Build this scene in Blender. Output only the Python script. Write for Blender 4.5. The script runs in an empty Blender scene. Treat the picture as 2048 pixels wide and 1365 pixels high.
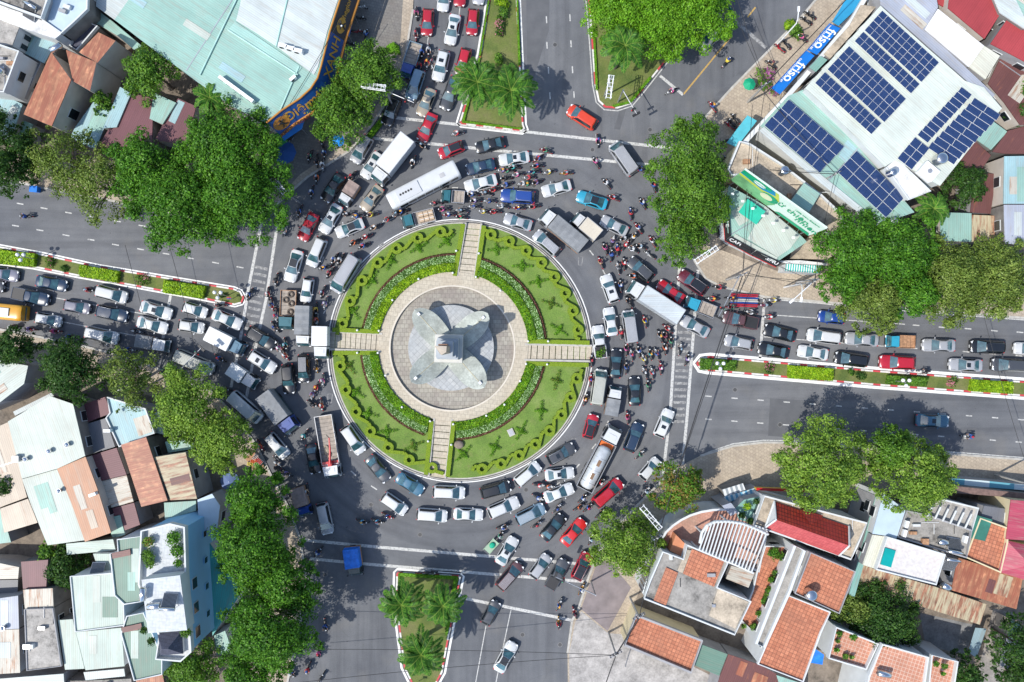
import bpy, math, random
import numpy as np
from mathutils import Vector, Matrix
R = math.radians
random.seed(7)
rng = np.random.default_rng(11)
SC = bpy.context.scene
COL = SC.collection

# ---------------------------------------------------------------- camera, world, sun, exposure
H = 115.0                         # height of the drone above the road
LENS = 28.0
PXM = 36.0 / LENS * H / 2048.0    # metres per photo pixel on the ground
cam_d = bpy.data.cameras.new("camera"); cam_d.lens = LENS; cam_d.sensor_width = 36.0
cam_d.clip_end = 2000.0; cam_d.clip_start = 1.0
cam = bpy.data.objects.new("camera", cam_d); COL.objects.link(cam)
cam.location = (0, 0, H); cam.rotation_euler = (0, 0, 0)
SC.camera = cam
SUN_EL, SUN_AZ = R(55), R(28)     # light travels towards +x, turned SUN_AZ towards +y
world = bpy.data.worlds.new("World"); SC.world = world; world.use_nodes = True
nt = world.node_tree
sky = nt.nodes.new('ShaderNodeTexSky'); sky.sky_type = 'NISHITA'; sky.sun_disc = False
sky.sun_elevation = SUN_EL
sky.sun_rotation = math.atan2(-math.cos(SUN_AZ), -math.sin(SUN_AZ))
nt.links.new(sky.outputs[0], nt.nodes['Background'].inputs[0])
nt.nodes['Background'].inputs[1].default_value = 0.15
sun_d = bpy.data.lights.new("sun", 'SUN'); sun_d.energy = 3.3; sun_d.angle = R(0.5); sun_d.color = (1, 0.955, 0.88)
sun = bpy.data.objects.new("sun", sun_d); COL.objects.link(sun)
dirv = Vector((math.cos(SUN_AZ) * math.cos(SUN_EL), math.sin(SUN_AZ) * math.cos(SUN_EL), -math.sin(SUN_EL)))
sun.rotation_euler = dirv.to_track_quat('-Z', 'Y').to_euler()
sun.location = (-60, -40, 100)
SC.view_settings.view_transform = 'Standard'; SC.view_settings.look = 'None'
SC.view_settings.gamma = 1.0; SC.view_settings.exposure = 0.54; SC.view_settings.use_curve_mapping = False

# ---------------------------------------------------------------- helpers
def P(x, y, z=0.0):
    k = PXM * (H - z) / H
    return ((x - 1024.0) * k, -(y - 682.5) * k, z)

class MB:
    """collects faces of several materials into one mesh"""
    def __init__(s): s.v = []; s.f = []; s.m = []; s.sm = []
    def add(s, vs, fs, m=0, smooth=False):
        n = len(s.v); s.v += [tuple(v) for v in vs]
        for f in fs: s.f.append([i + n for i in f]); s.m.append(m); s.sm.append(smooth)
    def box(s, c, d, m=0, rz=0.0, tilt=None):
        hx, hy, hz = d[0] / 2, d[1] / 2, d[2] / 2
        pts = [Vector((sx * hx, sy * hy, sz * hz)) for sz in (-1, 1) for sy in (-1, 1) for sx in (-1, 1)]
        M = Matrix.Rotation(rz, 3, 'Z')
        if tilt is not None: M = M @ Matrix.Rotation(tilt, 3, 'Y')
        pts = [M @ p + Vector(c) for p in pts]
        s.add(pts, [(0, 2, 3, 1), (4, 5, 7, 6), (0, 1, 5, 4), (2, 6, 7, 3), (0, 4, 6, 2), (1, 3, 7, 5)], m)
    def prism(s, poly, z0, z1, m=0, mt=None, bottom=False):
        """poly: list of (x,y) world or (x,y,ztop)"""
        a = sum(poly[i][0] * poly[(i + 1) % len(poly)][1] - poly[(i + 1) % len(poly)][0] * poly[i][1] for i in range(len(poly)))
        if a < 0: poly = poly[::-1]
        n = len(poly)
        vs = [(p[0], p[1], z0) for p in poly] + [(p[0], p[1], p[2] if len(p) > 2 and z1 is None else z1) for p in poly]
        s.add(vs, [(i, (i + 1) % n, (i + 1) % n + n, i + n) for i in range(n)], m)
        s.add(vs[n:], [tuple(range(n))], m if mt is None else mt)
        if bottom: s.add(vs[:n], [tuple(range(n))[::-1]], m)
    def tube(s, pts, rad, seg=6, m=0, cap=True, smooth=True):
        pts = [Vector(p) for p in pts]
        if not isinstance(rad, (list, tuple)): rad = [rad] * len(pts)
        rings = []
        for i, p in enumerate(pts):
            d = (pts[min(i + 1, len(pts) - 1)] - pts[max(i - 1, 0)])
            if d.length < 1e-6: d = Vector((0, 0, 1))
            d.normalize()
            up = Vector((0, 0, 1)) if abs(d.z) < .9 else Vector((1, 0, 0))
            a = d.cross(up).normalized(); b = d.cross(a)
            rings.append([p + (a * math.cos(t) + b * math.sin(t)) * rad[i] for t in [2 * math.pi * k / seg for k in range(seg)]])
        vs = [q for r in rings for q in r]
        fs = [(i * seg + k, i * seg + (k + 1) % seg, (i + 1) * seg + (k + 1) % seg, (i + 1) * seg + k) for i in range(len(pts) - 1) for k in range(seg)]
        s.add(vs, fs, m, smooth)
        if cap:
            s.add(rings[0], [tuple(range(seg))], m); s.add(rings[-1], [tuple(range(seg))[::-1]], m)
    def ball(s, c, r, m=0, seg=8, rings=5, sq=(1, 1, 1)):
        vs = []; fs = []
        for i in range(rings + 1):
            ph = math.pi * i / rings
            for k in range(seg):
                t = 2 * math.pi * k / seg
                vs.append((c[0] + r * sq[0] * math.sin(ph) * math.cos(t), c[1] + r * sq[1] * math.sin(ph) * math.sin(t), c[2] + r * sq[2] * math.cos(ph)))
        for i in range(rings):
            for k in range(seg):
                fs.append((i * seg + k, (i + 1) * seg + k, (i + 1) * seg + (k + 1) % seg, i * seg + (k + 1) % seg))
        s.add(vs, fs, m, True)
    def cyl(s, c, r, h, m=0, seg=12, mt=None, r2=None):
        r2 = r if r2 is None else r2
        vs = [(c[0] + rr * math.cos(2 * math.pi * k / seg), c[1] + rr * math.sin(2 * math.pi * k / seg), z) for z, rr in ((c[2], r), (c[2] + h, r2)) for k in range(seg)]
        s.add(vs, [(k, (k + 1) % seg, (k + 1) % seg + seg, k + seg) for k in range(seg)], m, True)
        s.add(vs[seg:], [tuple(range(seg))], m if mt is None else mt)
    def strip(s, pts, w, z0, z1, m=0, closed=False, mt=None, noise=0):
        """a wall/hedge of width w following pts (2d)"""
        n = len(pts); L = []; Rr = []
        for i in range(n):
            a = Vector(pts[(i - 1) % n] if closed or i > 0 else pts[0]); b = Vector(pts[(i + 1) % n] if closed or i < n - 1 else pts[-1])
            d = (b - a); d = d.normalized() if d.length > 1e-9 else Vector((1, 0))
            nr = Vector((-d.y, d.x)); p = Vector(pts[i])
            k = w / 2 * (1 + (random.uniform(-noise, noise) if noise else 0))
            L.append(p + nr * k); Rr.append(p - nr * k)
        vs = []
        for i in range(n):
            dz = random.uniform(-noise, noise) * (z1 - z0) * .4 if noise else 0
            vs += [(L[i].x, L[i].y, z0), (L[i].x, L[i].y, z1 + dz), (Rr[i].x, Rr[i].y, z1 + dz), (Rr[i].x, Rr[i].y, z0)]
        fs = []; mm = []
        rngi = range(n) if closed else range(n - 1)
        for i in rngi:
            a = 4 * i; b = 4 * ((i + 1) % n)
            s.add([], [], m)
            for q in range(3):
                fs.append((a + q, a + q + 1, b + q + 1, b + q)[::-1]); mm.append((mt if mt is not None and q == 1 else m))
        k = len(s.v); s.v += vs
        for f, q in zip(fs, mm): s.f.append([i + k for i in f]); s.m.append(q); s.sm.append(False)
        if not closed:
            s.f.append([k + 0, k + 1, k + 2, k + 3]); s.m.append(m); s.sm.append(False)
            e = k + 4 * (n - 1); s.f.append([e + 3, e + 2, e + 1, e]); s.m.append(m); s.sm.append(False)
    def mesh(s, name, mats):
        me = bpy.data.meshes.new(name)
        me.from_pydata(s.v, [], s.f)
        for m in (mats if isinstance(mats, (list, tuple)) else [mats]): me.materials.append(m)
        me.polygons.foreach_set('material_index', s.m)
        me.polygons.foreach_set('use_smooth', s.sm)
        me.update()
        return me
    def build(s, name, mats, parent=None, loc=None):
        o = bpy.data.objects.new(name, s.mesh(name, mats)); COL.objects.link(o)
        if parent: o.parent = parent
        if loc: o.location = loc
        return o

def tag(o, label=None, cat=None, group=None, kind=None):
    if label: o['label'] = label
    if cat: o['category'] = cat
    if group: o['group'] = group
    if kind: o['kind'] = kind
    return o
def empty(name, loc=(0, 0, 0), rz=0.0):
    o = bpy.data.objects.new(name, None); COL.objects.link(o); o.location = loc; o.rotation_euler = (0, 0, rz)
    o.empty_display_size = .3
    return o
def part(name, mesh, parent, loc=None, rot=None, mat=None):
    o = bpy.data.objects.new(name, mesh); COL.objects.link(o); o.parent = parent
    if loc: o.location = loc
    if rot: o.rotation_euler = rot
    if mat is not None:
        o.material_slots[0].link = 'OBJECT'; o.material_slots[0].material = mat
    return o
def recenter(root, objs):
    """move root empty to sit at given place while children keep world coords (children built in world space)"""
    inv = Vector(root.location)
    for o in objs: o.location = Vector(o.location) - inv

# ---------------------------------------------------------------- materials
MC = {}
def newmat(name):
    m = bpy.data.materials.new(name); m.use_nodes = True
    return m, m.node_tree, m.node_tree.nodes['Principled BSDF']
def N(t, kind, **kw):
    n = t.nodes.new(kind)
    for k, v in kw.items(): setattr(n, k, v)
    return n
def ramp(t, fac, stops):
    r = N(t, 'ShaderNodeValToRGB'); e = r.color_ramp.elements
    e[0].position, e[0].color = stops[0][0], (*stops[0][1], 1); e[1].position, e[1].color = stops[-1][0], (*stops[-1][1], 1)
    for p, c in stops[1:-1]:
        q = e.new(p); q.color = (*c, 1)
    t.links.new(fac, r.inputs[0]); return r.outputs[0]
def wpos(t, rz=0.0, scale=(1, 1, 1)):
    g = N(t, 'ShaderNodeNewGeometry'); mp = N(t, 'ShaderNodeMapping'); mp.vector_type = 'TEXTURE' if False else 'POINT'
    mp.inputs['Rotation'].default_value = (0, 0, rz); mp.inputs['Scale'].default_value = scale
    t.links.new(g.outputs['Position'], mp.inputs[0]); return mp.outputs[0]
def noise(t, vec, scale, detail=4, rough=.55):
    n = N(t, 'ShaderNodeTexNoise'); n.inputs['Scale'].default_value = scale; n.inputs['Detail'].default_value = detail
    n.inputs['Roughness'].default_value = rough; t.links.new(vec, n.inputs[0]); return n.outputs[0]
def mix(t, fac, a, b, mode='MIX'):
    m = N(t, 'ShaderNodeMix', data_type='RGBA', blend_type=mode)
    for sock, v in ((m.inputs[0], fac), (m.inputs[6], a), (m.inputs[7], b)):
        if isinstance(v, (int, float)): sock.default_value = v
        elif isinstance(v, tuple): sock.default_value = (*v, 1)
        else: t.links.new(v, sock)
    return m.outputs[2]
def bump(t, b, h, strength, dist=.05):
    n = N(t, 'ShaderNodeBump'); n.inputs['Strength'].default_value = strength; n.inputs['Distance'].default_value = dist
    t.links.new(h, n.inputs['Height']); t.links.new(n.outputs[0], b.inputs['Normal'])
def sc(c, k): return tuple(min(1, x * k) for x in c)
def plain(name, c, rough=.6, metal=0.0, var=.12, vs=.6, coat=0):
    key = ('p', name)
    if key in MC: return MC[key]
    m, t, b = newmat(name); v = wpos(t)
    n = noise(t, v, vs)
    t.links.new(ramp(t, n, [(.3, sc(c, 1 - var)), (.7, sc(c, 1 + var))]), b.inputs['Base Color'])
    b.inputs['Roughness'].default_value = rough; b.inputs['Metallic'].default_value = metal
    if coat: b.inputs['Coat Weight'].default_value = coat; b.inputs['Coat Roughness'].default_value = .05
    MC[key] = m; return m
def paint(name, c):
    key = ('paint', name)
    if key in MC: return MC[key]
    m, t, b = newmat('paint_' + name); oi = N(t, 'ShaderNodeObjectInfo')
    tc = N(t, 'ShaderNodeTexCoord'); n = noise(t, tc.outputs['Object'], 1.3, 5)
    col = ramp(t, n, [(.3, sc(c, .88)), (.7, c)])
    t.links.new(mix(t, oi.outputs['Random'], col, sc(c, .8)), b.inputs['Base Color'])
    b.inputs['Roughness'].default_value = .32; b.inputs['Coat Weight'].default_value = .7; b.inputs['Coat Roughness'].default_value = .06
    if name in ('silver', 'grey', 'gold', 'lightblue'): b.inputs['Metallic'].default_value = .12
    MC[key] = m; return m
def asphalt():
    m, t, b = newmat('asphalt'); v = wpos(t)
    big = noise(t, v, .035, 5, .6); mid = noise(t, v, .35, 6, .65); fine = noise(t, v, 9, 3)
    c = ramp(t, big, [(.32, (.106, .112, .124)), (.5, (.126, .132, .143)), (.68, (.156, .16, .168))])
    c = mix(t, .8, c, ramp(t, mid, [(.3, (.8, .8, .81)), (.75, (1.16, 1.15, 1.13))]), 'MULTIPLY')
    c = mix(t, .75, c, ramp(t, fine, [(.25, (.72, .72, .73)), (.8, (1.2, 1.2, 1.2))]), 'MULTIPLY')
    # cracks and patches
    vo = N(t, 'ShaderNodeTexVoronoi'); vo.feature = 'DISTANCE_TO_EDGE'; vo.inputs['Scale'].default_value = .11
    dn = N(t, 'ShaderNodeTexNoise'); dn.inputs['Scale'].default_value = .5; dn.inputs['Detail'].default_value = 6
    t.links.new(v, dn.inputs[0]); wv = mix(t, .35, v, dn.outputs[1], 'ADD'); t.links.new(wv, vo.inputs[0])
    c = mix(t, ramp(t, vo.outputs[0], [(0.0, (.28, .28, .28)), (.004, (0, 0, 0))]), c, (.07, .071, .075))
    # tyre-polished tracks: circular round the island, straight along the roads
    sp = N(t, 'ShaderNodeSeparateXYZ'); t.links.new(v, sp.inputs[0])
    def mth(op, a, b=None):
        n_ = N(t, 'ShaderNodeMath', operation=op)
        for s_, q_ in zip(n_.inputs, (a, b)):
            if q_ is None: continue
            if isinstance(q_, (int, float)): s_.default_value = q_
            else: t.links.new(q_, s_)
        return n_.outputs[0]
    dx, dy = mth('ADD', sp.outputs[0], 104 * PXM), mth('ADD', sp.outputs[1], 19.5 * PXM)
    rad = mth('SQRT', mth('ADD', mth('MULTIPLY', dx, dx), mth('MULTIPLY', dy, dy))); ang = mth('ARCTAN2', dy, dx)
    cb = N(t, 'ShaderNodeCombineXYZ'); t.links.new(mth('MULTIPLY', rad, .55), cb.inputs[0]); t.links.new(mth('MULTIPLY', ang, 1.2), cb.inputs[1])
    ring_n = noise(t, cb.outputs[0], 1.0, 5, .6)
    m1 = N(t, 'ShaderNodeMapping'); m1.inputs['Scale'].default_value = (.03, .6, 1); m1.inputs['Rotation'].default_value = (0, 0, .1); t.links.new(v, m1.inputs[0]); h_n = noise(t, m1.outputs[0], 1.0, 5, .6)
    m2 = N(t, 'ShaderNodeMapping'); m2.inputs['Scale'].default_value = (.6, .03, 1); t.links.new(v, m2.inputs[0]); v_n = noise(t, m2.outputs[0], 1.0, 5, .6)
    tv = [(.34, (.78, .78, .79)), (.5, (1, 1, 1)), (.68, (1.16, 1.155, 1.13))]
    far = ramp(t, rad, [(0, (0, 0, 0)), (1, (1, 1, 1))]); mr = N(t, 'ShaderNodeMapRange'); t.links.new(rad, mr.inputs[0]); mr.inputs[1].default_value = 30; mr.inputs[2].default_value = 40
    ay = mth('ABSOLUTE', dy); ax = mth('ABSOLUTE', dx); isv = mth('GREATER_THAN', ay, ax)
    hv = mix(t, isv, ramp(t, h_n, tv), ramp(t, v_n, tv)); c = mix(t, .95, c, mix(t, mr.outputs[0], ramp(t, ring_n, tv), hv), 'MULTIPLY')
    st = noise(t, v, .16, 3); oil = noise(t, v, 1.7, 2)
    c = mix(t, ramp(t, oil, [(.70, (0, 0, 0)), (.78, (.65, .65, .65))]), c, (.05, .05, .055))
    c = mix(t, ramp(t, st, [(.58, (0, 0, 0)), (.78, (.35, .35, .35))]), c, (.2, .185, .16))
    t.links.new(c, b.inputs['Base Color']); b.inputs['Roughness'].default_value = .85
    bump(t, b, fine, .4, .02); return m
def pavers(name, c1, c2, mortar, size=.5, rz=0.4, dirt=(.25, .2, .15), row=.5, mort=.045):
    key = ('pv', name)
    if key in MC: return MC[key]
    m, t, b = newmat(name); v = wpos(t, rz)
    br = N(t, 'ShaderNodeTexBrick'); br.inputs['Scale'].default_value = 1.0; br.offset = row
    br.inputs['Brick Width'].default_value = size; br.inputs['Row Height'].default_value = size
    br.inputs['Mortar Size'].default_value = size * mort
    br.inputs['Color1'].default_value = (*c1, 1); br.inputs['Color2'].default_value = (*c2, 1); br.inputs['Mortar'].default_value = (*mortar, 1)
    t.links.new(v, br.inputs[0]); n = noise(t, v, .25, 6, .65); n2 = noise(t, v, 2.5, 5)
    c = mix(t, ramp(t, n, [(.45, (0, 0, 0)), (.75, (.75, .75, .75))]), br.outputs[0], dirt)
    c = mix(t, .7, c, ramp(t, n2, [(.3, (.78, .78, .78)), (.7, (1.12, 1.12, 1.12))]), 'MULTIPLY')
    t.links.new(c, b.inputs['Base Color']); b.inputs['Roughness'].default_value = .8
    MC[key] = m; return m
def sheet(name, c, rz=0.0, rust=0.0, rustc=(.23, .085, .045), pitch=.28, dark=.82, streak=1.0):
    """corrugated metal roofing; corrugations run along direction rz (radians, world)"""
    key = ('sh', name, round(rz, 2))
    if key in MC: return MC[key]
    m, t, b = newmat(name); v = wpos(t, -rz)
    sep = N(t, 'ShaderNodeSeparateXYZ'); t.links.new(v, sep.inputs[0])
    def band(width, lo):
        a = N(t, 'ShaderNodeMath', operation='MULTIPLY'); a.inputs[1].default_value = 1 / width; t.links.new(sep.outputs[1], a.inputs[0])
        f = N(t, 'ShaderNodeMath', operation='PINGPONG'); f.inputs[1].default_value = .5; t.links.new(a.outputs[0], f.inputs[0])
        return f.outputs[0], a.outputs[0]
    rib, _ = band(pitch, 0); _, shid = band(1.05, 0)
    fl = N(t, 'ShaderNodeMath', operation='FLOOR'); t.links.new(shid, fl.inputs[0])
    wn = N(t, 'ShaderNodeTexWhiteNoise', noise_dimensions='1D'); t.links.new(fl.outputs[0], wn.inputs['W'])
    col = mix(t, wn.outputs[0], sc(c, .93), sc(c, 1.05))
    col = mix(t, .8, col, ramp(t, rib, [(0.0, (.78, .78, .78)), (.2, (1, 1, 1))]), 'MULTIPLY')
    fr = N(t, 'ShaderNodeMath', operation='FRACT'); t.links.new(shid, fr.inputs[0])
    col = mix(t, ramp(t, fr.outputs[0], [(0.0, (.5, .5, .5)), (.07, (0, 0, 0))]), col, sc(c, .55))
    mp = N(t, 'ShaderNodeMapping'); mp.inputs['Scale'].default_value = (.35 * streak, 2.6, 1); t.links.new(v, mp.inputs[0])
    n = noise(t, mp.outputs[0], 1.0, 7, .62); n2 = noise(t, v, .25, 5)
    col = mix(t, .85, col, ramp(t, n2, [(.3, (dark, dark, dark)), (.7, (1.08, 1.08, 1.08))]), 'MULTIPLY')
    if rust > 0:
        lo = .78 - .55 * rust
        f = ramp(t, n, [(lo, (0, 0, 0)), (min(lo + .16, .95), (1, 1, 1))])
        n3 = noise(t, v, 1.4, 6); rc = ramp(t, n3, [(.3, sc(rustc, .6)), (.55, rustc), (.75, sc(rustc, 1.7))])
        col = mix(t, f, col, rc)
    else:
        col = mix(t, ramp(t, n, [(.5, (0, 0, 0)), (.75, (.5, .5, .5))]), col, sc((.36, .31, .25), .5 + c[0]))
    t.links.new(col, b.inputs['Base Color']); b.inputs['Roughness'].default_value = .55
    bump(t, b, rib, .35, .04)
    MC[key] = m; return m
def concrete(name, c, stain=.5):
    key = ('cc', name)
    if key in MC: return MC[key]
    m, t, b = newmat(name); v = wpos(t); n = noise(t, v, .5, 8, .7); n2 = noise(t, v, 4, 4)
    col = ramp(t, n, [(.34, sc(c, .35 + .4 * (1 - stain))), (.47, sc(c, .85)), (.66, sc(c, 1.2))])
    col = mix(t, .6, col, ramp(t, n2, [(.3, (.8, .8, .8)), (.7, (1.1, 1.1, 1.1))]), 'MULTIPLY')
    t.links.new(col, b.inputs['Base Color']); b.inputs['Roughness'].default_value = .85
    MC[key] = m; return m
def grass(name, c1, c2, c3):
    m, t, b = newmat(name); v = wpos(t); n = noise(t, v, .3, 5); n2 = noise(t, v, 6, 4)
    col = ramp(t, n, [(.3, c1), (.5, c2), (.72, c3)])
    wr = noise(t, v, .9, 6, .7); col = mix(t, ramp(t, wr, [(.54, (0, 0, 0)), (.72, (.55, .55, .55))]), col, (.19, .19, .075))
    col = mix(t, .8, col, ramp(t, n2, [(.3, (.7, .7, .7)), (.7, (1.22, 1.22, 1.1))]), 'MULTIPLY')
    t.links.new(col, b.inputs['Base Color']); b.inputs['Roughness'].default_value = .9
    bump(t, b, n2, .6, .05); return m
def leafmat(name, c, tr=.35, gloss=.45):
    key = ('leaf', name)
    if key in MC: return MC[key]
    m, t, b = newmat(name); v = wpos(t); n = noise(t, v, .9, 3); c = (c[0] * 1.2, min(1, c[1] * 1.38), c[2] * .95)
    col = ramp(t, n, [(.3, sc(c, .72)), (.7, sc(c, 1.25))])
    t.links.new(col, b.inputs['Base Color']); b.inputs['Roughness'].default_value = gloss; b.inputs['Specular IOR Level'].default_value = .22
    tb = N(t, 'ShaderNodeBsdfTranslucent'); t.links.new(mix(t, .5, col, (c[0] * 1.6, c[1] * 1.5, c[2] * .6)), tb.inputs[0])
    ms = N(t, 'ShaderNodeMixShader'); ms.inputs[0].default_value = tr
    t.links.new(b.outputs[0], ms.inputs[1]); t.links.new(tb.outputs[0], ms.inputs[2])
    t.links.new(ms.outputs[0], t.nodes['Material Output'].inputs[0])
    MC[key] = m; return m
def stripes(name, ca, cb, w, rz):
    m, t, b = newmat(name); v = wpos(t, -rz); sep = N(t, 'ShaderNodeSeparateXYZ'); t.links.new(v, sep.inputs[0])
    a = N(t, 'ShaderNodeMath', operation='MULTIPLY'); a.inputs[1].default_value = 1 / w; t.links.new(sep.outputs[0], a.inputs[0])
    f = N(t, 'ShaderNodeMath', operation='PINGPONG'); f.inputs[1].default_value = .5; t.links.new(a.outputs[0], f.inputs[0])
    r = N(t, 'ShaderNodeValToRGB'); r.color_ramp.interpolation = 'CONSTANT'; r.color_ramp.elements[0].color = (*ca, 1)
    r.color_ramp.elements[1].position = .25; r.color_ramp.elements[1].color = (*cb, 1)
    t.links.new(f.outputs[0], r.inputs[0]); t.links.new(r.outputs[0], b.inputs['Base Color']); b.inputs['Roughness'].default_value = .6
    return m

M_ASPH = asphalt()
M_LINE, _t, _b = newmat('road_paint')
_v = wpos(_t); _n = noise(_t, _v, 3.5, 6, .7)
_t.links.new(ramp(_t, _n, [(.34, (.2, .2, .2)), (.52, (.5, .5, .48))]), _b.inputs['Base Color']); _b.inputs['Roughness'].default_value = .7
M_LINEB = plain('fresh_white_paint', (.72, .72, .7), .6, var=.1, vs=2)
M_YEL = plain('yellow_road_paint', (.42, .27, .08), .7, var=.2, vs=3)
M_ZEB, _t, _b = newmat('worn_road_paint'); _v = wpos(_t); _n = noise(_t, _v, 2.2, 7, .75)
_t.links.new(ramp(_t, _n, [(.4, (.12, .12, .125)), (.62, (.36, .36, .35))]), _b.inputs['Base Color']); _b.inputs['Roughness'].default_value = .8
M_PAVE = pavers('sidewalk_pavers', (.44, .37, .28), (.37, .31, .24), (.25, .21, .17), .45, .45, (.24, .19, .14))
M_PAVEG = pavers('grey_pavers', (.21, .2, .18), (.17, .16, .15), (.11, .105, .1), .4, .2, (.16, .14, .12))
M_KERB = plain('kerb_concrete', (.4, .385, .35), .8, var=.2, vs=1.5)
M_DIRT = concrete('yard_ground', (.2, .165, .13), .7)
M_GRASS = grass('lawn_grass', (.1, .175, .03), (.135, .22, .04), (.185, .25, .07))
M_GRASS2 = grass('median_grass', (.06, .1, .02), (.12, .15, .035), (.17, .16, .07))
M_PLAZA = pavers('plaza_pavers', (.49, .44, .345), (.44, .395, .31), (.31, .275, .22), .62, .1, (.42, .35, .26))
M_BASIN = pavers('basin_pavers', (.36, .34, .285), (.28, .255, .22), (.17, .155, .13), .62, .0, (.2, .165, .15))
M_STONE = pavers('platform_stone', (.42, .43, .43), (.33, .35, .36), (.25, .26, .27), .66, .78, (.36, .37, .37), 0)
M_PETAL = concrete('petal_stone', (.4, .43, .39), .1)
M_TOWER = plain('pale_granite', (.5, .49, .44), .5, var=.08, vs=.8)
M_BLACK = plain('black_plastic', (.02, .02, .022), .5)
M_RUBBER = plain('tyre_rubber', (.02, .02, .02), .8)
M_METAL = plain('grey_metal', (.42, .43, .45), .4, .6)
M_STEEL = plain('stainless_steel', (.62, .63, .64), .22, 1.0, .05)
M_WHITEP = plain('white_plaster', (.56, .58, .58), .8, var=.07, vs=.7)
M_BEIGE = plain('beige_plaster', (.48, .44, .39), .85, var=.12, vs=.5)
M_CREAM = plain('cream_plaster', (.58, .5, .32), .85, var=.1)
M_BLUEW = plain('blue_plaster', (.24, .5, .74), .8, var=.06, vs=.3)
M_GREYW = plain('grey_plaster', (.3, .3, .31), .85, var=.15)
M_DARK = plain('dark_opening', (.03, .03, .035), .4)
M_WHITEM = plain('white_metal', (.75, .76, .76), .45, var=.04)
M_SOIL = plain('soil', (.13, .07, .045), .95, var=.3, vs=3)
M_BARK = plain('bark', (.12, .095, .075), .9, var=.3, vs=3)
def glassmat():
    m, t, b = newmat('car_glass'); b.inputs['Base Color'].default_value = (.035, .105, .125, 1); b.inputs['Roughness'].default_value = .06
    b.inputs['IOR'].default_value = 2.1
    tc = N(t, 'ShaderNodeTexCoord'); n = noise(t, tc.outputs['Object'], 1.1, 2)
    t.links.new(ramp(t, n, [(.35, (.02, .06, .075)), (.7, (.06, .16, .18))]), b.inputs['Base Color']); return m  # reflected sky painted as teal into the glass base colour
M_GLASS = glassmat()
M_GLASSD, _t, _b = newmat('dark_glass'); _b.inputs['Base Color'].default_value = (.012, .017, .022, 1); _b.inputs['Roughness'].default_value = .08; _b.inputs['IOR'].default_value = 1.7
M_LAMP = plain('lamp_lens', (.75, .77, .78), .2, var=.02)
M_TAIL = plain('tail_lens', (.45, .02, .02), .3, var=.05)
M_SKIN = plain('skin', (.42, .24, .16), .6)
M_TROU = plain('dark_trousers', (.04, .045, .07), .8)
# ---------------------------------------------------------------- ground and roads
def struct(o): o['kind'] = 'structure'; return o
g = MB(); g.add([(-160, -130, 0), (160, -130, 0), (160, 130, 0), (-160, 130, 0)], [(0, 1, 2, 3)])
struct(g.build('road', M_ASPH))
def poly2(pts, z=0): return [P(x, y, z)[:2] for x, y in pts]
def slab(name, pts, mat, z1=.14, z0=-.05, kerb=M_KERB):
    m = MB(); m.prism(poly2(pts), z0, z1, 0, 1); return struct(m.build(name, [kerb, mat]))
PAVE_TL = [(-160, 330), (0, 356), (83, 376), (195, 396), (330, 425), (440, 445), (535, 430), (558, 405), (615, 355), (697, 304), (743, 253), (774, 204), (800, 154), (815, 90), (826, 20), (832, -80), (-160, -80)]
PAVE_TR = [(1690, -80), (1640, -10), (1600, 37), (1534, 105), (1464, 176), (1404, 242), (1375, 300), (1357, 380), (1362, 450), (1385, 516), (1411, 558), (1446, 575), (1528, 594), (1685, 608), (2004, 633), (2200, 648), (2200, -80)]
PAVE_BR = [(1400, 912), (1466, 892), (1527, 885), (1585, 886), (1710, 895), (1885, 907), (2200, 931), (2200, 1450), (1137, 1450), (1135, 1307), (1144, 1241), (1157, 1217), (1175, 1160), (1194, 1111), (1225, 1062), (1280, 1005), (1320, 965), (1355, 935)]
PAVE_BL = [(-160, 630), (0, 659), (77, 674), (125, 683), (230, 708), (310, 735), (375, 765), (424, 784), (472, 832), (514, 892), (545, 956), (575, 1010), (600, 1076), (612, 1150), (600, 1250), (575, 1365), (560, 1450), (-160, 1450)]
slab('pavement', PAVE_TL, M_PAVE); slab('pavement', PAVE_TR, M_PAVE); slab('pavement', PAVE_BR, M_PAVE); slab('pavement', PAVE_BL, M_PAVE)
def sheetz(name, pts, mat, z):
    m = MB(); m.add([(p[0], p[1], z) for p in poly2(pts)][::-1], [tuple(range(len(pts)))]); o = m.build(name, mat)
    return struct(o)
def ground_patch(pts, mat, z=.144, name='ground'): return sheetz(name, pts, mat, z)
# yards behind the pavements
ground_patch([(-160, -80), (700, -80), (660, 110), (640, 180), (540, 260), (480, 300), (300, 330), (0, 305), (-160, 300)], M_DIRT)
ground_patch([(1740, -80), (1700, 0), (1560, 200), (1440, 360), (1440, 500), (1560, 545), (2200, 560), (2200, -80)], M_DIRT)
ground_patch([(1300, 1120), (1400, 1030), (1500, 1000), (1900, 975), (2200, 990), (2200, 1450), (1230, 1450), (1250, 1260)], M_DIRT)
ground_patch([(-160, 760), (120, 740), (330, 800), (470, 960), (520, 1100), (500, 1450), (-160, 1450)], M_DIRT)
ground_patch([(560, 395), (600, 350), (690, 290), (735, 240), (765, 195), (790, 150), (800, 100), (810, -60), (700, -60), (665, 120), (600, 230), (540, 290)], M_PAVEG, .148, 'pavement')
ground_patch([(1196, 1120), (1180, 1165), (1162, 1218), (1215, 1262), (1262, 1175), (1225, 1130)], plain('worn_purple_concrete', (.2, .17, .17), .85, var=.2), .148)
ground_patch([(1150, 1245), (1162, 1222), (1216, 1266), (1262, 1270), (1420, 1350), (1420, 1450), (1140, 1450), (1138, 1307)], concrete('pale_concrete_yard', (.38, .36, .34), .4), .148)
ground_patch([(1985, 1217), (2030, 1225), (1988, 1420), (1900, 1420), (1955, 1340)], concrete('lane_concrete', (.26, .24, .22), .3), .152, 'lane')
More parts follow.
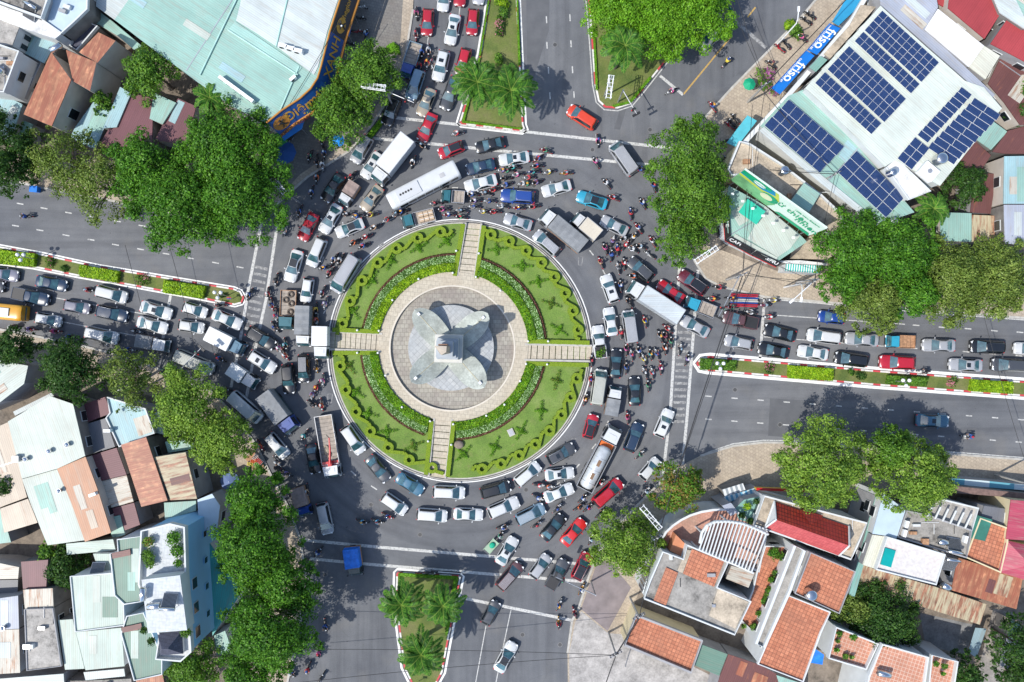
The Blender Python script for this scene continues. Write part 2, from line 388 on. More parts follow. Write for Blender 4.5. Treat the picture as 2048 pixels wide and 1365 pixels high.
ground_patch([(1838, 1225), (1950, 1250), (1930, 1310), (1850, 1290)], concrete('grey_yard', (.2, .2, .2), .5), .15)

# ---------------------------------------------------------------- road markings (4 mm sheets)
mk = MB()
def line(a, b, w=.16, m=0, z=.006, mb=None):
    A = Vector(P(*a)[:2]); B = Vector(P(*b)[:2]); d = (B - A).normalized(); n = Vector((-d.y, d.x)) * w / 2
    vs = [A - n, B - n, B + n, A + n]
    (mb or mk).add([(v.x, v.y, z) for v in vs], [(0, 1, 2, 3)], m)
def poly_line(pts, w=.16, m=0, z=.006, closed=False):
    q = pts + ([pts[0]] if closed else [])
    pv = [Vector(P(*p)[:2]) for p in q]; n = len(pv); L = []; Rr = []
    for i in range(n):
        if closed: a = pv[(i - 1) % (n - 1)]; b = pv[(i + 1) % (n - 1)]
        else: a = pv[max(i - 1, 0)]; b = pv[min(i + 1, n - 1)]
        d = (b - a).normalized(); nn = Vector((-d.y, d.x)) * w / 2; L.append(pv[i] + nn); Rr.append(pv[i] - nn)
    mk.add([(v.x, v.y, z) for v in L + Rr], [(i, i + n, i + n + 1, i + 1) for i in range(n - 1)], m)
W5 = .42
for a, b in [((745, 231), (1060, 265)), ((1060, 265), (1195, 280)), ((1195, 280), (1345, 297)), ((745, 277), (852, 287)), ((852, 287), (1000, 302)), ((1000, 302), (1190, 320)), ((1190, 320), (1320, 332)),
             ((524, 440), (497, 577)), ((497, 577), (480, 683)), ((480, 683), (462, 775)), ((556, 440), (532, 600)), ((532, 600), (512, 690)), ((512, 690), (492, 800)),
             ((1361, 505), (1350, 669)), ((1350, 669), (1341, 820)), ((1341, 820), (1326, 950)), ((1396, 540), (1385, 691)), ((1385, 691), (1374, 835)), ((1374, 835), (1365, 930)),
             ((602, 1080), (750, 1094)), ((750, 1094), (1157, 1128)), ((1157, 1128), (1190, 1131)), ((620, 1118), (750, 1130)), ((750, 1130), (1172, 1164)), ((919, 1195), (1143, 1241))]:
    line(a, b, W5)
def zebra(a0, a1, b0, b1, n, w=.42):
    for i in range(n):
        f = (i + .5) / n
        p = [a0[k] + (a1[k] - a0[k]) * f for k in (0, 1)]; q = [b0[k] + (b1[k] - b0[k]) * f for k in (0, 1)]
        dx = (q[0] - p[0]) * .1
        line((p[0] + dx * 1.3, p[1] + .1 * (q[1] - p[1])), (q[0] - dx * 1.3, q[1] - .1 * (q[1] - p[1])), w, 1)
zebra((506, 526), (480, 690), (541, 533), (513, 697), 12)
zebra((1351, 658), (1340, 850), (1388, 660), (1372, 850), 15, .4)
for seg in [((110, 596), (318, 634)), ((125, 644), (272, 672)), ((0, 573), (18, 577)), ((1554, 631), (1810, 649)), ((1527, 674), (1795, 695)), ((972, 1252), (945, 1400)), ((1022, 1220), (1003, 1310)), ((1003, 1310), (985, 1400)),
            ((921, 4), (918, 30)), ((857, 72), (853, 100))]: line(*seg, w=.13)
for seg in [((341, 591), (325, 682)), ((1529, 596), (1520, 717)), ((1320, 152), (1366, 190))]: line(*seg, w=.4)
line((1470, 42), (1532, 96), .5, 1)
D = 6.8
def dash(x, y, dx, dy):
    line((x - dx, y - dy), (x + dx, y + dy), .17)
for x, y in [(40, 408), (88, 417), (137, 426), (186, 434), (235, 443), (284, 452), (31, 452), (80, 461), (132, 471), (182, 480), (231, 490), (281, 499), (332, 508), (381, 517), (431, 526), (480, 535), (333, 461), (382, 470)]: dash(x, y, D, 1.2)
for x, y in [(1093, 40), (1094, 91), (1097, 141), (1100, 192), (1091, -10), (1140, 36), (1142, 88), (1145, 140), (1148, 190)]: dash(x, y, .4, D)
for x, y in [(1832, 651), (1884, 655), (1936, 658), (1989, 662), (2040, 665), (1828, 697), (1932, 704), (1985, 708), (2038, 712), (1880, 701)]: dash(x, y, D, .6)
for i in range(14): dash(1417 + 52.1 * i, 793 + 3.9 * i, D - .6, .5); dash(1417 + 51.7 * i, 839 + 3.8 * i, D - .6, .5)
for a, b in [((1461, 75), (1367, 189)), ((1511, 15), (1495, 35))]: line(a, b, .22, 2)
for x, y, dx, dy in [(707, 947, 5, 4.5), (748, 976, 6, 4), (1214, 848, -3, 6), (1188, 893, -4, 5), (1155, 933, -4, 4.5), (650, 622, -3, 6), (762, 490, 5, -3), (910, 376, 6, 0), (1183, 506, 4, 5), (990, 1021, 6, -1), (1115, 968, 5, -3), (1208, 545, 3, 6), (1244, 745, -1, 7), (645, 520, -2, 6)]: dash(x, y, dx, dy)
# white lines round the medians and the island
MED_L = [(-160, 466), (0, 493), (88, 509), (198, 533), (400, 566), (468, 577), (482, 583), (489, 596), (484, 607), (470, 611), (400, 597), (264, 572), (158, 553), (66, 535), (0, 527), (-160, 502)]
MED_R = [(2200, 773), (2048, 763), (1750, 741), (1420, 713), (1402, 715), (1392, 727), (1400, 739), (1415, 742), (1750, 771), (2048, 793), (2200, 803)]
MED_B = [(793, 1147), (796, 1144), (918, 1151), (922, 1155), (915, 1190), (897, 1280), (885, 1345), (870, 1372), (846, 1382), (826, 1372), (808, 1335), (797, 1250), (792, 1180)]
MED_T = [(983, -80), (978, 0), (960, 110), (919, 244), (923, 249), (1044, 263), (1050, 258), (1047, 250), (1041, 130), (1035, 0), (1034, -80)]
WEDGE = [(1172, -80), (1176, 0), (1184, 100), (1189, 170), (1196, 203), (1210, 216), (1235, 218), (1262, 209), (1285, 182), (1310, 150), (1352, 98), (1440, -10), (1490, -80)]
def offs(pts, d):
    """grow a closed pixel polygon by d pixels"""
    n = len(pts); a = sum(pts[i][0] * pts[(i + 1) % n][1] - pts[(i + 1) % n][0] * pts[i][1] for i in range(n)); sg = 1 if a > 0 else -1
    out = []
    for i in range(n):
        p0 = Vector(pts[i - 1]); p1 = Vector(pts[i]); p2 = Vector(pts[(i + 1) % n])
        d1 = (p1 - p0).normalized(); d2 = (p2 - p1).normalized(); n1 = Vector((d1.y, -d1.x)); n2 = Vector((d2.y, -d2.x))
        b = (n1 + n2); b = b.normalized() if b.length > 1e-6 else n1; k = 1 / max(.5, b.dot(n1))
        out.append(tuple(p1 + b * d * k * sg))
    return out
for M_, d_, w_ in ((MED_L, 2.8, .2), (MED_R, 4.2, .42), (MED_B, 5.0, .3), (MED_T, 5, .25)):
    poly_line(offs(M_, d_), w_, 3, closed=True)
poly_line(offs(WEDGE, 4)[1:-2], .15, 0)
poly_line([(1411, 908), (1466, 889), (1527, 882), (1585, 883), (1710, 892), (1885, 904), (2100, 921)], .3, 0)
poly_line([(1464, 584), (1528, 598), (1640, 607), (1700, 614), (2004, 637), (2100, 644)], .16, 0)
poly_line([(1640, 16), (1605, 52), (1540, 118), (1470, 190), (1410, 254)], .13, 1)
CX, CY = 920.0, 702.0
ring = [(CX + 265 * math.cos(a), CY + 263 * math.sin(a)) for a in np.linspace(0, 2 * math.pi, 97)[:-1]]
poly_line(ring, .14, 3, closed=True)
for c, w, h in (((1161, 522), 7, 17), ((660, 797), 8, 17), ((1147, 883), 8, 10)):
    x, y = c; q = [(x - w / 2, y - h / 2), (x + w / 2 + 1, y - h / 2), (x + w / 2 - 1, y + h / 2), (x - w / 2 - 1, y + h / 2)]
    poly_line(q, .1, 1, closed=True)
struct(mk.build('road_markings', [M_LINE, M_ZEB, M_YEL, M_LINEB]))
# resurfaced strips, slightly darker / lighter asphalt
M_PATCH, _t, _b = newmat('asphalt_patch'); _v = wpos(_t)
_t.links.new(ramp(_t, noise(_t, _v, .6, 6), [(.3, (.085, .088, .096)), (.7, (.112, .115, .122))]), _b.inputs['Base Color']); _b.inputs['Roughness'].default_value = .85
for q in ([(1540, 797), (1640, 803), (1632, 880), (1536, 872)], [(1052, -60), (1100, -60), (1098, 60), (1060, 180), (1054, 120)], [(1290, 60), (1300, 62), (1240, 260), (1228, 258)]):
    sheetz('road_patch', q, M_PATCH, .003)
mh = MB()
for x, y in ((1185, 300), (1412, 350), (1240, 480), (1052, 980), (742, 1010), (840, 1070), (1045, 1270), (1120, 1290), (1560, 850), (1470, 780), (560, 545), (300, 440), (1110, 90), (1300, 260), (1068, 372), (650, 1150)):
    c = P(x, y); mh.cyl((c[0], c[1], 0), .36, .007, 0, 16); mh.cyl((c[0], c[1], .0), .27, .011, 1, 16)
struct(mh.build('manhole_covers', [plain('iron_frame', (.16, .16, .16), .7), plain('iron_cover', (.06, .06, .062), .6)]))
# tyre-rubbed gutter dust beside kerbs
M_DUST = plain('gutter_dust', (.24, .22, .19), .9, var=.25, vs=1.2)

# ---------------------------------------------------------------- medians: kerb painted red and white, grass
M_KRED = plain('kerb_red_paint', (.5, .05, .06), .6, var=.12, vs=2); M_KWHT = plain('kerb_white_paint', (.62, .6, .57), .7, var=.15, vs=2)
def kerb_ring(pts, step=2.6, w=.24, h=.17, name='kerb', closed=True, share=.36):
    pv = [Vector(P(*p)[:2]) for p in pts]; mb = MB(); n = len(pv); acc = 0
    cur = []
    segs = range(n) if closed else range(n - 1)
    dens = []
    for i in segs:
        a, b = pv[i], pv[(i + 1) % n]; L = (b - a).length; k = max(1, int(L / .35))
        for j in range(k): dens.append((a.lerp(b, j / k), acc + L * j / k))
        acc += L
    if not closed: dens.append((pv[-1], acc))
    m = len(dens)
    a2 = sum(dens[i][0].x * dens[(i + 1) % m][0].y - dens[(i + 1) % m][0].x * dens[i][0].y for i in range(m)); sg = 1 if a2 > 0 else -1
    vs = []
    for i in range(m):
        p = dens[i][0]; a = dens[i - 1][0] if closed or i else p; b = dens[(i + 1) % m][0] if closed or i < m - 1 else p
        d = (b - a).normalized(); nn = Vector((-d.y, d.x)) * sg
        q = p + nn * w
        vs += [(p.x, p.y, -.02), (p.x, p.y, h), (q.x, q.y, h), (q.x, q.y, .0)]
    fs = []; mm = []
    for i in (range(m) if closed else range(m - 1)):
        a = 4 * i; b = 4 * ((i + 1) % m); red = (dens[i][1] % step) < step * share
        for q in range(3): fs.append((a + q, a + q + 1, b + q + 1, b + q)); mm.append(0 if red else 1)
    mb.v = vs; mb.f = [list(f) for f in fs]; mb.m = mm; mb.sm = [False] * len(fs)
    return struct(mb.build(name, [M_KRED, M_KWHT]))
for nm, M_ in (('median', MED_L), ('median', MED_R), ('median', MED_B), ('median', MED_T)):
    kerb_ring(M_, 2.65); slab('median', offs(M_, -2.6), M_GRASS2, .13, -.02, M_KERB)
kerb_ring(WEDGE[1:-1], 5.2, closed=False); 
slab('lawn', offs(WEDGE, -3), M_GRASS2, .13, -.02)
kb = MB(); _k = [Vector(P(*p)[:2]) for p in offs(PAVE_TL[:-2], 0)]
for pts in (PAVE_TL[1:-2], PAVE_TR[1:-1], PAVE_BR[:7], PAVE_BR[9:], PAVE_BL[:-1]):
    q = [P(*p)[:2] for p in pts]; kb.strip(q, .3, -.02, .165, 0)
struct(kb.build('kerb', M_KERB))

# ---------------------------------------------------------------- the round island
PX0, PY0 = 907.0, 694.0
def circ(cx, cy, r, n=96, a0=0, a1=2 * math.pi): return [(cx + r * math.cos(a), cy + r * math.sin(a)) for a in np.linspace(a0, a1, n + 1)[: n if a1 - a0 > 6.28 else n + 1]]
slab('island_kerb', circ(CX, CY, 260), M_KERB, .16, -.02)
kd = MB(); kd.strip(poly2(circ(CX, CY, 257.5)), .12, .1, .175, 0, True); struct(kd.build('kerb_groove', M_DARK))
slab('island_base', circ(CX, CY, 254), M_GRASS, .2, 0)
# four stepped paths
def path_steps(a0, a1, b0, b1, n, name='stairs'):
    m = MB()
    for i in range(n):
        f0, f1 = i / n, (i + 1) / n - .012
        c = [tuple(a0[k] + (a1[k] - a0[k]) * f for k in (0, 1)) for f in (f0, f1)]
        d = [tuple(b0[k] + (b1[k] - b0[k]) * f for k in (0, 1)) for f in (f0, f1)]
        m.prism(poly2([c[0], c[1], d[1], d[0]]), .0, .22 + .32 * (i + 1) / n, 0, 0)
    for e0, e1 in ((a0, a1), (b0, b1)):
        m.strip([P(*e0)[:2], P(*e1)[:2]], .28, .1, .68, 1)
    return struct(m.build(name, [M_PLAZA, M_KERB]))
path_steps((932, 447), (915, 553), (963, 449), (949, 556), 9)
path_steps((662, 664), (766, 668), (661, 699), (763, 703), 10)
path_steps((1182, 723), (1048, 720), (1183, 692), (1050, 689), 11)
path_steps((858, 952), (869, 836), (891, 956), (905, 838), 9)
# raised plaza ring, sunken basin, platform
def ringmesh(c0, r0, c1, r1, z0, z1, mt, ms, name, n=120):
    m = MB(); A = poly2(circ(*c0, r0, n)); B = poly2(circ(*c1, r1, n))
    vs = [(p[0], p[1], z1) for p in A] + [(p[0], p[1], z1) for p in B] + [(p[0], p[1], z0) for p in A] + [(p[0], p[1], z0) for p in B]
    for i in range(n):
        j = (i + 1) % n
        m.f += [[i, j, n + j, n + i], [n + i, n + j, 3 * n + j, 3 * n + i], [2 * n + i, 2 * n + j, j, i]]; m.m += [0, 1, 1]; m.sm += [False] * 3
    m.v = vs; return struct(m.build(name, [mt, ms]))
ringmesh((PX0, PY0), 149, (905, 697), 123, .2, .62, M_PLAZA, M_KERB, 'plaza')
sheetz('basin', circ(905, 697, 123.5), M_BASIN, .21)
kd = MB(); kd.strip(poly2(circ(905, 697, 124.2)), .22, .3, .66, 0, True); struct(kd.build('basin_rim', plain('rim_stone', (.55, .5, .42), .7)))

mon = empty('monument', P(900, 697, .21)); tag(mon, 'tall grey stone monument with four rounded petals at the centre of the island', 'monument')
def mb_part(mb, name, mats, root=mon):
    l = Vector(root.location); mb.v = [(v[0] - l.x, v[1] - l.y, v[2] - l.z) for v in mb.v]; return mb.build(name, mats, root)
m = MB(); m.prism(poly2(circ(903, 696, 85)), .2, 1.0, 0, 1); mb_part(m, 'platform', [M_TOWER, M_STONE])
BC = (899, 697)
def petal(tip, wmax, ztip, seedz=.0):
    """a curved leaf of stone rising from the platform to a rounded tip"""
    A = Vector(P(*BC)[:2]); k = (H - ztip) / H; T = Vector(P(*tip)[:2]) * k; d = (T - A); L = d.length; d.normalize(); nn = Vector((-d.y, d.x))
    mb = MB(); ns = 22; nw = 8; top = []; bot = []
    for i in range(ns + 1):
        f = i / ns; s = .08 + .92 * f
        # width profile: widest at 0.6, round tip
        if f < .5: w = .8 + .2 * math.sin(f / .5 * math.pi / 2)
        else: w = max(0, 1 - ((f - .5) / .5) ** 2.3) ** .62
        w *= wmax / 2; w = max(w, .03)
        z = 1.05 + (ztip - 1.05) * f ** 1.25
        c = A + d * (L * s)
        for j in range(nw + 1):
            u = -1 + 2 * j / nw; q = c + nn * (u * w)
            zz = z + .22 * (u * u) * (1 - f) - .12 * abs(u)
            top.append((q.x, q.y, zz)); bot.append((q.x, q.y, max(1.0, zz - .45 - 1.6 * (1 - f) ** 1.5) if f > .05 else 1.0))
    W = nw + 1; n0 = len(top); fs = []
    for i in range(ns):
        for j in range(nw):
            a = i * W + j; fs.append((a, a + W, a + W + 1, a + 1)); fs.append((n0 + a, n0 + a + 1, n0 + a + W + 1, n0 + a + W))
    for i in range(ns):
        a = i * W; fs.append((a, n0 + a, n0 + a + W, a + W)); b = a + nw; fs.append((b, b + W, n0 + b + W, n0 + b))
    for j in range(nw): e = ns * W + j; fs.append((e, n0 + e, n0 + e + 1, e + 1))
    mb.add(top + bot, fs, 0, False); o = mb_part(mb, 'petal', [M_PETAL])
    c = A + d * (L * .88); lm = MB(); zt = 1.05 + (ztip - 1.05) * .86
    ang = math.atan2(d.y, d.x); lm.box((c.x, c.y, zt + .12), (.5, .42, .28), 0, ang); lm.box((c.x, c.y, zt + .27), (.36, .3, .03), 1, ang)
    for v in range(len(lm.v)): lm.v[v] = tuple(Vector(lm.v[v]) - Vector(mon.location))
    lm.build('floodlight', [M_METAL, M_LAMP], o)
    ln = MB()
    for f0, f1 in ((.1, .95),):
        pp = []
        for f in np.linspace(f0, f1 - .1, 12): c = A + d * (L * (.08 + .92 * f)); pp.append((c.x, c.y, 1.05 + (ztip - 1.05) * f ** 1.25 + .005))
        ln.tube(pp, .045, 4)
    for v in range(len(ln.v)): ln.v[v] = tuple(Vector(ln.v[v]) - Vector(mon.location))
    ln.build('joint_line', [plain('joint_gilding', (.5, .44, .3), .6)], o)
petal((829, 619), 3.7, 4.2); petal((976, 627), 3.6, 4.2); petal((969, 776), 3.8, 4.2); petal((822, 765), 3.6, 4.2)
# tower: stacked tapering blocks with a bronze coloured crown
def sq(cx, cy, hw, z, rot=.02, m=None):
    c = Vector(P(cx, cy)[:2]); return [(c.x + hw * (x * math.cos(rot) - y * math.sin(rot)), c.y + hw * (x * math.sin(rot) + y * math.cos(rot))) for x, y in ((-1, -1), (1, -1), (1, 1), (-1, 1))]
TB = (902.5, 697)
t1 = MB()
def frus(mb, h0, h1, z0, z1, m=0, rot=-.03):
    a = sq(*TB, h0, z0, rot); b = sq(*TB, h1, z1, rot)
    vs = [(p[0], p[1], z0) for p in a] + [(p[0], p[1], z1) for p in b]
    mb.add(vs, [(0, 1, 5, 4), (1, 2, 6, 5), (2, 3, 7, 6), (3, 0, 4, 7), (4, 5, 6, 7)], m)
frus(t1, 1.75, 1.75, 1.0, 4.6); frus(t1, 1.98, 1.92, 4.6, 4.9); mb_part(t1, 'plinth', [M_TOWER])
t1 = MB(); frus(t1, 1.5, 1.42, 4.9, 6.6); frus(t1, 1.22, 1.16, 6.6, 8.4); frus(t1, 1.3, 1.3, 8.4, 8.55); frus(t1, 1.0, .94, 8.55, 11.5); frus(t1, 1.08, 1.08, 11.5, 11.7); mb_part(t1, 'shaft', [plain('blue_grey_granite', (.33, .36, .38), .35, var=.1)])
t1 = MB(); c = Vector(P(*TB)[:2])
t1.add([(c.x - .75, c.y + .35, 11.7), (c.x + .75, c.y + .35, 11.7), (c.x + .75, c.y - .55, 11.7), (c.x - .6, c.y - .6, 11.7), (c.x - 1.0, c.y + .45, 14.6), (c.x + .55, c.y + .4, 14.8), (c.x + .5, c.y - .35, 14.8), (c.x - .15, c.y - .75, 14.3)],
       [(0, 3, 2, 1), (4, 5, 6, 7), (0, 1, 5, 4), (1, 2, 6, 5), (2, 3, 7, 6), (3, 0, 4, 7)], 0)
t1.box((c.x + .0, c.y + .5, 13.2), (1.1, .35, 2.2), 1); mb_part(t1, 'crown', [plain('sandstone_crown', (.36, .31, .25), .6), plain('bronze_figure', (.26, .15, .1), .4, .5)])
# ---------------------------------------------------------------- foliage
LEAF = {
 'a': [leafmat('bright_leaf', (.056, .14, .017)), leafmat('bright_leaf_light', (.11, .225, .03)), leafmat('bright_leaf_deep', (.03, .085, .014))],
 'b': [leafmat('deep_leaf', (.03, .07, .018)), leafmat('deep_leaf_light', (.062, .115, .028)), leafmat('deep_leaf_dark', (.018, .045, .014))],
 'c': [leafmat('olive_leaf', (.12, .16, .04)), leafmat('olive_leaf_light', (.2, .235, .075)), leafmat('olive_leaf_deep', (.065, .095, .028))],
 'e': [leafmat('light_olive_leaf', (.13, .2, .036)), leafmat('light_olive_leaf_b', (.225, .3, .065)), leafmat('light_olive_leaf_c', (.07, .125, .025))],
 'd': [leafmat('mid_leaf', (.08, .155, .022)), leafmat('mid_leaf_light', (.14, .235, .042)), leafmat('mid_leaf_deep', (.035, .085, .02))],
 'y': [leafmat('lime_leaf', (.2, .3, .018)), leafmat('lime_leaf_light', (.34, .42, .03)), leafmat('lime_leaf_deep', (.1, .17, .012))],
 'g': [leafmat('lawn_bright', (.115, .235, .018)), leafmat('lawn_bright_light', (.17, .3, .03)), leafmat('lawn_bright_deep', (.07, .16, .014))],
 'r': [leafmat('mid_leaf', (.07, .15, .025)), leafmat('rust_leaf', (.2, .13, .045)), leafmat('mid_leaf_light', (.13, .22, .05))],
 'w': [leafmat('mid_leaf', (.07, .15, .025)), leafmat('pale_flower', (.42, .5, .38)), leafmat('grey_leaf', (.2, .29, .15))],
 'p': [leafmat('mid_leaf', (.07, .15, .025)), leafmat('pink_flower', (.42, .16, .26)), leafmat('deep_leaf', (.035, .088, .02))],
 'v': [leafmat('mid_leaf', (.07, .15, .025)), leafmat('purple_flower', (.36, .1, .38)), leafmat('mid_leaf_light', (.13, .22, .05))],
 'm': [leafmat('maroon_leaf', (.1, .03, .03)), leafmat('maroon_leaf_b', (.14, .05, .04)), leafmat('maroon_leaf_c', (.06, .03, .02))],
}
LB = 1.3
def leaf_mesh(name, pts, nrm, size, mats, wts=(.5, .3, .2), aspect=.62, spread=.55, clump=None):
    """a mesh of leaf-sized faces at pts (n,3), facing roughly nrm"""
    n = len(pts); pts = np.asarray(pts, dtype=np.float64); nrm = np.asarray(nrm, dtype=np.float64)
    nrm = nrm + rng.normal(0, spread, (n, 3)); nrm /= np.linalg.norm(nrm, axis=1)[:, None] + 1e-9
    r = rng.normal(0, 1, (n, 3)); u = np.cross(nrm, r); u /= np.linalg.norm(u, axis=1)[:, None] + 1e-9; v = np.cross(nrm, u)
    s = size * rng.uniform(.65, 1.35, n)[:, None]
    q = np.stack([pts - u * s, pts + v * s * aspect + nrm * s * .12, pts + u * s, pts - v * s * aspect + nrm * s * .12], 1).reshape(-1, 3)
    me = bpy.data.meshes.new(name); me.vertices.add(4 * n); me.loops.add(4 * n); me.polygons.add(n)
    me.vertices.foreach_set('co', q.astype(np.float32).ravel()); me.loops.foreach_set('vertex_index', np.arange(4 * n, dtype=np.int32))
    me.polygons.foreach_set('loop_start', np.arange(0, 4 * n, 4, dtype=np.int32))
    for m in mats: me.materials.append(m)
    w = np.array(wts) / sum(wts); idx = rng.choice(len(w), n, p=w)
    if clump is not None:
        flip = rng.uniform(0, 1, n) < .6; idx = np.where(flip, clump, idx)
    me.polygons.foreach_set('material_index', idx.astype(np.int32)); me.update(); me.validate()
    return me
def crown_points(lobes, dens, inner=.45, flat=.75, clus=0):
    P_, N_, C_ = [], [], []
    for (c, r, k) in lobes:
        n = int(dens * r * r) + 12
        nc = max(3, n // clus) if clus else n
        d = rng.normal(0, 1, (nc, 3)); d /= np.linalg.norm(d, axis=1)[:, None]; d[:, 2] = np.abs(d[:, 2]) * 1.0 - .35 * (rng.uniform(0, 1, nc) < .35)
        rr = r * (inner + (1 - inner) * rng.uniform(0, 1, nc) ** .45) * (1 + .12 * rng.normal(0, 1, nc).clip(-1.6, 2.2))
        p = np.array(c) + d * rr[:, None] * np.array([1, 1, flat]); kk = np.full(nc, k)
        if clus:
            kk = np.where(rng.uniform(0, 1, nc) < .5, rng.choice(3, nc, p=[.5, .3, .2]), kk)
            cr = min(.4, r * .34); p = np.repeat(p, clus, 0); d = np.repeat(d, clus, 0); kk = np.repeat(kk, clus); off = rng.normal(0, 1, p.shape) * cr * .62; p = p + off; d = d + off / cr * .9
        P_.append(p); nn = d.copy(); nn[:, 2] += .35; N_.append(nn); C_.append(kk)
    return np.concatenate(P_), np.concatenate(N_), np.concatenate(C_)
def tree(px, py, r, h, kind, label, group=None, leaf=.2, dens=150, name='broadleaf_tree', gaps=.0, cat='tree', sx=1.0, sy=1.0, lobes=None, trunk=True, vs=.62):
    zc = h * .78
    c = Vector(P(px, py, zc)); k = (H - zc) / H; Rm = r * PXM * k
    root = empty(name, (c.x, c.y, .12)); tag(root, label, cat, group)
    nl = lobes or max(7, int(12 + Rm * 1.6)); L = []
    for i in range(nl):
        a = 2.399963 * i + random.uniform(-.4, .4); f = math.sqrt((i + .5) / nl) * random.uniform(.86, 1.02)
        lr = Rm * random.uniform(.20, .42)
        f2 = max(0, f * (1 - lr / Rm * .85))
        z = (zc - .12) + (h - zc) * (1.1 - 1.7 * f * f) + random.uniform(-.7, .8) - lr * .3
        L.append(((math.cos(a) * Rm * f2 * sx, math.sin(a) * Rm * f2 * sy, z), lr, random.choice([0, 0, 1, 2])))
    for i in range(int(nl * 1.4)):           # small outer sprigs: uneven outline
        a = random.uniform(0, 2 * math.pi); lr = Rm * random.uniform(.08, .19); f = random.uniform(.84, 1.06)
        L.append(((math.cos(a) * Rm * f * sx, math.sin(a) * Rm * f * sy, (zc - .12) - random.uniform(0, (h - zc) * .9)), lr, random.choice([0, 1, 2])))
    if gaps: L = [l for l in L if random.random() > gaps]
    p, n, cl = crown_points(L, dens, clus=9 if kind in 'ab' else 7)
    part('crown', leaf_mesh('crown', p, n, leaf, LEAF[kind], clump=cl), root)
    if trunk:
        tr = MB(); R0 = max(.1, Rm * .045); tr.tube([(0, 0, -.1), (.1, .05, h * .25), (0, .1, h * .45), (.1, 0, h * .7)], [R0 * 1.3, R0, R0 * .85, R0 * .4], 8)
        for (c_, lr, _) in random.sample(L[:nl], min(6, len(L[:nl]))):
            tr.tube([(0.05, .05, h * .4), (c_[0] * .5, c_[1] * .5, h * .58), (c_[0] * .92, c_[1] * .92, c_[2])], [R0 * .6, R0 * .4, R0 * .15], 5)
        tr.build('trunk', M_BARK, root)
    return root
def palm(px, py, r, h, label, fronds=19, group='palms on the grass medians', yellow=.0, bright=1.0, name='palm_tree'):
    c = Vector(P(px, py, h)); Rm = r * PXM * (H - h) / H
    lean = Vector((random.uniform(-.5, .5), random.uniform(-.5, .5)))
    root = empty(name, (c.x, c.y, .12)); tag(root, label, 'palm', group)
    tr = MB(); tr.tube([(lean.x, lean.y, -.1), (lean.x * .5, lean.y * .5, h * .5), (0, 0, h - .12)], [.34, .26, .24], 10); tr.build('trunk', M_BARK, root)
    fm = [leafmat('palm_leaf' + name, (.04 * bright, .105 * bright, .025)), leafmat('palm_leaf_light' + name, (.11 * bright, .22 * bright, .04)), leafmat('palm_rib' + name, (.2, .26, .07))]
    for i in range(fronds):
        a = 2 * math.pi * i / fronds + random.uniform(-.12, .12); lvl = (i % 3) / 2
        L = Rm * random.uniform(.86, 1.06) * (1 - .12 * (1 - lvl)); up = .9 * (1 - lvl) + .35
        q = []; fs = []; mi = []; ns = 26; ca, sa = math.cos(a), math.sin(a); bend = random.uniform(-.12, .12)
        spine = []
        for j in range(ns + 1):
            f = j / ns; x = L * (f - .06 * f * f); z = up * L * .45 * math.sin(min(1, f * 1.1) * math.pi * .9) * .5 - L * .30 * (lvl * .7 + .5) * f ** 2.2; y = bend * L * f * f
            spine.append(Vector((x * ca - y * sa, x * sa + y * ca, h - .1 + z)))
        side0 = Vector((-sa, ca, 0))
        for j in range(1, ns + 1):
            f = j / ns; w = L * .21 * (math.sin(math.pi * min(1, f * .93 + .07)) ** .6) * random.uniform(.85, 1.1) + .08
            d = (spine[j] - spine[j - 1]).normalized()
            for sgn in (-1, 1):
                for rep in range(2):
                    b0 = spine[j - 1].lerp(spine[j], rep * .5); tip = b0 + side0 * sgn * w * .82 + d * w * .55 + Vector((0, 0, w * random.uniform(.1, .4) - .25 * w * f))
                    wd = d * .065; k = len(q); midp = b0.lerp(tip, .45) + Vector((0, 0, .05 * w))
                    q += [b0 - wd * .6, midp - wd, tip, midp + wd * 1.2]; fs.append((k, k + 1, k + 2, k + 3)); mi.append(1 if random.random() < .38 else 0)
        mb = MB(); mb.v = [tuple(v) for v in q]; mb.f = [list(f) for f in fs]; mb.m = mi; mb.sm = [False] * len(fs)
        mb.tube(spine, [.06 * (1 - .8 * j / ns) + .01 for j in range(ns + 1)], 4, 2, cap=False)
        mb.build('frond', fm, root)
    return root
def shrub(px, py, r, h, kind, label, name='shrub', cat='shrub', group=None, leaf=.12, z0=.13, dens=170, flat=.8):
    c = Vector(P(px, py, z0)); Rm = r * PXM; o_l = [((random.uniform(-.5, .5) * Rm, random.uniform(-.5, .5) * Rm, h * .35), Rm * random.uniform(.45, .7), random.choice([0, 1, 2])) for _ in range(5)]
    root = empty(name, (c.x, c.y, z0)); tag(root, label, cat, group)
    p, n, cl = crown_points(o_l, dens, flat=h / Rm * .8 if Rm else 1); part('foliage', leaf_mesh('foliage', p, n, leaf, LEAF[kind], clump=cl), root)
    st = MB(); st.tube([(0, 0, -.02), (0, 0, h * .6)], .05, 5); st.build('stem', M_BARK, root); return root
def fill_poly(poly, n):
    a = np.array(poly); lo, hi = a.min(0), a.max(0); out = []
    tot = 0
    while tot < n:
        q = rng.uniform(lo, hi, (n * 2, 2)); x, y = q[:, 0], q[:, 1]; ins = np.zeros(len(q), bool); j = len(a) - 1
        for i in range(len(a)):
            c = ((a[i, 1] > y) != (a[j, 1] > y)) & (x < (a[j, 0] - a[i, 0]) * (y - a[i, 1]) / (a[j, 1] - a[i, 1] + 1e-12) + a[i, 0]); ins ^= c; j = i
        out.append(q[ins]); tot += ins.sum()
    return np.concatenate(out)[:n]
def poly_area(a): return abs(sum(a[i][0] * a[(i + 1) % len(a)][1] - a[(i + 1) % len(a)][0] * a[i][1] for i in range(len(a)))) / 2
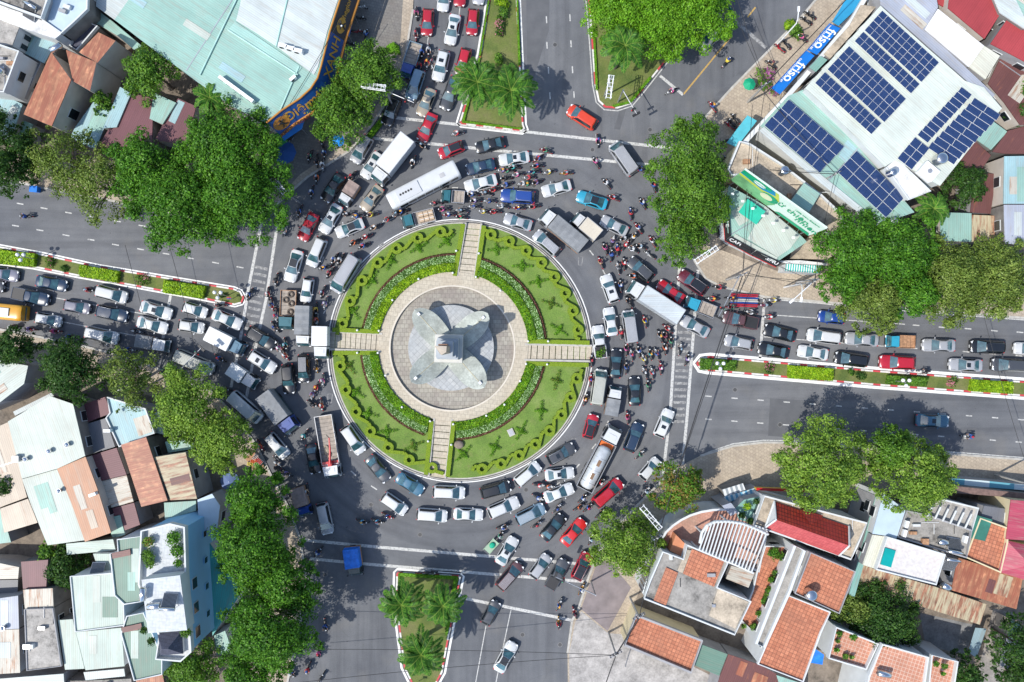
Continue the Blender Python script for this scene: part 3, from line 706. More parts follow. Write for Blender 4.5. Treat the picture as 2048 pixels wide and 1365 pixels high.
def hedge(pts, h, kind, label, z0=.13, name='hedge', leaf=.1, dens=90, group=None, cat='hedge', core=None, px=True, spread=.5):
    a = [P(x, y, z0 + h)[:2] for x, y in pts] if px else pts
    cx = sum(p[0] for p in a) / len(a); cy = sum(p[1] for p in a) / len(a); a = [(p[0] - cx, p[1] - cy) for p in a]
    root = empty(name, (cx, cy, z0)); tag(root, label, cat, group)
    mb = MB(); mb.prism([(p[0] * .97, p[1] * .97) for p in a], -.02, h * .82, 0); mb.build('branches', core or leafmat('hedge_core_' + kind, sc((LEAFC[kind]), .8), .0), root)
    n = int(poly_area(a) * dens); q = fill_poly(a, n); p = np.c_[q, h * (.82 + .22 * rng.uniform(0, 1, n))]
    nn = np.tile([0, 0, 1.0], (n, 1))
    # leaves on the sides
    per = []
    for i in range(len(a)):
        A_, B_ = np.array(a[i]), np.array(a[(i + 1) % len(a)]); l = np.linalg.norm(B_ - A_); k = int(l * h * dens * .7)
        if k:
            f = rng.uniform(0, 1, (k, 1)); per.append(np.c_[A_ + (B_ - A_) * f, rng.uniform(0, h, k)])
    if per: s = np.concatenate(per); p = np.r_[p, s]; nn = np.r_[nn, np.c_[s[:, :2] / (np.linalg.norm(s[:, :2], axis=1)[:, None] + 1e-6), np.full(len(s), .4)]]
    part('leaves', leaf_mesh('leaves', p, nn, leaf, LEAF[kind], spread=spread), root)
    return root
LEAF['q'] = [LEAF['g'][0], LEAF['y'][0], LEAF['d'][0]]
LEAFC = {'q': (.115, .235, .018), 'e': (.13, .2, .035), 'a': (.055, .155, .016), 'b': (.035, .088, .02), 'c': (.115, .135, .045), 'd': (.07, .15, .025), 'y': (.2, .3, .018), 'g': (.115, .235, .018), 'r': (.07, .15, .025), 'w': (.1, .16, .06), 'p': (.07, .15, .025), 'v': (.07, .15, .025), 'm': (.1, .03, .03)}
BUSY = 'trees along the streets'
TREES = [
 (452, 298, 94, 12, 'a', 'huge bright green tree beside the big teal roofed store'),
 (480, 388, 92, 12, 'a', 'wide bright green tree over the pavement corner at upper left'),
 (360, 412, 98, 11, 'a', 'bright green tree overhanging the upper left road'),
 (282, 345, 76, 10, 'a', 'bright green tree between the olive trees and the huge tree at upper left'),
 (122, 318, 72, 9, 'c', 'olive brown thin tree on the pavement below the rusty roofs'),
 (196, 372, 70, 9, 'c', 'olive brown thin tree with branches over the upper left road'),
 (55, 300, 40, 8, 'b', 'small dark tree under the cyan roofs at the left'),
 (14, 345, 52, 9, 'b', 'dark green tree cut by the left edge above the road'),
 (-4, 258, 45, 9, 'b', 'dark green tree cut by the left edge near the rusty house'),
 (303, 145, 56, 9, 'd', 'green tree between the beige house and the teal store roof'),
 (205, 206, 24, 6, 'd', 'small green tree below the beige house wall'),
 (735, 148, 64, 9, 'd', 'rounded green tree on the pavement by the queue of the top road'),
 (678, 226, 63, 9, 'd', 'rounded green tree in front of the blue shop sign'),
 (1235, 18, 66, 9, 'g', 'yellow green tree at the left of the wedge lawn top'),
 (1320, 38, 80, 10, 'g', 'large yellow green tree on the wedge lawn'),
 (1396, 20, 72, 10, 'g', 'yellow green tree shading a green truck on the wedge lawn edge'),
 (1380, 315, 78, 11, 'd', 'feathery green tree on the corner right of the top crosswalk'),
 (1383, 392, 76, 11, 'd', 'broad green tree left of the green billboard'),
 (1368, 478, 54, 9, 'd', 'smaller green tree above the corner pavement of the right road'),
 (1705, 495, 74, 11, 'a', 'bright green tree beside the green billboard end'),
 (1795, 500, 82, 11, 'a', 'bright green tree below the white roof of solar panels'),
 (1690, 560, 52, 10, 'a', 'bright green tree over the teal striped awning'),
 (1830, 590, 52, 10, 'a', 'bright green tree poking out over the right road'),
 (1745, 602, 66, 9, 'c', 'olive tree over the pavement left of the bright tree'),
 (1905, 560, 82, 10, 'c', 'wide olive tree above the right road'),
 (1992, 555, 80, 10, 'c', 'wide olive tree at the right edge above the road'),
 (1928, 368, 46, 8, 'b', 'dark tree standing between rusty roofs'),
 (1655, 932, 90, 14, 'e', 'big light olive tree casting shade on the lower right road'),
 (1832, 955, 80, 14, 'e', 'light green tree above the white slatted terrace'),
 (1782, 900, 48, 13, 'd', 'light green crown between the two big trees by the lower right road'),
 (1357, 978, 53, 8, 'r', 'round tree with rusty tipped leaves on the lower right corner'),
 (1252, 1090, 70, 9, 'e', 'round green tree by the red cars at lower right'),
 (28, 698, 42, 8, 'b', 'dark tree at the left edge below the queue'),
 (140, 742, 64, 10, 'b', 'large dark olive tree over the left pavement'),
 (248, 762, 66, 8, 'c', 'sparse olive tree with bare twigs at left'),
 (372, 812, 74, 9, 'e', 'green tree left of the white vans at lower left'),
 (442, 885, 62, 9, 'e', 'light green tree above the fruit stall'),
 (505, 1000, 58, 12, 'a', 'green tree below the fruit stall'),
 (512, 1095, 88, 14, 'a', 'dark green tree left of the bottom crosswalk'),
 (572, 1165, 62, 14, 'a', 'green tree shading the road by the blue covered truck'),
 (545, 1255, 96, 15, 'a', 'huge green tree at the bottom left of the lower road'),
 (500, 1350, 60, 10, 'a', 'green tree cut by the bottom edge'),
 (8, 970, 28, 6, 'b', 'small round tree cut by the left edge among tin roofs'),
 (132, 1138, 46, 7, 'b', 'fine leaved dark green tree between tin roofs at lower left'),
 (98, 1105, 26, 6, 'd', 'small tree beside a maroon roof at lower left'),
 (385, 1335, 56, 7, 'd', 'yellowish dark tree below the dark pyramid roof'),
 (1775, 1238, 72, 8, 'b', 'dense dark green tree in the garden of the white house'),
 (1702, 1215, 38, 7, 'c', 'olive tree next to the dense dark tree'),
 (2035, 1290, 52, 8, 'b', 'dark tree at the right edge beside the lane'),
 (1930, 1350, 42, 7, 'b', 'dark tree by the terrace at the bottom right'),
 (2040, 1350, 42, 7, 'b', 'dark tree in the bottom right corner'),
 (2046, 175, 26, 7, 'd', 'small tree at the right edge among rusty roofs'), (2046, 225, 26, 7, 'b', 'small dark tree at the right edge under the rusty roof'),
]
for x, y, r, h, k, lab in TREES:
    if r < 20: continue
    g_ = .34 if 'sparse' in lab or 'thin' in lab else .0
    lf = {'a': .155, 'g': .14, 'd': .145, 'b': .145, 'c': .145, 'r': .16, 'e': .145}[k]
    dn = {'a': 270, 'g': 320, 'd': 290, 'b': 280, 'c': 260, 'r': 240, 'e': 280}[k]
    if g_: dn *= .62
    tree(x, y, r, h, k, lab, BUSY, lf, dn, gaps=g_)
PG = 'feathery palms on the medians'
palm(955, 165, 62, 8.5, 'left one of the two feathery palms on the top median', group=PG); palm(1022, 182, 66, 8.5, 'right one of the two feathery palms on the top median', group=PG)
palm(1250, 92, 60, 8, 'lone feathery palm on the wedge lawn beside yellow green trees', group=PG)
palm(803, 1210, 56, 8, 'left one of the upper two palms on the bottom median', group=PG); palm(886, 1212, 54, 8, 'right one of the upper two palms on the bottom median', group=PG); palm(842, 1310, 60, 8, 'southernmost palm at the narrow end of the bottom median', group=PG)
palm(420, 196, 48, 7, 'coconut palm between the teal store roof and the huge tree', 13, group=None, name='coconut_palm'); palm(1868, 418, 44, 7.5, 'coconut palm below the white roof terrace with tanks', 14, group=None, name='coconut_palm')

# hedges and beds of the medians
for q, lab in (([(-8, 500), (-8, 527), (66, 533), (69, 508)], 'lime box hedge at the left edge of the left median'), ([(158, 530), (156, 552), (233, 565), (236, 543)], 'lime box hedge in the middle of the left median'), ([(327, 561), (324, 585), (404, 597), (409, 573)], 'lime box hedge near the round end of the left median')):
    hedge(q, .9, 'y', lab, group='box hedges of the left median', leaf=.12)
for q, k, lab in (([(1403, 718), (1403, 739), (1470, 741), (1474, 722)], 'd', 'dark hedge at the round end of the right median'), ([(1579, 732), (1578, 756), (1666, 762), (1668, 738)], 'y', 'bright lime box hedge on the right median below the white cars'), ([(1778, 752), (1776, 768), (1853, 773), (1858, 756)], 'd', 'dark hedge near a globe lamp on the right median'), ([(1946, 760), (1943, 782), (2026, 788), (2028, 765)], 'y', 'bright lime box hedge toward the right end of the right median')):
    hedge(q, .9, k, lab, group='box hedges of the right median', leaf=.12)
for i, (x, y, r, k, lab) in enumerate([(105, 525, 12, 'p', 'pink flowering shrub on the left median near the left edge'), (130, 535, 9, 'b', 'dark low shrub on the left median near the pink one'), (287, 563, 14, 'p', 'pink flecked shrub in the middle of the left median'), (447, 592, 8, 'b', 'tiny shrub by the globe lamp of the left median'),
        (1540, 735, 13, 'p', 'shrub with pink flowers on the right median left of a lime hedge'), (1720, 752, 14, 'b', 'dark shrub on the right median under the red car'), (1903, 765, 14, 'p', 'flecked shrub on the right median right of the lamp'), (1700, 745, 8, 'd', 'tiny green shrub right of the lime hedge on the right median')]):
    shrub(x, y, r, .7, k, lab)
for x, y, r, k, lab in [(1004, 8, 16, 'y', 'lime shrub at the top of the top median'), (1010, 28, 13, 'd', 'green shrub on the top median'), (1003, 45, 14, 'p', 'pink flowering oleander on the top median'), (1002, 66, 13, 'p', 'lowest pink flowering oleander on the top median'), (1000, 122, 14, 'd', 'clump of green stems just above the palms on the top median'),
        (1590, 62, 24, 'd', 'green street shrub beside parked motorbikes'), (1578, 50, 14, 'y', 'yellowish shrub on the pavement at the upper right'), (1527, 160, 24, 'v', 'purple bougainvillea by the blue awning'), (1545, 185, 12, 'v', 'small purple bougainvillea near the awning end')]:
    shrub(x, y, r, 1.3, k, lab, leaf=.14, z0=.14)
for pts, lab in (([(958, 114), (961, 115), (928, 246), (924, 245)], 'low lime edging hedge on the left side of the top median'), ([(1036, 0), (1033, 0), (1037, 130), (1041, 130)], 'low lime edging hedge on the right side of the top median'),
                 ([(926, 241), (1044, 256), (1044, 259), (925, 245)], 'low lime edging hedge at the foot of the top median'), ([(976, 0), (979, 0), (961, 112), (958, 111)], 'low lime edging hedge at the upper left of the top median'),
                 ([(797, 1147), (915, 1154), (915, 1160), (797, 1153)], 'low lime edging hedge at the head of the bottom median'), ([(915, 1158), (908, 1158), (890, 1270), (895, 1272)], 'low lime edging hedge on the right of the bottom median'), ([(797, 1155), (802, 1155), (808, 1250), (802, 1250)], 'low lime edging hedge on the left of the bottom median'),
                 ([(1186, 60), (1190, 60), (1196, 180), (1192, 180)], 'low lime edging hedge on the left of the wedge lawn'), ([(1225, 210), (1258, 203), (1300, 152), (1304, 156), (1262, 206), (1228, 214)], 'low lime edging hedge along the wedge lawn corner')):
    hedge(pts, .4, 'g', lab, leaf=.08, dens=110, group='edging hedges of the medians')
for q, lab in (([(712, 296), (760, 238), (785, 190), (792, 195), (768, 243), (722, 303)], 'curved lime hedge under the rounded trees beside the kerb'), ([(772, 92), (786, 84), (798, 92), (800, 108), (790, 104), (776, 104)], 'small ring shaped hedge on the pavement above the rounded trees')):
    hedge(q, .5, 'g', lab, leaf=.09)

# ---------------------------------------------------------------- the island's planting
def pol(cx, cy, r, a): return (cx + r * math.cos(a), cy + r * math.sin(a))
QUAD = {'upper left': ((R(180 + 7.5), R(270 - 3.5)), 7), 'upper right': ((R(270 + 10.5), R(360 - 5.5)), 8), 'lower right': ((R(8.5), R(90 + 1 - 7)), 8), 'lower left': ((R(97.5), R(180 - 1.5)), 7)}
# side hedges end at the paths: (outer point, inner point) per quadrant
SIDE = {'upper left': [((667, 660), (759, 664)), ((927, 450), (910, 553))], 'upper right': [((968, 453), (953, 558)), ((1178, 686), (1055, 683))],
        'lower right': [((1176, 730), (1052, 727)), ((896, 952), (908, 842))], 'lower left': [((853, 948), (864, 842)), ((667, 706), (757, 706))]}
for q, ((a0, a1), nl) in QUAD.items():
    mb = MB()
    def seg(p, q_):
        L_ = [(p[0] + (q_[0] - p[0]) * k / 8, p[1] + (q_[1] - p[1]) * k / 8) for k in range(9)]; mb.strip(poly2(L_), .46, .18, .8, 0, noise=.1)
    RL = 239; prev = pol(CX, CY, 246, a0)
    for i in range(nl):
        a = a0 + (a1 - a0) * (i + .5) / nl; c_ = pol(CX, CY, RL, a); mb.strip(poly2(circ(*c_, 7.9, 18)), .46, .18, .84, 0, True, noise=.1)
        en = pol(CX, CY, RL + 5.0, a - 6.2 / RL); ex = pol(CX, CY, RL - 5.5, a + 6.2 / RL); seg(prev, en)
        k_ = pol(CX, CY, RL - 8, a + 15 / RL); seg(ex, k_); prev = k_
    seg(prev, pol(CX, CY, 240, a1))
    for o_, i_ in SIDE[q]:
        n_ = 30; mb.strip(poly2([(o_[0] + (i_[0] - o_[0]) * k / n_, o_[1] + (i_[1] - o_[1]) * k / n_) for k in range(n_ + 1)]), .62, .17, .78, 0, noise=.08)
    m_, t_, b_ = newmat('clipped_hedge_' + q.replace(' ', '_')); v_ = wpos(t_); n_ = noise(t_, v_, 9, 4)
    t_.links.new(ramp(t_, n_, [(.3, (.08, .145, .008)), (.5, (.165, .245, .01)), (.72, (.24, .32, .02))]), b_.inputs['Base Color']); b_.inputs['Roughness'].default_value = .9
    bump(t_, b_, n_, .9, .12)
    c = P(*pol(CX, CY, 200, (a0 + a1) / 2)); l = Vector((c[0], c[1], .2)); mb.v = [(v[0] - l.x, v[1] - l.y, v[2] - l.z) for v in mb.v]
    o = mb.build('hedge', m_, loc=l); tag(o, f'clipped lime hedge with looping curls round the {q} lawn of the island', 'hedge', 'looping hedges of the island')
    # planting bed between lawn and plaza
    def band(r0, r1, aa0, aa1, n=30):
        return [P(*pol(PX0, PY0, r0, a), .2)[:2] for a in np.linspace(aa0, aa1, n)] + [P(*pol(PX0, PY0, r1, a), .2)[:2] for a in np.linspace(aa1, aa0, n)]
    g0 = {'upper left': (R(191.5), R(271.5)), 'upper right': (R(288), R(355)), 'lower right': (R(12.5), R(88)), 'lower left': (R(108), R(176))}[q]
    for r0, r1, h, k, nm, lab, lf in ((150, 166, .75, 'y' if q == 'upper left' else 'q', 'bed_shrubs', 'yellow green shrub band nearest the plaza', .13), (166.5, 181, .55, 'w', 'bed_shrubs', 'white flecked shrub band', .12), (182.5, 186.5, .35, 'm', 'edging_plants', 'dark maroon edging plants', .08)):
        pl = band(r0, r1, *g0); cc = np.mean(np.array(pl), 0)
        hh = hedge(pl, h, k, f'{lab} of the {q} quarter of the island', z0=.2, name=nm, leaf=lf, dens=150 if h > .4 else 110, group=nm.replace('_', ' ') + ' of the island', cat='plants' , px=False, core=leafmat('bed_core', (.05, .11, .02), 0) if k != 'm' else M_SOIL, spread=.6)
# cross shaped clipped shrubs
TOP = [(706, 621, -1.0, 'upper left'), (743, 561, 1.0, 'upper left'), (782, 522, 1.2, 'upper left'), (837, 496, .5, 'upper left'), (892, 483, .7, 'upper left'),
       (993, 500, .1, 'upper right'), (1044, 533, .0, 'upper right'), (1076, 564, .2, 'upper right'), (1102, 608, -.3, 'upper right'), (1117, 660, -.6, 'upper right'),
       (1113, 762, 1.3, 'lower right'), (1082, 822, 1.5, 'lower right'), (1042, 862, 1.1, 'lower right'), (989, 894, 1.2, 'lower right'), (926, 908, .8, 'lower right'),
       (827, 892, .4, 'lower left'), (774, 863, .1, 'lower left'), (736, 828, -.2, 'lower left'), (712, 784, -.6, 'lower left'), (697, 731, -.9, 'lower left')]
ordw = ['first', 'second', 'third', 'fourth', 'fifth']; cnt = {}
for x, y, a, q in TOP:
    i = cnt.get(q, 0); cnt[q] = i + 1
    c = Vector(P(x, y, .2)); root = empty('clipped_shrub', c); tag(root, f'cross shaped clipped shrub, {ordw[i]} clockwise around the {q} lawn of the island', 'shrub', 'cross shaped shrubs of the island')
    L = []
    for arm, ln in ((0, 1.45), (math.pi, 1.35), (math.pi / 2, .8), (-math.pi / 2, .75)):
        for f in (.25, .6, .95): L.append(((math.cos(a + arm) * ln * f, math.sin(a + arm) * ln * f, .25), .3 * (1.15 - f * .35), random.choice([0, 1, 2])))
    L.append(((0, 0, .4), .42, 1)); p, n, cl = crown_points(L, 300, flat=1.0)
    part('foliage', leaf_mesh('foliage', p, n, .085, LEAF['r'] if (x + y) % 3 == 0 else LEAF['g'], wts=(.5, .2, .3), clump=None), root)
    s_ = MB(); s_.tube([(0, 0, -.02), (0, 0, .4)], .06, 5); s_.build('stem', M_BARK, root)
# ---------------------------------------------------------------- label helper for repeats: look + zone + rank
def zone(x, y):
    d = math.hypot(x - CX, y - CY)
    if y < 262 and x < 1160: return 'on the top road'
    if y < 262: return 'on the upper right street'
    if x < 485 and y < 760: return 'on the left road'
    if x > 1375 and y < 900: return 'on the right road'
    if y > 1165: return 'on the bottom road'
    if abs(y - CY) < 200 and x < CX: return 'left of the island'
    if abs(y - CY) < 200 and x > CX: return 'right of the island'
    if y < CY: return 'above the island'
    return 'below the island'
NTH = ['first', 'second', 'third', 'fourth', 'fifth', 'sixth', 'seventh', 'eighth', 'ninth', 'tenth', 'eleventh', 'twelfth', 'thirteenth', 'fourteenth', 'fifteenth', 'sixteenth', 'seventeenth', 'eighteenth', 'nineteenth', 'twentieth', 'twenty-first', 'twenty-second', 'twenty-third', 'twenty-fourth', 'twenty-fifth']
REG = []      # (object, desc, zone, x, y)
def register(o, desc, x, y, z=None): REG.append((o, desc, z or zone(x, y), x, y))
def finish_labels():
    gr = {}
    for r in REG: gr.setdefault((r[1], r[2]), []).append(r)
    for (d, z), L in gr.items():
        if len(L) == 1: L[0][0]['label'] = f'{d} {z}'; continue
        vert = ('left of' in z or 'right of' in z or 'top road' in z or 'bottom road' in z)
        key = 4 if vert else 3
        L.sort(key=lambda r: r[key])
        side = ('top', 'bottom') if vert else ('left', 'right')
        n = len(L)
        for i, r in enumerate(L):
            if i == 0: w = 'topmost' if vert else 'leftmost'
            elif i == n - 1: w = 'lowest' if vert else 'rightmost'
            elif i < (n + 1) // 2: w = f'{NTH[i]} from the {side[0]}'
            else: w = f'{NTH[n - 1 - i]} from the {side[1]}'
            r[0]['label'] = f'{d} {z}, {w}'
PAINTS = {'w': ('white', (.6, .615, .62)), 'k': ('black', (.012, .014, .018)), 'g': ('grey', (.07, .075, .085)), 's': ('silver', (.42, .43, .45)), 'r': ('red', (.42, .012, .028)), 'm': ('maroon', (.13, .018, .035)),
          'n': ('navy', (.015, .035, .075)), 'b': ('blue', (.015, .06, .28)), 'c': ('cyan', (.03, .32, .47)), 'o': ('orange', (.62, .055, .02)), 't': ('gold', (.36, .31, .24)), 'L': ('lightblue', (.22, .33, .42)),
          'B': ('brown', (.11, .05, .055)), 'e': ('steelblue', (.06, .17, .26)), 'v': ('palegreen', (.45, .46, .41)), 'y': ('yellow', (.66, .33, .02)), 'T': ('teal', (.02, .13, .16)), 'D': ('darkgreen', (.015, .06, .055)), 'l': ('lilac', (.2, .2, .25)), 'R': ('scarlet', (.6, .02, .02))}
CN = {'lightblue': 'pale blue', 'palegreen': 'pale green', 'steelblue': 'steel blue', 'darkgreen': 'dark green', 'lilac': 'lilac grey'}
def pm(c): return paint(*PAINTS[c])
def cname(c): n = PAINTS[c][0]; return CN.get(n, n)

# ---------------------------------------------------------------- cars
SPEC = {  # L, W, H, belt, hood x (front of cabin base), rear x (rear of cabin base), roof x0, roof x1, tail height
 's': dict(L=4.65, W=1.82, H=1.44, belt=.92, c1=1.1, c0=-1.78, r1=.2, r0=-.95, hood=.86, boot=.93),
 'h': dict(L=4.0, W=1.72, H=1.5, belt=.93, c1=1.08, c0=-1.93, r1=.22, r0=-1.55, hood=.9, boot=.93),
 'u': dict(L=4.75, W=1.9, H=1.72, belt=1.08, c1=1.08, c0=-2.28, r1=.28, r0=-1.95, hood=1.02, boot=1.08),
 'v': dict(L=4.6, W=1.84, H=1.72, belt=1.0, c1=1.5, c0=-2.24, r1=.6, r0=-1.98, hood=.95, boot=1.0),
 'p': dict(L=5.3, W=1.9, H=1.78, belt=1.08, c1=1.3, c0=-.75, r1=.52, r0=-.45, hood=1.05, boot=1.05),
 'b': dict(L=5.5, W=1.95, H=2.25, belt=1.25, c1=2.4, c0=-2.68, r1=1.6, r0=-2.55, hood=1.1, boot=1.25)}
KN = {'s': ('sedan', 'sedan'), 'h': ('hatchback', 'hatchback'), 'u': ('suv', 'SUV'), 'v': ('people_carrier', 'people carrier'), 'p': ('pickup_truck', 'pickup truck'), 'b': ('van', 'van')}
TM = {}
def car_templates(k):
    if k in TM: return TM[k]
    S = SPEC[k]; L, W, Hh = S['L'], S['W'], S['H']; T = {}
    hl, hw = L / 2, W / 2
    # lower body loft
    xs = [-hl, -hl + .07, -hl + .28, -hl + .75, S['c0'] + .1 if S['c0'] + .1 > -hl + .8 else -hl + .9, -.4, .5, S['c1'], S['c1'] + .3 if S['c1'] + .3 < hl - .6 else hl - .62, hl - .5, hl - .22, hl - .07, hl]
    xs = sorted(set(round(x, 3) for x in xs))
    def hwid(x):
        f = abs(x) / hl; rnd = (1 - max(0, (f - .80) / .20) ** 2.6 * (.30 if x > 0 else .22)); return hw * rnd * (1 - .03 * f)
    def top(x):
        if x > S['c1'] - .05:
            f = (x - S['c1']) / (hl - S['c1']); return S['belt'] + (S['hood'] - S['belt']) * min(1, f * 1.2) - .22 * max(0, f - .72) ** 1.4 * 2.2
        if x < S['c0'] + .05: f = (S['c0'] - x) / (hl + S['c0'] + .01); return S['boot'] - .12 * max(0, f - .55)
        return S['belt']
    mb = MB(); ring = []
    for x in xs:
        w, z = hwid(x), top(x)
        ring.append([(x, -w * .9, .22), (x, -w, .42), (x, -w, z - .26), (x, -w * .96, z - .09), (x, -w * .82, z), (x, 0, z + .035), (x, w * .82, z), (x, w * .96, z - .09), (x, w, z - .26), (x, w, .42), (x, w * .9, .22)])
    n = len(ring[0]); vs = [v for r in ring for v in r]
    fs = [(i * n + j, (i + 1) * n + j, (i + 1) * n + j + 1, i * n + j + 1)[::-1] for i in range(len(xs) - 1) for j in range(n - 1)]
    mb.add(vs, fs, 0, True); mb.add(ring[0], [tuple(range(n))[::-1]], 0); mb.add(ring[-1], [tuple(range(n))], 0)
    # bonnet shut lines and bumper lip
    mb.box((hl - .02, 0, .42), (.12, W * .74, .22), 1); mb.box((-hl + .02, 0, .42), (.12, W * .8, .2), 1)
    yb = hwid(S['c1']) * .80
    if k != 'b': mb.box(((S['c1'] + hl) / 2 - .02, yb * .93, top((S['c1'] + hl) / 2) + .012), (hl - S['c1'] - .35, .025, .012), 1); mb.box(((S['c1'] + hl) / 2 - .02, -yb * .93, top((S['c1'] + hl) / 2) + .012), (hl - S['c1'] - .35, .025, .012), 1)
    mb.box((hl + .03, 0, .5), (.03, .42, .12), 2)
    if k == 'p':   # open bed: dark recess with rim
        bx = (-hl + .12 + S['c0'] - .05) / 2; bl = (S['c0'] - .05) - (-hl + .12)
        mb.box((bx, 0, S['boot'] + .05), (bl, W * .80, .04), 1)
        for sy in (-1, 1): mb.box((bx, sy * W * .425, S['boot'] + .07), (bl + .1, .09, .1), 0)
        mb.box((-hl + .09, 0, S['boot'] + .07), (.08, W * .8, .1), 0)
    # cabin
    wb = hw * .90; wr = hw * (.68 if k in 'shv' else .73); wr = hw * .84 if k == 'b' else wr
    bz = S['belt'] - .03
    rings = []
    for f, cr in ((0, 0), (.55, 0), (.9, 0), (1, 1)):
        ff = {0: 0, .55: .55, .9: .93, 1: 1}[f]
        x1 = S['c1'] + (S['r1'] - S['c1']) * ff; x0 = S['c0'] + (S['r0'] - S['c0']) * ff; w = wb + (wr - wb) * ff
        if f == 1: x1 -= .14; x0 += .14; w -= .12
        z = bz + (Hh - .05 - bz) * f if f < 1 else Hh
        cx = .16
        rings.append([(x0, -w + cx, z), (x0 + cx, -w, z), ((x0 + x1) / 2, -w * 1.012, z), (x1 - cx, -w, z), (x1, -w + cx * 1.4, z), (x1 + .06, 0, z), (x1, w - cx * 1.4, z), (x1 - cx, w, z), ((x0 + x1) / 2, w * 1.012, z), (x0 + cx, w, z), (x0, w - cx, z), (x0 - .04, 0, z)])
    m = len(rings[0]); vs = [v for r in rings for v in r]
    mb.add(vs, [(i * m + j, i * m + (j + 1) % m, (i + 1) * m + (j + 1) % m, (i + 1) * m + j) for i in range(3) for j in range(m)], 0, True)
    topz = [(v[0], v[1], v[2]) for v in rings[-1]]; c = ((S['r0'] + S['r1']) / 2, 0, Hh + .04)
    mb.add(topz + [c], [(j, (j + 1) % m, m) for j in range(m)], 0, True)
    T['body'] = mb.mesh('body', [pm('w'), M_BLACK, M_LAMP])
    def glass(name, P4, nrm, nseg=6, bow=.06, off=.026, inset=.985, mat=M_GLASS):
        A, B, C, D = [Vector(p) for p in P4]; cc = (A + B + C + D) / 4; A, B, C, D = [cc + (q - cc) * inset for q in (A, B, C, D)]; nrm = Vector(nrm).normalized(); g = MB(); vs = []
        for i in range(nseg + 1):
            f = i / nseg; b = 4 * f * (1 - f) * bow
            for e0, e1 in ((A, B), (D, C)): vs.append(e0.lerp(e1, f) + nrm * off + Vector((nrm.x, nrm.y, 0)) * b)
        fs = [(2 * i, 2 * i + 2, 2 * i + 3, 2 * i + 1) for i in range(nseg)]
        k2 = len(vs); vs += [v - nrm * .015 for v in vs]; fs2 = [tuple(reversed([q + k2 for q in f])) for f in fs]
        g.add(vs, fs + fs2, 0, True); return g.mesh(name, mat)
    c1, c0, r1, r0 = S['c1'], S['c0'], S['r1'], S['r0']; zt = Hh - .07
    T['windscreen'] = glass('windscreen', [(c1 - .02, -wb * .95, bz + .04), (c1 - .02, wb * .95, bz + .04), (r1 - .02, wr * .93, zt), (r1 - .02, -wr * .93, zt)], (zt - bz, 0, c1 - r1))
    T['rear_window'] = glass('rear_window', [(c0 + .02, wb * .86, bz + .06), (c0 + .02, -wb * .86, bz + .06), (r0, -wr * .82, zt), (r0, wr * .82, zt)], (-(zt - bz), 0, (r0 - c0)), mat=M_GLASS if k == 's' else M_GLASSD)
    for s_, nm in ((1, 'L'), (-1, 'R')):
        T['side_window' + nm] = glass('side_window', [(c1 - .28, s_ * (wb - .0), bz + .06), (c0 + .3, s_ * (wb - .0), bz + .06), (r0 + .12, s_ * wr, zt), (r1 - .1, s_ * wr, zt)], (0, s_ * (zt - bz), (wb - wr) + .02), 2, 0, .03, .94, M_GLASSD)
    w = MB(); w.tube([(0, -.1, 0), (0, .1, 0)], .32, 14); w.tube([(0, -.105, 0), (0, .105, 0)], .19, 10, 1); T['wheel'] = w.mesh('wheel', [M_RUBBER, M_METAL])
    T['wpos'] = [(hl * .64, s_ * (hw - .12), .32) for s_ in (-1, 1)] + [(-hl * .60, s_ * (hw - .12), .32) for s_ in (-1, 1)]
    zh = top(hl - .15)
    for s_, nm in ((1, 'L'), (-1, 'R')):
        q = MB(); q.box((hl - .17, s_ * hwid(hl - .1) * .78, zh - .07), (.34, .26, .17), 0, -s_ * .45); T['headlight' + nm] = q.mesh('headlight', [M_LAMP])
        q = MB(); q.box((-hl + .1, s_ * hwid(-hl + .1) * .82, S['boot'] - .16), (.24, .24, .2), 0, s_ * .3); T['tail_light' + nm] = q.mesh('tail_light', [M_TAIL])
        q = MB(); q.box((c1 - .42, s_ * (hw + .09), S['belt'] + .05), (.13, .22, .14), 0, s_ * .25); T['wing_mirror' + nm] = q.mesh('wing_mirror', [pm('w')])
    q = MB(); q.box(((r1 + r0) / 2 + .28, 0, Hh + .035), (.55, wr * .95, .02)); T['sunroof'] = q.mesh('sunroof', [M_GLASSD])
    q = MB(); q.box(((r1 + r0) / 2, 0, Hh + .035), (abs(r1 - r0) * .93, wr * 1.62, .05)); T['roof_panel'] = q.mesh('roof_panel', [pm('k')])
    q = MB()
    for s_ in (-1, 1): q.tube([(r0 + .15, s_ * wr * .9, Hh - .0), (r0 + .3, s_ * wr * .9, Hh + .07), (r1 - .3, s_ * wr * .9, Hh + .07), (r1 - .12, s_ * wr * .9, Hh)], .022, 5)
    T['roof_rails'] = q.mesh('roof_rails', [M_METAL])
    q = MB(); 
    for i in range(9): q.box(((r1 + r0) / 2, -wr * .8 + wr * 1.6 * i / 8, Hh + .045), (abs(r1 - r0) * .9, .05, .025))
    T['roof_ribs'] = q.mesh('roof_ribs', [pm('w')])
    q = MB(); q.tube([(r0 + .1, 0, Hh), (r0 - .1, 0, Hh + .22)], .012, 4); T['aerial'] = q.mesh('aerial', [M_BLACK])
    TM[k] = T; return T
def vehicle_root(name, fx, fy, rx, ry, zc=.9):
    a = Vector(P(fx, fy, zc)[:2]); b = Vector(P(rx, ry, zc)[:2]); c = (a + b) / 2; d = a - b
    r = empty(name, (c.x, c.y, .0), math.atan2(d.y, d.x)); return r, d.length, ((fx + rx) / 2, (fy + ry) / 2)
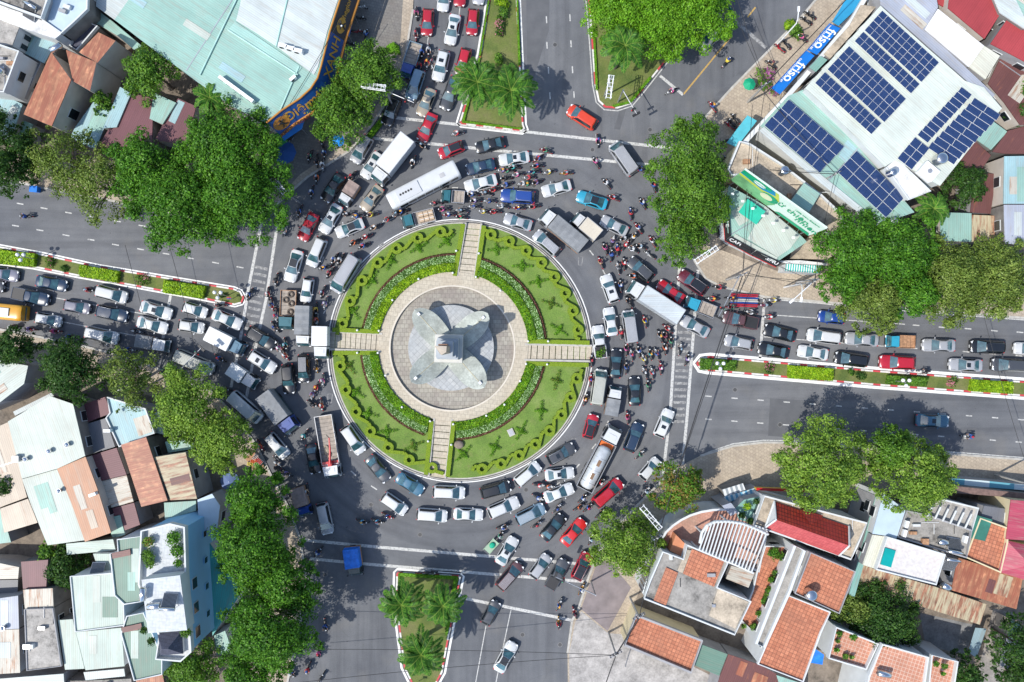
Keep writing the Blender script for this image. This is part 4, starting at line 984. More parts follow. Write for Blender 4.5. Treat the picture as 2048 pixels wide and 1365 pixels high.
def car(fx, fy, rx, ry, kind, col, extra='', desc=None, zonetxt=None):
    T = car_templates(kind); S = SPEC[kind]
    root, L, (mx, my) = vehicle_root(KN[kind][0], fx, fy, rx, ry)
    s = L / S['L']; s = max(.88, min(1.14, s)); root.scale = (s, (.55 + .45 * s) * 1.05, .5 + .5 * s)
    m = pm(col)
    b = part('body', T['body'], root, mat=m)
    part('windscreen', T['windscreen'], root); part('rear_window', T['rear_window'], root)
    part('side_window', T['side_windowL'], root); part('side_window', T['side_windowR'], root)
    for p_ in T['wpos']: part('wheel', T['wheel'], root, p_)
    for q in ('L', 'R'):
        part('headlight', T['headlight' + q], root); part('tail_light', T['tail_light' + q], root); part('wing_mirror', T['wing_mirror' + q], root, mat=m)
    bits = []
    if 'S' in extra: part('sunroof', T['sunroof'], root); bits.append('with sunroof')
    if 'K' in extra: part('roof_panel', T['roof_panel'], root, mat=pm('k')); bits.append('with black roof')
    if 'R' in extra or (kind == 'u' and 'n' not in extra): part('roof_rails', T['roof_rails'], root)
    if 'C' in extra or kind in 'b': part('roof_ribs', T['roof_ribs'], root, mat=m if kind == 'b' else pm('s'))
    if kind in 'sh': part('aerial', T['aerial'], root)
    root['category'] = KN[kind][1]; root['group'] = 'cars and vans in the traffic jam'
    d = desc or f'{cname(col)} {KN[kind][1]}' + (' ' + bits[0] if bits else '')
    if zonetxt == 'full': root['label'] = d
    else: register(root, d, mx, my, zonetxt)
    return root
TILES = {'A': (800, 0, 4.55), 'B': (800, 250, 4.55), 'C': (400, 300, 4.55), 'E': (350, 520, 4.55), 'K': (400, 760, 4.55), 'M': (750, 800, 4.55), 'R': (750, 1065, 4.55), 'Q': (1080, 780, 4.55), 'W': (1080, 1065, 4.55),
         'F': (1080, 520, 4.55), 'G': (1400, 560, 5.2086), 'H': (1700, 560, 5.23), 'I': (1200, 270, 4.55), 'T': (1200, 0, 4.55), 'N': (0, 520, 4.55), 'O': (0, 300, 4.55), 'U': (1648, 780, 4.55), 'V': (400, 0, 4.55), 'X': (400, 1065, 4.55), 'Y': (1600, 0, 4.55), 'Z': (1400, 780, 4.55), '-': (0, 0, 1)}
def tp(t, x, y): a = TILES[t]; return a[0] + x / a[2], a[1] + y / a[2]
CARS = '''
A 385 90 415 -150 s w|A 540 35 560 -190 s r|A 712 12 735 -200 s s|A 240 320 257 78 h r|A 448 402 505 132 s w S|A 650 314 672 80 h r|A 338 735 405 463 u w S|A 545 680 605 442 h r|A 90 907 182 633 v L|A 185 1050 288 808 s t|A 400 994 515 700 s g|V 1690 1132 1790 895 u k|A 190 1282 300 1036 s r|A 1535 988 1780 1145 v o
B 352 268 572 182 h r K|B 690 210 948 150 s k|B 602 408 862 350 s n|B 902 322 1175 285 s w S|B 590 568 878 492 s w|B 1293 612 1555 540 s w|B 1612 640 1882 728 s c K|B 918 640 1226 662 u b|B 952 845 1195 920 s s|B 1232 985 1440 1168 v s C
C 1400 112 1540 -122 v s C|C 1490 248 1632 32 s w S|C 1130 462 1285 225 s k|C 1485 540 1635 340 s t S|C 920 820 1042 580 s r|C 1112 750 1258 502 s w S|C 1237 762 1485 660 s w K|C 1005 1058 1112 803 v w|C 806 1198 892 915 s w K|C 1228 1290 1425 965 b s
E 1182 384 1215 163 h w|E 287 490 68 423 h w|E 600 600 342 488 s w|E 262 627 28 590 h w|E 902 788 662 640 u k|E 908 1003 675 858 u w S|E 350 1005 10 860 b v|E 1040 1218 1020 950 u k n|E 1172 1113 1165 868 v k C|K 550 365 285 130 b w
K 785 702 615 500 v w|K 1052 855 1005 588 s k|K 1472 665 1312 430 v w|K 1705 920 1528 705 s g|M 278 1022 72 878 v w|K 1165 1405 1102 1122 v s
M 432 842 200 698 s e|M 818 850 525 838 v w|M 657 1063 378 1042 v w|M 982 1052 715 1038 s w|M 1232 782 962 855 v k|M 1492 590 1285 765 v w|M 1307 922 1032 1038 u w|M 1812 662 1548 692 s w S|M 1803 800 1542 898 s w|M 1542 980 1287 1105 v L C|M 1812 428 1572 555 u g S|M 1712 1058 1532 1268 s k|Q 398 1190 215 1405 s R|R 1272 52 1130 292 s w S|R 1322 290 1130 508 v B C|R 1578 213 1432 412 h s|R 1728 258 1590 505 p g|W 442 192 325 428 u r K|R 1107 632 1000 838 h g|R 1262 1008 1118 1268 s w K
Q 492 232 432 438 h r K|Q 1180 188 1080 422 u w S|Q 905 305 805 560 u n|Q 1078 635 925 808 h w|Q 737 832 500 1042 v r
F 592 138 678 388 u w S|F 623 435 662 690 s w|F 523 598 557 897 p w|F 798 470 838 752 b s|F 698 815 682 1076 s k|F 815 0 1012 170 u g|F 1078 213 1300 365 s r|F 1270 122 1505 290 u m K|F 1292 540 1533 672 s s|F 558 997 510 1322 b v|F 860 1068 865 1328 s k
G 245 382 605 462 p B|G 262 625 550 682 h s|G 675 512 995 592 s k|G 612 708 922 768 s k|G 1120 570 1465 612 v w|G 1025 735 1335 785 s w|G 1240 375 1508 408 h b|G 1410 805 1745 852 v k
H -45 610 298 638 s s|H 762 682 1102 690 s s|H 1265 695 1612 708 v k|H 1725 715 2020 730 s w|H 312 855 675 872 u r n|H 1042 885 1385 898 s s S|H 1487 885 1850 900 v g|U 1138 290 842 275 s e S
I 115 80 308 355 b s|I 12 768 248 885 s s|T 915 422 1135 240 v s
N 158 152 -110 110 s l|N 602 242 325 188 s n|N 1150 350 872 278 v w|N 442 370 112 298 p n|N 812 450 578 408 h l|N 1158 520 878 458 u n|N 1558 502 1278 418 s w S|N 552 570 315 523 h w|N 1072 722 775 655 v w|N 1518 632 1247 560 s w|N 20 250 -230 220 s g'''
for ln in CARS.replace('\n', '|').split('|'):
    q = ln.split()
    if not q: continue
    t = q[0]; fx, fy = tp(t, float(q[1]), float(q[2])); rx, ry = tp(t, float(q[3]), float(q[4]))
    ex = ''.join(q[7:]); o = car(fx, fy, rx, ry, q[5], q[6], ex)
    if q[5] == 'p' and q[6] == 'w':
        p_, n_, c_ = crown_points([((-1.3, -.3, 1.1), .55, 0), ((-1.9, .25, 1.1), .5, 1), ((-1.5, .3, 1.15), .4, 2)], 160)
        pl = empty('potted_plants', o.location, o.rotation_euler.z); tag(pl, 'green potted plants carried in the bed of the white pickup truck', 'plants'); part('foliage', leaf_mesh('foliage', p_, n_, .13, LEAF['d']), pl)
        REG[-1] = (o, 'white pickup truck carrying green plants', REG[-1][2], REG[-1][3], REG[-1][4])
# writing on the orange taxi's roof
# ---------------------------------------------------------------- trucks and buses
M_TARPG = plain('grey_tarpaulin', (.19, .2, .21), .7, var=.18, vs=1.2); M_TARPB = plain('blue_tarpaulin', (.01, .16, .62), .55, var=.25, vs=2)
M_BOXW = plain('white_box_panel', (.58, .6, .6), .5, var=.05); M_BOXC = plain('cream_box_panel', (.52, .47, .38), .6, var=.08); M_BOXS = sheet('ribbed_silver_box', (.5, .55, .57), 0, 0, pitch=.3)
M_WOOD = plain('wooden_planks', (.36, .2, .11), .8, var=.35, vs=3); M_BED = plain('dusty_bed', (.3, .26, .22), .8, var=.25, vs=2)
def truck(fx, fy, rx, ry, cab, cargo, label, width=2.1, cablen=1.7, h=2.6, cabh=2.1, name='truck', sides=None, zc=1.6, roofmat=None, hw=None):
    root, L, _ = vehicle_root(name, fx, fy, rx, ry, zc); W = width; x1 = L / 2; xc = x1 - cablen; x0 = -L / 2; m = pm(cab)
    tag(root, label, 'truck', 'trucks in the traffic jam')
    q = MB(); bz = cabh * .52   # cab: lower block and narrower sloped top
    def fr(x0_, x1_, w0, z0, x2_, x3_, w1, z1, mm):
        vs = [(x0_, -w0, z0), (x1_, -w0 * .93, z0), (x1_, w0 * .93, z0), (x0_, w0, z0), (x2_, -w1, z1), (x3_, -w1 * .9, z1), (x3_, w1 * .9, z1), (x2_, w1, z1)]
        q.add(vs, [(0, 1, 5, 4), (1, 2, 6, 5), (2, 3, 7, 6), (3, 0, 4, 7), (4, 5, 6, 7)], mm)
    fr(xc, x1, W / 2 * .96, .4, xc, x1 - .02, W / 2 * .96, bz, 0); fr(xc, x1 - .02, W / 2 * .96, bz, xc + .05, x1 - .42, W / 2 * .84, cabh, 0)
    q.box((x1 + .02, 0, .5), (.12, W * .9, .22), 1)
    q.box((xc + cablen * .36, 0, cabh + .03), (cablen * .34, W * .5, .05), 0)
    o = q.build('cab', [m, M_BLACK], root)
    g_ = MB(); g_.add([(x1 - .05, -W / 2 * .82, bz + .06), (x1 - .05, W / 2 * .82, bz + .06), (x1 - .40, W / 2 * .74, cabh - .08), (x1 - .40, -W / 2 * .74, cabh - .08)], [(0, 1, 2, 3)]); g_.v = [(v[0] + .035, v[1], v[2] + .02) for v in g_.v]; g_.build('windscreen', M_GLASS, root)
    for s_ in (-1, 1):
        g_ = MB(); y0, y1 = s_ * (W / 2 * .96 + .015), s_ * (W / 2 * .86 + .015); g_.add([(xc + .3, y0, bz + .05), (x1 - .25, y0 * .98, bz + .05), (x1 - .55, y1 * .96, cabh - .12), (xc + .35, y1, cabh - .12)], [(0, 1, 2, 3)]); g_.build('side_window', M_GLASSD, root)
        g_ = MB(); g_.box((x1 + .03, s_ * W * .36, .72), (.1, .3, .18)); g_.build('headlight', M_LAMP, root)
        g_ = MB(); g_.box((x1 - .05, s_ * (W / 2 + .14), bz + .25), (.1, .16, .34)); g_.build('wing_mirror', M_BLACK, root)
        for xw in (x1 - cablen * .45, x0 + L * .2) + ((x0 + L * .2 + 1.0,) if L > 7 else ()):
            g_ = MB(); g_.tube([(xw, s_ * (W / 2 - .28), .42), (xw, s_ * (W / 2 - .02), .42)], .42, 12); g_.build('wheel', M_RUBBER, root)
    bx0, bx1 = x0, xc - .12; bl = bx1 - bx0; bc = (bx0 + bx1) / 2; BW = hw or W
    q = MB(); q.box((bc + .2, 0, .72), (bl + .6, W * .42, .22)); q.build('chassis', M_BLACK, root)
    if cargo in ('box', 'boxC', 'boxS', 'tarp', 'tarpR', 'tarpB'):
        mt = {'box': M_BOXW, 'boxC': M_BOXC, 'boxS': M_BOXS, 'tarp': M_TARPG, 'tarpR': plain('faded_red_brown_cover', (.25, .19, .17), .8, var=.2, vs=2), 'tarpB': M_TARPB}[cargo]
        q = MB(); z0 = .85
        if cargo.startswith('tarp'):
            ns = max(4, int(bl / .5)); vs = []; fs = []
            prof = [(-1, z0 + .5), (-.99, h - .18), (-.9, h - .03), (-.4, h), (0, h + .03), (.4, h), (.9, h - .03), (.99, h - .18), (1, z0 + .5)]
            for i in range(ns + 1):
                x = bx0 + bl * i / ns; sag = -.05 if i % 2 else .02
                if cargo == 'tarpB': sag = random.uniform(-.25, .2)
                for y, z in prof: vs.append((x + (random.uniform(-.08, .08) if cargo == 'tarpB' else 0), y * BW / 2, z + (sag if z > z0 + .8 else 0)))
            k = len(prof); fs = [(i * k + j, (i + 1) * k + j, (i + 1) * k + j + 1, i * k + j + 1)[::-1] for i in range(ns) for j in range(k - 1)]
            q.add(vs, fs, 0, False); q.add(vs[:k], [tuple(range(k))], 0); q.add(vs[-k:], [tuple(range(k))[::-1]], 0)
            q.box((bc, 0, z0 + .1), (bl, BW * .98, .8), 1)
        else:
            q.box((bc, 0, (z0 + h) / 2), (bl, BW, h - z0), 0); q.box((bc, 0, h + .015), (bl * .98, BW * .96, .03), 0); [q.box((bx0 + bl * (k_ + .5) / 6, 0, h + .035), (.05, BW * .94, .02), 0) for k_ in range(6)]
            for s_ in (-1, 1): q.box((bc, s_ * BW / 2, h - .03), (bl, .07, .09), 1); q.box((bc, s_ * BW / 2, z0 + .05), (bl, .06, .12), 1)
            for x in (bx0, bx1): q.box((x, 0, h - .02), (.06, BW, .08), 1)
        q.build('cargo_box' if cargo.startswith('box') else 'tarpaulin_cover', [mt, sides or (M_METAL if cargo.startswith('box') else M_WOOD)], root)
    else:
        bm = {'bed': M_BED, 'wood': M_WOOD, 'bedB': M_BED}[cargo]; z0 = .95; hh = h
        q = MB(); q.box((bc, 0, z0), (bl, BW, .12), 0)
        for s_ in (-1, 1): q.box((bc, s_ * (BW / 2 - .03), z0 + hh / 2), (bl, .06, hh), 1)
        q.box((bx0 + .03, 0, z0 + hh / 2), (.06, BW - .12, hh), 1); q.box((bx1 - .03, 0, z0 + hh / 2 + .1), (.06, BW - .12, hh + .2), 1)
        for i in range(1, int(bl / .55)): q.box((bx0 + i * .55, 0, z0 + .07), (.03, BW - .14, .02), 2)
        q.build('cargo_bed', [bm, sides or pm(cab), M_BLACK], root)
    return root, L, bx0, bx1
def tt(t, a, b, c, d): return (*tp(t, a, b), *tp(t, c, d))
truck(*tt('A', 47, 692, 145, 385), 'b', 'bed', 'small blue open truck with pale load on the top road beside the kerb', 1.9, 1.7, .5, 1.95, sides=pm('L'))
truck(*tt('B', 375, 638, 585, 655), 'T', 'bed', 'small teal open truck just right of the long white bus', 1.8, 1.35, .35, 1.8, sides=M_METAL)
_t2 = truck(*tt('B', 18, 885, 312, 810), 'T', 'bed', 'dark teal truck carrying cartons, hugging the kerb above the island', 1.9, 1.6, .4, 1.9, sides=M_METAL)
truck(*tt('B', 1300, 805, 1668, 1110), 'w', 'tarp', 'long truck with grey tarpaulin and white cab above the island', 2.35, 1.7, 3.0, 2.4, zc=2)
truck(*tt('B', 1585, 835, 1800, 1015), 'w', 'boxC', 'small white truck with cream box beside the grey tarpaulin truck', 2.0, 1.4, 2.6, 2.1)
truck(750, 360, 816, 276, 'w', 'box', 'large white box truck above the long white bus', 2.45, 1.7, 3.1, 2.5, zc=2.4)
truck(*tt('C', 1290, 485, 1408, 300), 'w', 'tarpR', 'small white truck with faded brown cover beside the black sedan', 1.85, 1.35, 1.9, 1.8)
_flat = truck(*tt('E', 1012, 632, 1025, 275), 'T', 'bed', 'flatbed truck with teal cab carrying loose tyres, left of the island', 2.25, 1.75, .3, 2.3, sides=M_WOOD)
truck(*tt('E', 1160, 785, 1172, 420), 'w', 'tarp', 'truck with dark grey tarpaulin and white cab left of the island', 2.2, 1.5, 2.9, 2.2, zc=2)
truck(*tt('E', 1322, 902, 1328, 608), 'w', 'box', 'white box truck touching the left edge of the island', 2.15, 1.75, 2.9, 2.2, zc=2)
truck(*tt('E', 615, 825, 305, 668), 'e', 'box', 'white box truck with steel blue cab at the left crosswalk', 2.05, 1.75, 2.6, 1.9, zc=1.8)
truck(*tt('E', 728, 1140, 495, 985), 'w', 'box', 'small white box truck in tree shade at the left crosswalk', 1.9, 1.9, 2.2, 1.8, zc=1.8)
truck(*tt('K', 830, 470, 575, 130), 'b', 'tarp', 'big grey covered truck with bright blue cab at lower left', 2.5, 1.9, 3.3, 2.6, zc=2.6, sides=pm('D'))
_crane = truck(*tt('K', 1212, 885, 1120, 325), 'w', 'bed', 'long open truck with white cab and red crane at lower left', 2.5, 1.75, .75, 2.4, sides=M_METAL, zc=1.4)
truck(*tt('K', 958, 1240, 880, 985), 'b', 'tarpR', 'small dark blue covered truck in the shade at lower left', 2.0, 1.4, 2.2, 1.9)
_tank = truck(*tt('Q', 690, 345, 400, 905), 'w', 'bedB', 'long white truck carrying a huge silver tank at lower right', 2.5, 2.2, 1.3, 2.6, sides=pm('s'), zc=1.8)
truck(*tt('F', 825, 235, 1275, 525), 'w', 'boxS', 'long silver box truck with white cab right of the island', 2.4, 1.8, 3.1, 2.4, zc=2.3)
truck(*tt('F', 1335, 375, 1600, 480), 'c', 'bed', 'bright blue pickup truck with slatted open bed at the right crosswalk', 1.85, 1.9, .4, 1.7, sides=M_METAL)
truck(*tt('F', 695, 1158, 648, 1418), 'w', 'tarp', 'small white truck with dark grey cover right of the island', 2.0, 1.6, 2.0, 1.9)
truck(*tt('H', 403, 642, 697, 652), 'c', 'wood', 'small blue truck with wooden bed on the right road', 1.85, 1.5, .3, 1.8, sides=M_WOOD)
truck(*tt('T', 948, 245, 1160, 50), 'n', 'bed', 'dark truck with green sides half hidden under yellow green trees', 2.3, 1.7, .8, 2.2, sides=plain('green_truck_side', (.02, .2, .13), .5))
truck(*tt('X', 1408, 405, 1375, 145), 'D', 'tarpB', 'green truck with bulging bright blue tarpaulin on the bottom crosswalk', 2.0, 1.3, 3.0, 2.0, hw=2.2, zc=2)
truck(*tt('N', 1522, 790, 1232, 735), 'w', 'tarp', 'silver white pickup truck with grey ribbed cover on the left road', 1.95, 2.15, 1.75, 1.65)
# loads that rest on trucks
def put(root, name, mb, mats, label, cat, group=None):
    o = mb.build(name, mats); o.location = root.location; o.rotation_euler = root.rotation_euler; return tag(o, label, cat, group)
r_, L_, b0, b1 = _flat
for i, (x, y, lab) in enumerate([(-1.0, .35, 'rearmost'), (-.2, -.35, 'second'), (.3, .45, 'third'), (1.5, .35, 'foremost')]):
    q = MB(); nseg = 20
    vs = []; fs = []
    for a in range(nseg):
        for b_ in range(8):
            A_ = 2 * math.pi * a / nseg; B_ = 2 * math.pi * b_ / 8; rr = .34 + .13 * math.cos(B_); vs.append((b0 + 1.6 + x + rr * math.cos(A_), y + rr * math.sin(A_), 1.16 + .12 * math.sin(B_)))
    fs = [(a * 8 + b_, ((a + 1) % nseg) * 8 + b_, ((a + 1) % nseg) * 8 + (b_ + 1) % 8, a * 8 + (b_ + 1) % 8) for a in range(nseg) for b_ in range(8)]
    q.add(vs, fs, 0, True); put(r_, 'loose_tyre', q, [plain('dusty_tyre', (.1, .08, .065), .9)], f'{lab} loose tyre lying on the wooden flatbed truck' if lab != 'second' and lab != 'third' else f'{lab} loose tyre from the back on the wooden flatbed truck', 'tyre', 'tyres on the flatbed truck')
r_, L_, b0, b1 = _tank
q = MB(); tl = b1 - b0 - 1.2; q.tube([(b0 + .3, 0, 2.0), (b0 + .45, 0, 2.0), (b0 + .8, 0, 2.0), (b0 + tl, 0, 2.0), (b0 + tl + .35, 0, 2.0), (b0 + tl + .5, 0, 2.0)], [.45, .8, 1.0, 1.0, .8, .45], 22, 0)
for x in (.3, .62): q.box((b0 + tl * x + .4, 0, 3.02), (.9, .45, .05), 1)
for f in (.2, .5, .8): q.tube([(b0 + tl * f - .03, 0, 2.0), (b0 + tl * f + .03, 0, 2.0)], 1.012, 22, 2, cap=False)
put(r_, 'steel_tank', q, [plain('scratched_white_steel', (.55, .57, .58), .35, .3, .16, 1.2), plain('rust_patch', (.2, .12, .07), .8), M_METAL], 'huge silver cylindrical tank lying in the bed of the long truck', 'tank')
q = MB(); q.box((b1 - .5, 0, 1.4), (.7, 1.9, .5), 0, .05); put(r_, 'orange_cover', q, [plain('orange_fabric', (.6, .14, .03), .8)], 'orange folded cover behind the cab of the tank truck', 'tarpaulin')
r_, L_, b0, b1 = _crane
q = MB(); q.box((b1 - .15, 0, 1.5), (.6, 2.3, .5)); q.box((b1 - .1, .1, 2.1), (.5, .5, 1.2)); q.tube([(b1 - .1, .1, 2.6), (b1 - 2.2, .55, 2.9), (b1 - 3.9, .75, 3.1)], [.17, .14, .1], 8); q.tube([(b1 - 3.9, .75, 3.1), (b1 - 4.3, .3, 2.6)], .05, 6, 1)
q.build('crane', [pm('R'), M_BLACK], r_)
q = MB(); q.ball((b1 - 2.0, -.35, 1.1), .5, 0, 10, 6, (1.6, .9, .45)); q.ball((b1 - 1.4, -.1, 1.1), .35, 0, 8, 6, (1.3, 1, .5)); put(r_, 'sand_heap', q, [plain('sand', (.42, .34, .24), .95, var=.3, vs=4)], 'small heap of sand in the bed of the crane truck', 'sand')
r_, L_, b0, b1 = _t2
for i in range(6):
    q = MB(); x = b0 + .5 + (i % 3) * .72; y = -.35 if i < 3 else .35; q.box((x, y, 1.25), (.64, .6, .46), 0); q.box((x, y, 1.485), (.6, .07, .012), 1); put(r_, 'carton', q, [plain('cardboard', (.45, .33, .22), .85), M_BOXW], f'cardboard carton, number {["one","two","three"][i % 3]} from the tail in the {"kerb side" if i < 3 else "outer"} row of the teal truck', 'carton', 'cartons on the teal truck')
# the long white bus
root, L, _ = vehicle_root('bus', 778, 406, 914, 336, 2.4); tag(root, 'long white bus above the island with black round roof vents', 'bus')
def busbody(root, L, W, Hh, mat, gm=M_GLASSD, roofm=None):
    q = MB(); hl = L / 2; hw = W / 2; prof = [(-1, .45), (-1, 1.6), (-.98, Hh - .3), (-.9, Hh - .08), (-.6, Hh), (0, Hh + .05), (.6, Hh), (.9, Hh - .08), (.98, Hh - .3), (1, 1.6), (1, .45)]
    xs = [(-hl, .93), (-hl + .15, .98), (-hl + .4, 1), (hl - .8, 1), (hl - .3, .97), (hl - .06, .9)]; k = len(prof)
    vs = [(x, y * hw * s_, z - (.12 if i in (0, 5) and z > 1.7 else 0)) for i, (x, s_) in enumerate(xs) for y, z in prof]
    q.add(vs, [(i * k + j, (i + 1) * k + j, (i + 1) * k + j + 1, i * k + j + 1)[::-1] for i in range(5) for j in range(k - 1)], 0, True); q.add(vs[:k], [tuple(range(k))[::-1]], 0); q.add(vs[-k:], [tuple(range(k))], 0)
    o = q.build('body', [mat], root)
    nw = max(3, int(L / 1.5))
    for s_ in (-1, 1):
        for i in range(nw):
            x0 = -hl + .5 + (L - 1.6) * i / nw; x1_ = x0 + (L - 1.6) / nw - .1; g_ = MB(); g_.add([(x0, s_ * hw * 1.008, 1.5), (x1_, s_ * hw * 1.008, 1.5), (x1_, s_ * hw * .995, Hh - .4), (x0, s_ * hw * .995, Hh - .4)], [(0, 1, 2, 3)]); g_.build('side_window', gm, root)
        for xw in (hl - 2.1 * L / 10, -hl + 2.4 * L / 10): g_ = MB(); g_.tube([(xw, s_ * (hw - .3), .48), (xw, s_ * (hw + .01), .48)], .48, 14); g_.build('wheel', M_RUBBER, root)
        g_ = MB(); g_.tube([(hl - .15, s_ * hw * .9, Hh - .5), (hl + .2, s_ * (hw + .1), Hh - .6)], .03, 5); g_.box((hl + .2, s_ * (hw + .12), Hh - .8), (.1, .2, .4)); g_.build('wing_mirror', M_BLACK, root)
    g_ = MB(); g_.add([(hl - .035, -hw * .82, 1.2), (hl - .035, hw * .82, 1.2), (hl - .12, hw * .78, Hh - .3), (hl - .12, -hw * .78, Hh - .3)], [(0, 1, 2, 3)]); g_.build('windscreen', M_GLASS, root)
busbody(root, L, 2.5, 3.0, pm('w'))
q = MB(); q.box((.9 + L * .12, .0, 3.1), (L * .32, 1.7, .16), 0); q.build('air_conditioner', pm('w'), root)
for i in range(5):
    q = MB(); q.cyl((L * .16 + i * .42, -.1, 3.18), .16, .03, 0, 12); q.build('roof_vent', M_BLACK, root)
q = MB(); q.box((-L * .28, .1, 3.07), (.75, .6, .06)); q.build('roof_hatch', plain('grey_hatch', (.4, .4, .4)), root)
root, L, _ = vehicle_root('bus', *tp('N', 222, 490), *tp('N', -170, 452), 1.8); tag(root, 'yellow bus with white roof unit cut by the left edge', 'bus')
busbody(root, L, 2.3, 2.6, pm('y')); q = MB(); q.box((.6, 0, 2.72), (1.6, 1.1, .18)); q.build('air_conditioner', pm('w'), root)

# ---------------------------------------------------------------- motorbikes and riders
def skin_person():
    """one seated riding figure grown with the skin modifier, seated pose over a saddle at z .8"""
    V = [((0, 0, .86), .15), ((.04, 0, 1.08), .145), ((.1, 0, 1.3), .16), ((.13, 0, 1.46), .065), ((.15, 0, 1.56), .075), ((.16, 0, 1.68), .09), ((.15, 0, 1.76), .06)]
    E = [(0, 1), (1, 2), (2, 3), (3, 4), (4, 5), (5, 6)]
    for s_ in (-1, 1):
        b = len(V)
        V += [((.1, s_ * .19, 1.38), .075), ((.26, s_ * .27, 1.16), .05), ((.5, s_ * .27, 1.07), .038), ((.58, s_ * .265, 1.06), .04)]
        E += [(2, b), (b, b + 1), (b + 1, b + 2), (b + 2, b + 3)]
        b = len(V)
        V += [((.06, s_ * .13, .85), .1), ((.42, s_ * .2, .74), .072), ((.3, s_ * .2, .38), .05), ((.32, s_ * .2, .3), .042), ((.46, s_ * .21, .28), .035)]
        E += [(0, b), (b, b + 1), (b + 1, b + 2), (b + 2, b + 3), (b + 3, b + 4)]
    me = bpy.data.meshes.new('rider'); me.from_pydata([v for v, _ in V], E, [])
    o = bpy.data.objects.new('rider_tmp', me); COL.objects.link(o)
    md = o.modifiers.new('skin', 'SKIN'); sv = me.skin_vertices[0].data
    for i, (_, r) in enumerate(V): sv[i].radius = (r, r)
    sv[0].use_root = True
    o.modifiers.new('sub', 'SUBSURF').levels = 1
    dg = bpy.context.evaluated_depsgraph_get(); ev = o.evaluated_get(dg); m2 = bpy.data.meshes.new_from_object(ev)
    verts = [tuple(v.co) for v in m2.vertices]; faces = [tuple(p.vertices) for p in m2.polygons]
    bpy.data.objects.remove(o); mb = MB()
    mats = []
    for f in faces:
        c = sum((Vector(verts[i]) for i in f), Vector()) / len(f)
        if c.z > 1.45: m_ = 2
        elif c.x > .40 and c.z > .98: m_ = 2
        elif c.z < .34: m_ = 3
        elif c.z < .9: m_ = 1
        else: m_ = 0
        mb.v = mb.v; mats.append(m_)
    mb.add(verts, faces, 0, True); mb.m = mats
    for s_ in (-1, 1):     # five fingers closed round the grip
        for i in range(4):
            y = s_ * (.235 + .024 * i); l = (.05, .058, .055, .042)[i]
            mb.tube([(.595, y, 1.08), (.595 + l * .7, y, 1.075), (.595 + l, y, 1.045), (.59 + l * .5, y, 1.02)], [.012, .011, .01, .008], 5, 2)
        mb.tube([(.57, s_ * .235, 1.06), (.585, s_ * .212, 1.04), (.61, s_ * .208, 1.03)], [.013, .011, .009], 5, 2)
    mb.ball((.245, 0, 1.665), .02, 2, 6, 4); mb.ball((.235, .033, 1.69), .012, 3, 6, 4); mb.ball((.235, -.033, 1.69), .012, 3, 6, 4); mb.box((.24, 0, 1.625), (.01, .045, .01), 4)
    for s_ in (-1, 1): mb.ball((.16, s_ * .095, 1.67), .025, 2, 6, 4, (.6, .5, 1))
    return mb.mesh('rider', [plain('shirt', (.5, .5, .5)), M_TROU, M_SKIN, M_BLACK, plain('lips', (.35, .12, .1))])
RIDER = skin_person()
q = MB(); q.ball((.15, 0, 1.71), .15, 0, 12, 8, (1.1, .95, .95)); q.box((.29, 0, 1.73), (.12, .2, .02), 0); HELMET = q.mesh('helmet', [pm('w')])
def bike_meshes():
    T = {}
    q = MB(); # leg shield, fairing, tail
    prof = [(-.78, .62, .05), (-.6, .72, .12), (-.2, .7, .14), (.05, .55, .12), (.25, .42, .15), (.42, .7, .2), (.55, .95, .17), (.68, .9, .1), (.78, .7, .05)]
    vs = []
    for x, z, w in prof: vs += [(x, -w, z - .14), (x, -w * .85, z), (x, 0, z + .04), (x, w * .85, z), (x, w, z - .14)]
    q.add(vs, [(i * 5 + j, (i + 1) * 5 + j, (i + 1) * 5 + j + 1, i * 5 + j + 1)[::-1] for i in range(len(prof) - 1) for j in range(4)], 0, True)
    q.box((-.15, 0, .42), (.7, .2, .2), 1); q.tube([(-.3, -.14, .35), (-.85, -.15, .4)], .04, 6, 2); q.box((.78, 0, .5), (.4, .12, .03), 0, 0, -.3)
    T['body'] = q.mesh('body', [pm('w'), M_BLACK, M_METAL])
    q = MB(); q.ball((-.32, 0, .78), .2, 0, 10, 6, (2.3, .75, .4)); T['seat'] = q.mesh('seat', [M_BLACK])
    q = MB(); q.tube([(0, -.05, 0), (0, .05, 0)], .29, 14); q.tube([(0, -.055, 0), (0, .055, 0)], .17, 10, 1); T['wheel'] = q.mesh('wheel', [M_RUBBER, M_METAL])
    q = MB(); q.tube([(.5, -.34, 1.03), (.6, -.12, 1.06), (.6, .12, 1.06), (.5, .34, 1.03)], .022, 6)
    q.tube([(.6, 0, 1.05), (.82, 0, .35)], .04, 6); 
    for s_ in (-1, 1): q.tube([(.56, s_ * .22, 1.06), (.55, s_ * .33, 1.2)], .01, 4); q.box((.55, s_ * .35, 1.22), (.03, .12, .08), 0, s_ * .1)
    T['handlebar'] = q.mesh('handlebar', [M_BLACK])
    q = MB(); q.ball((.7, 0, .98), .1, 0, 8, 6, (.7, 1.1, .8)); T['headlight'] = q.mesh('headlight', [M_LAMP])
    q = MB(); q.box((-.8, 0, .6), (.05, .12, .07)); T['tail_light'] = q.mesh('tail_light', [M_TAIL])
    return T
BT = bike_meshes()
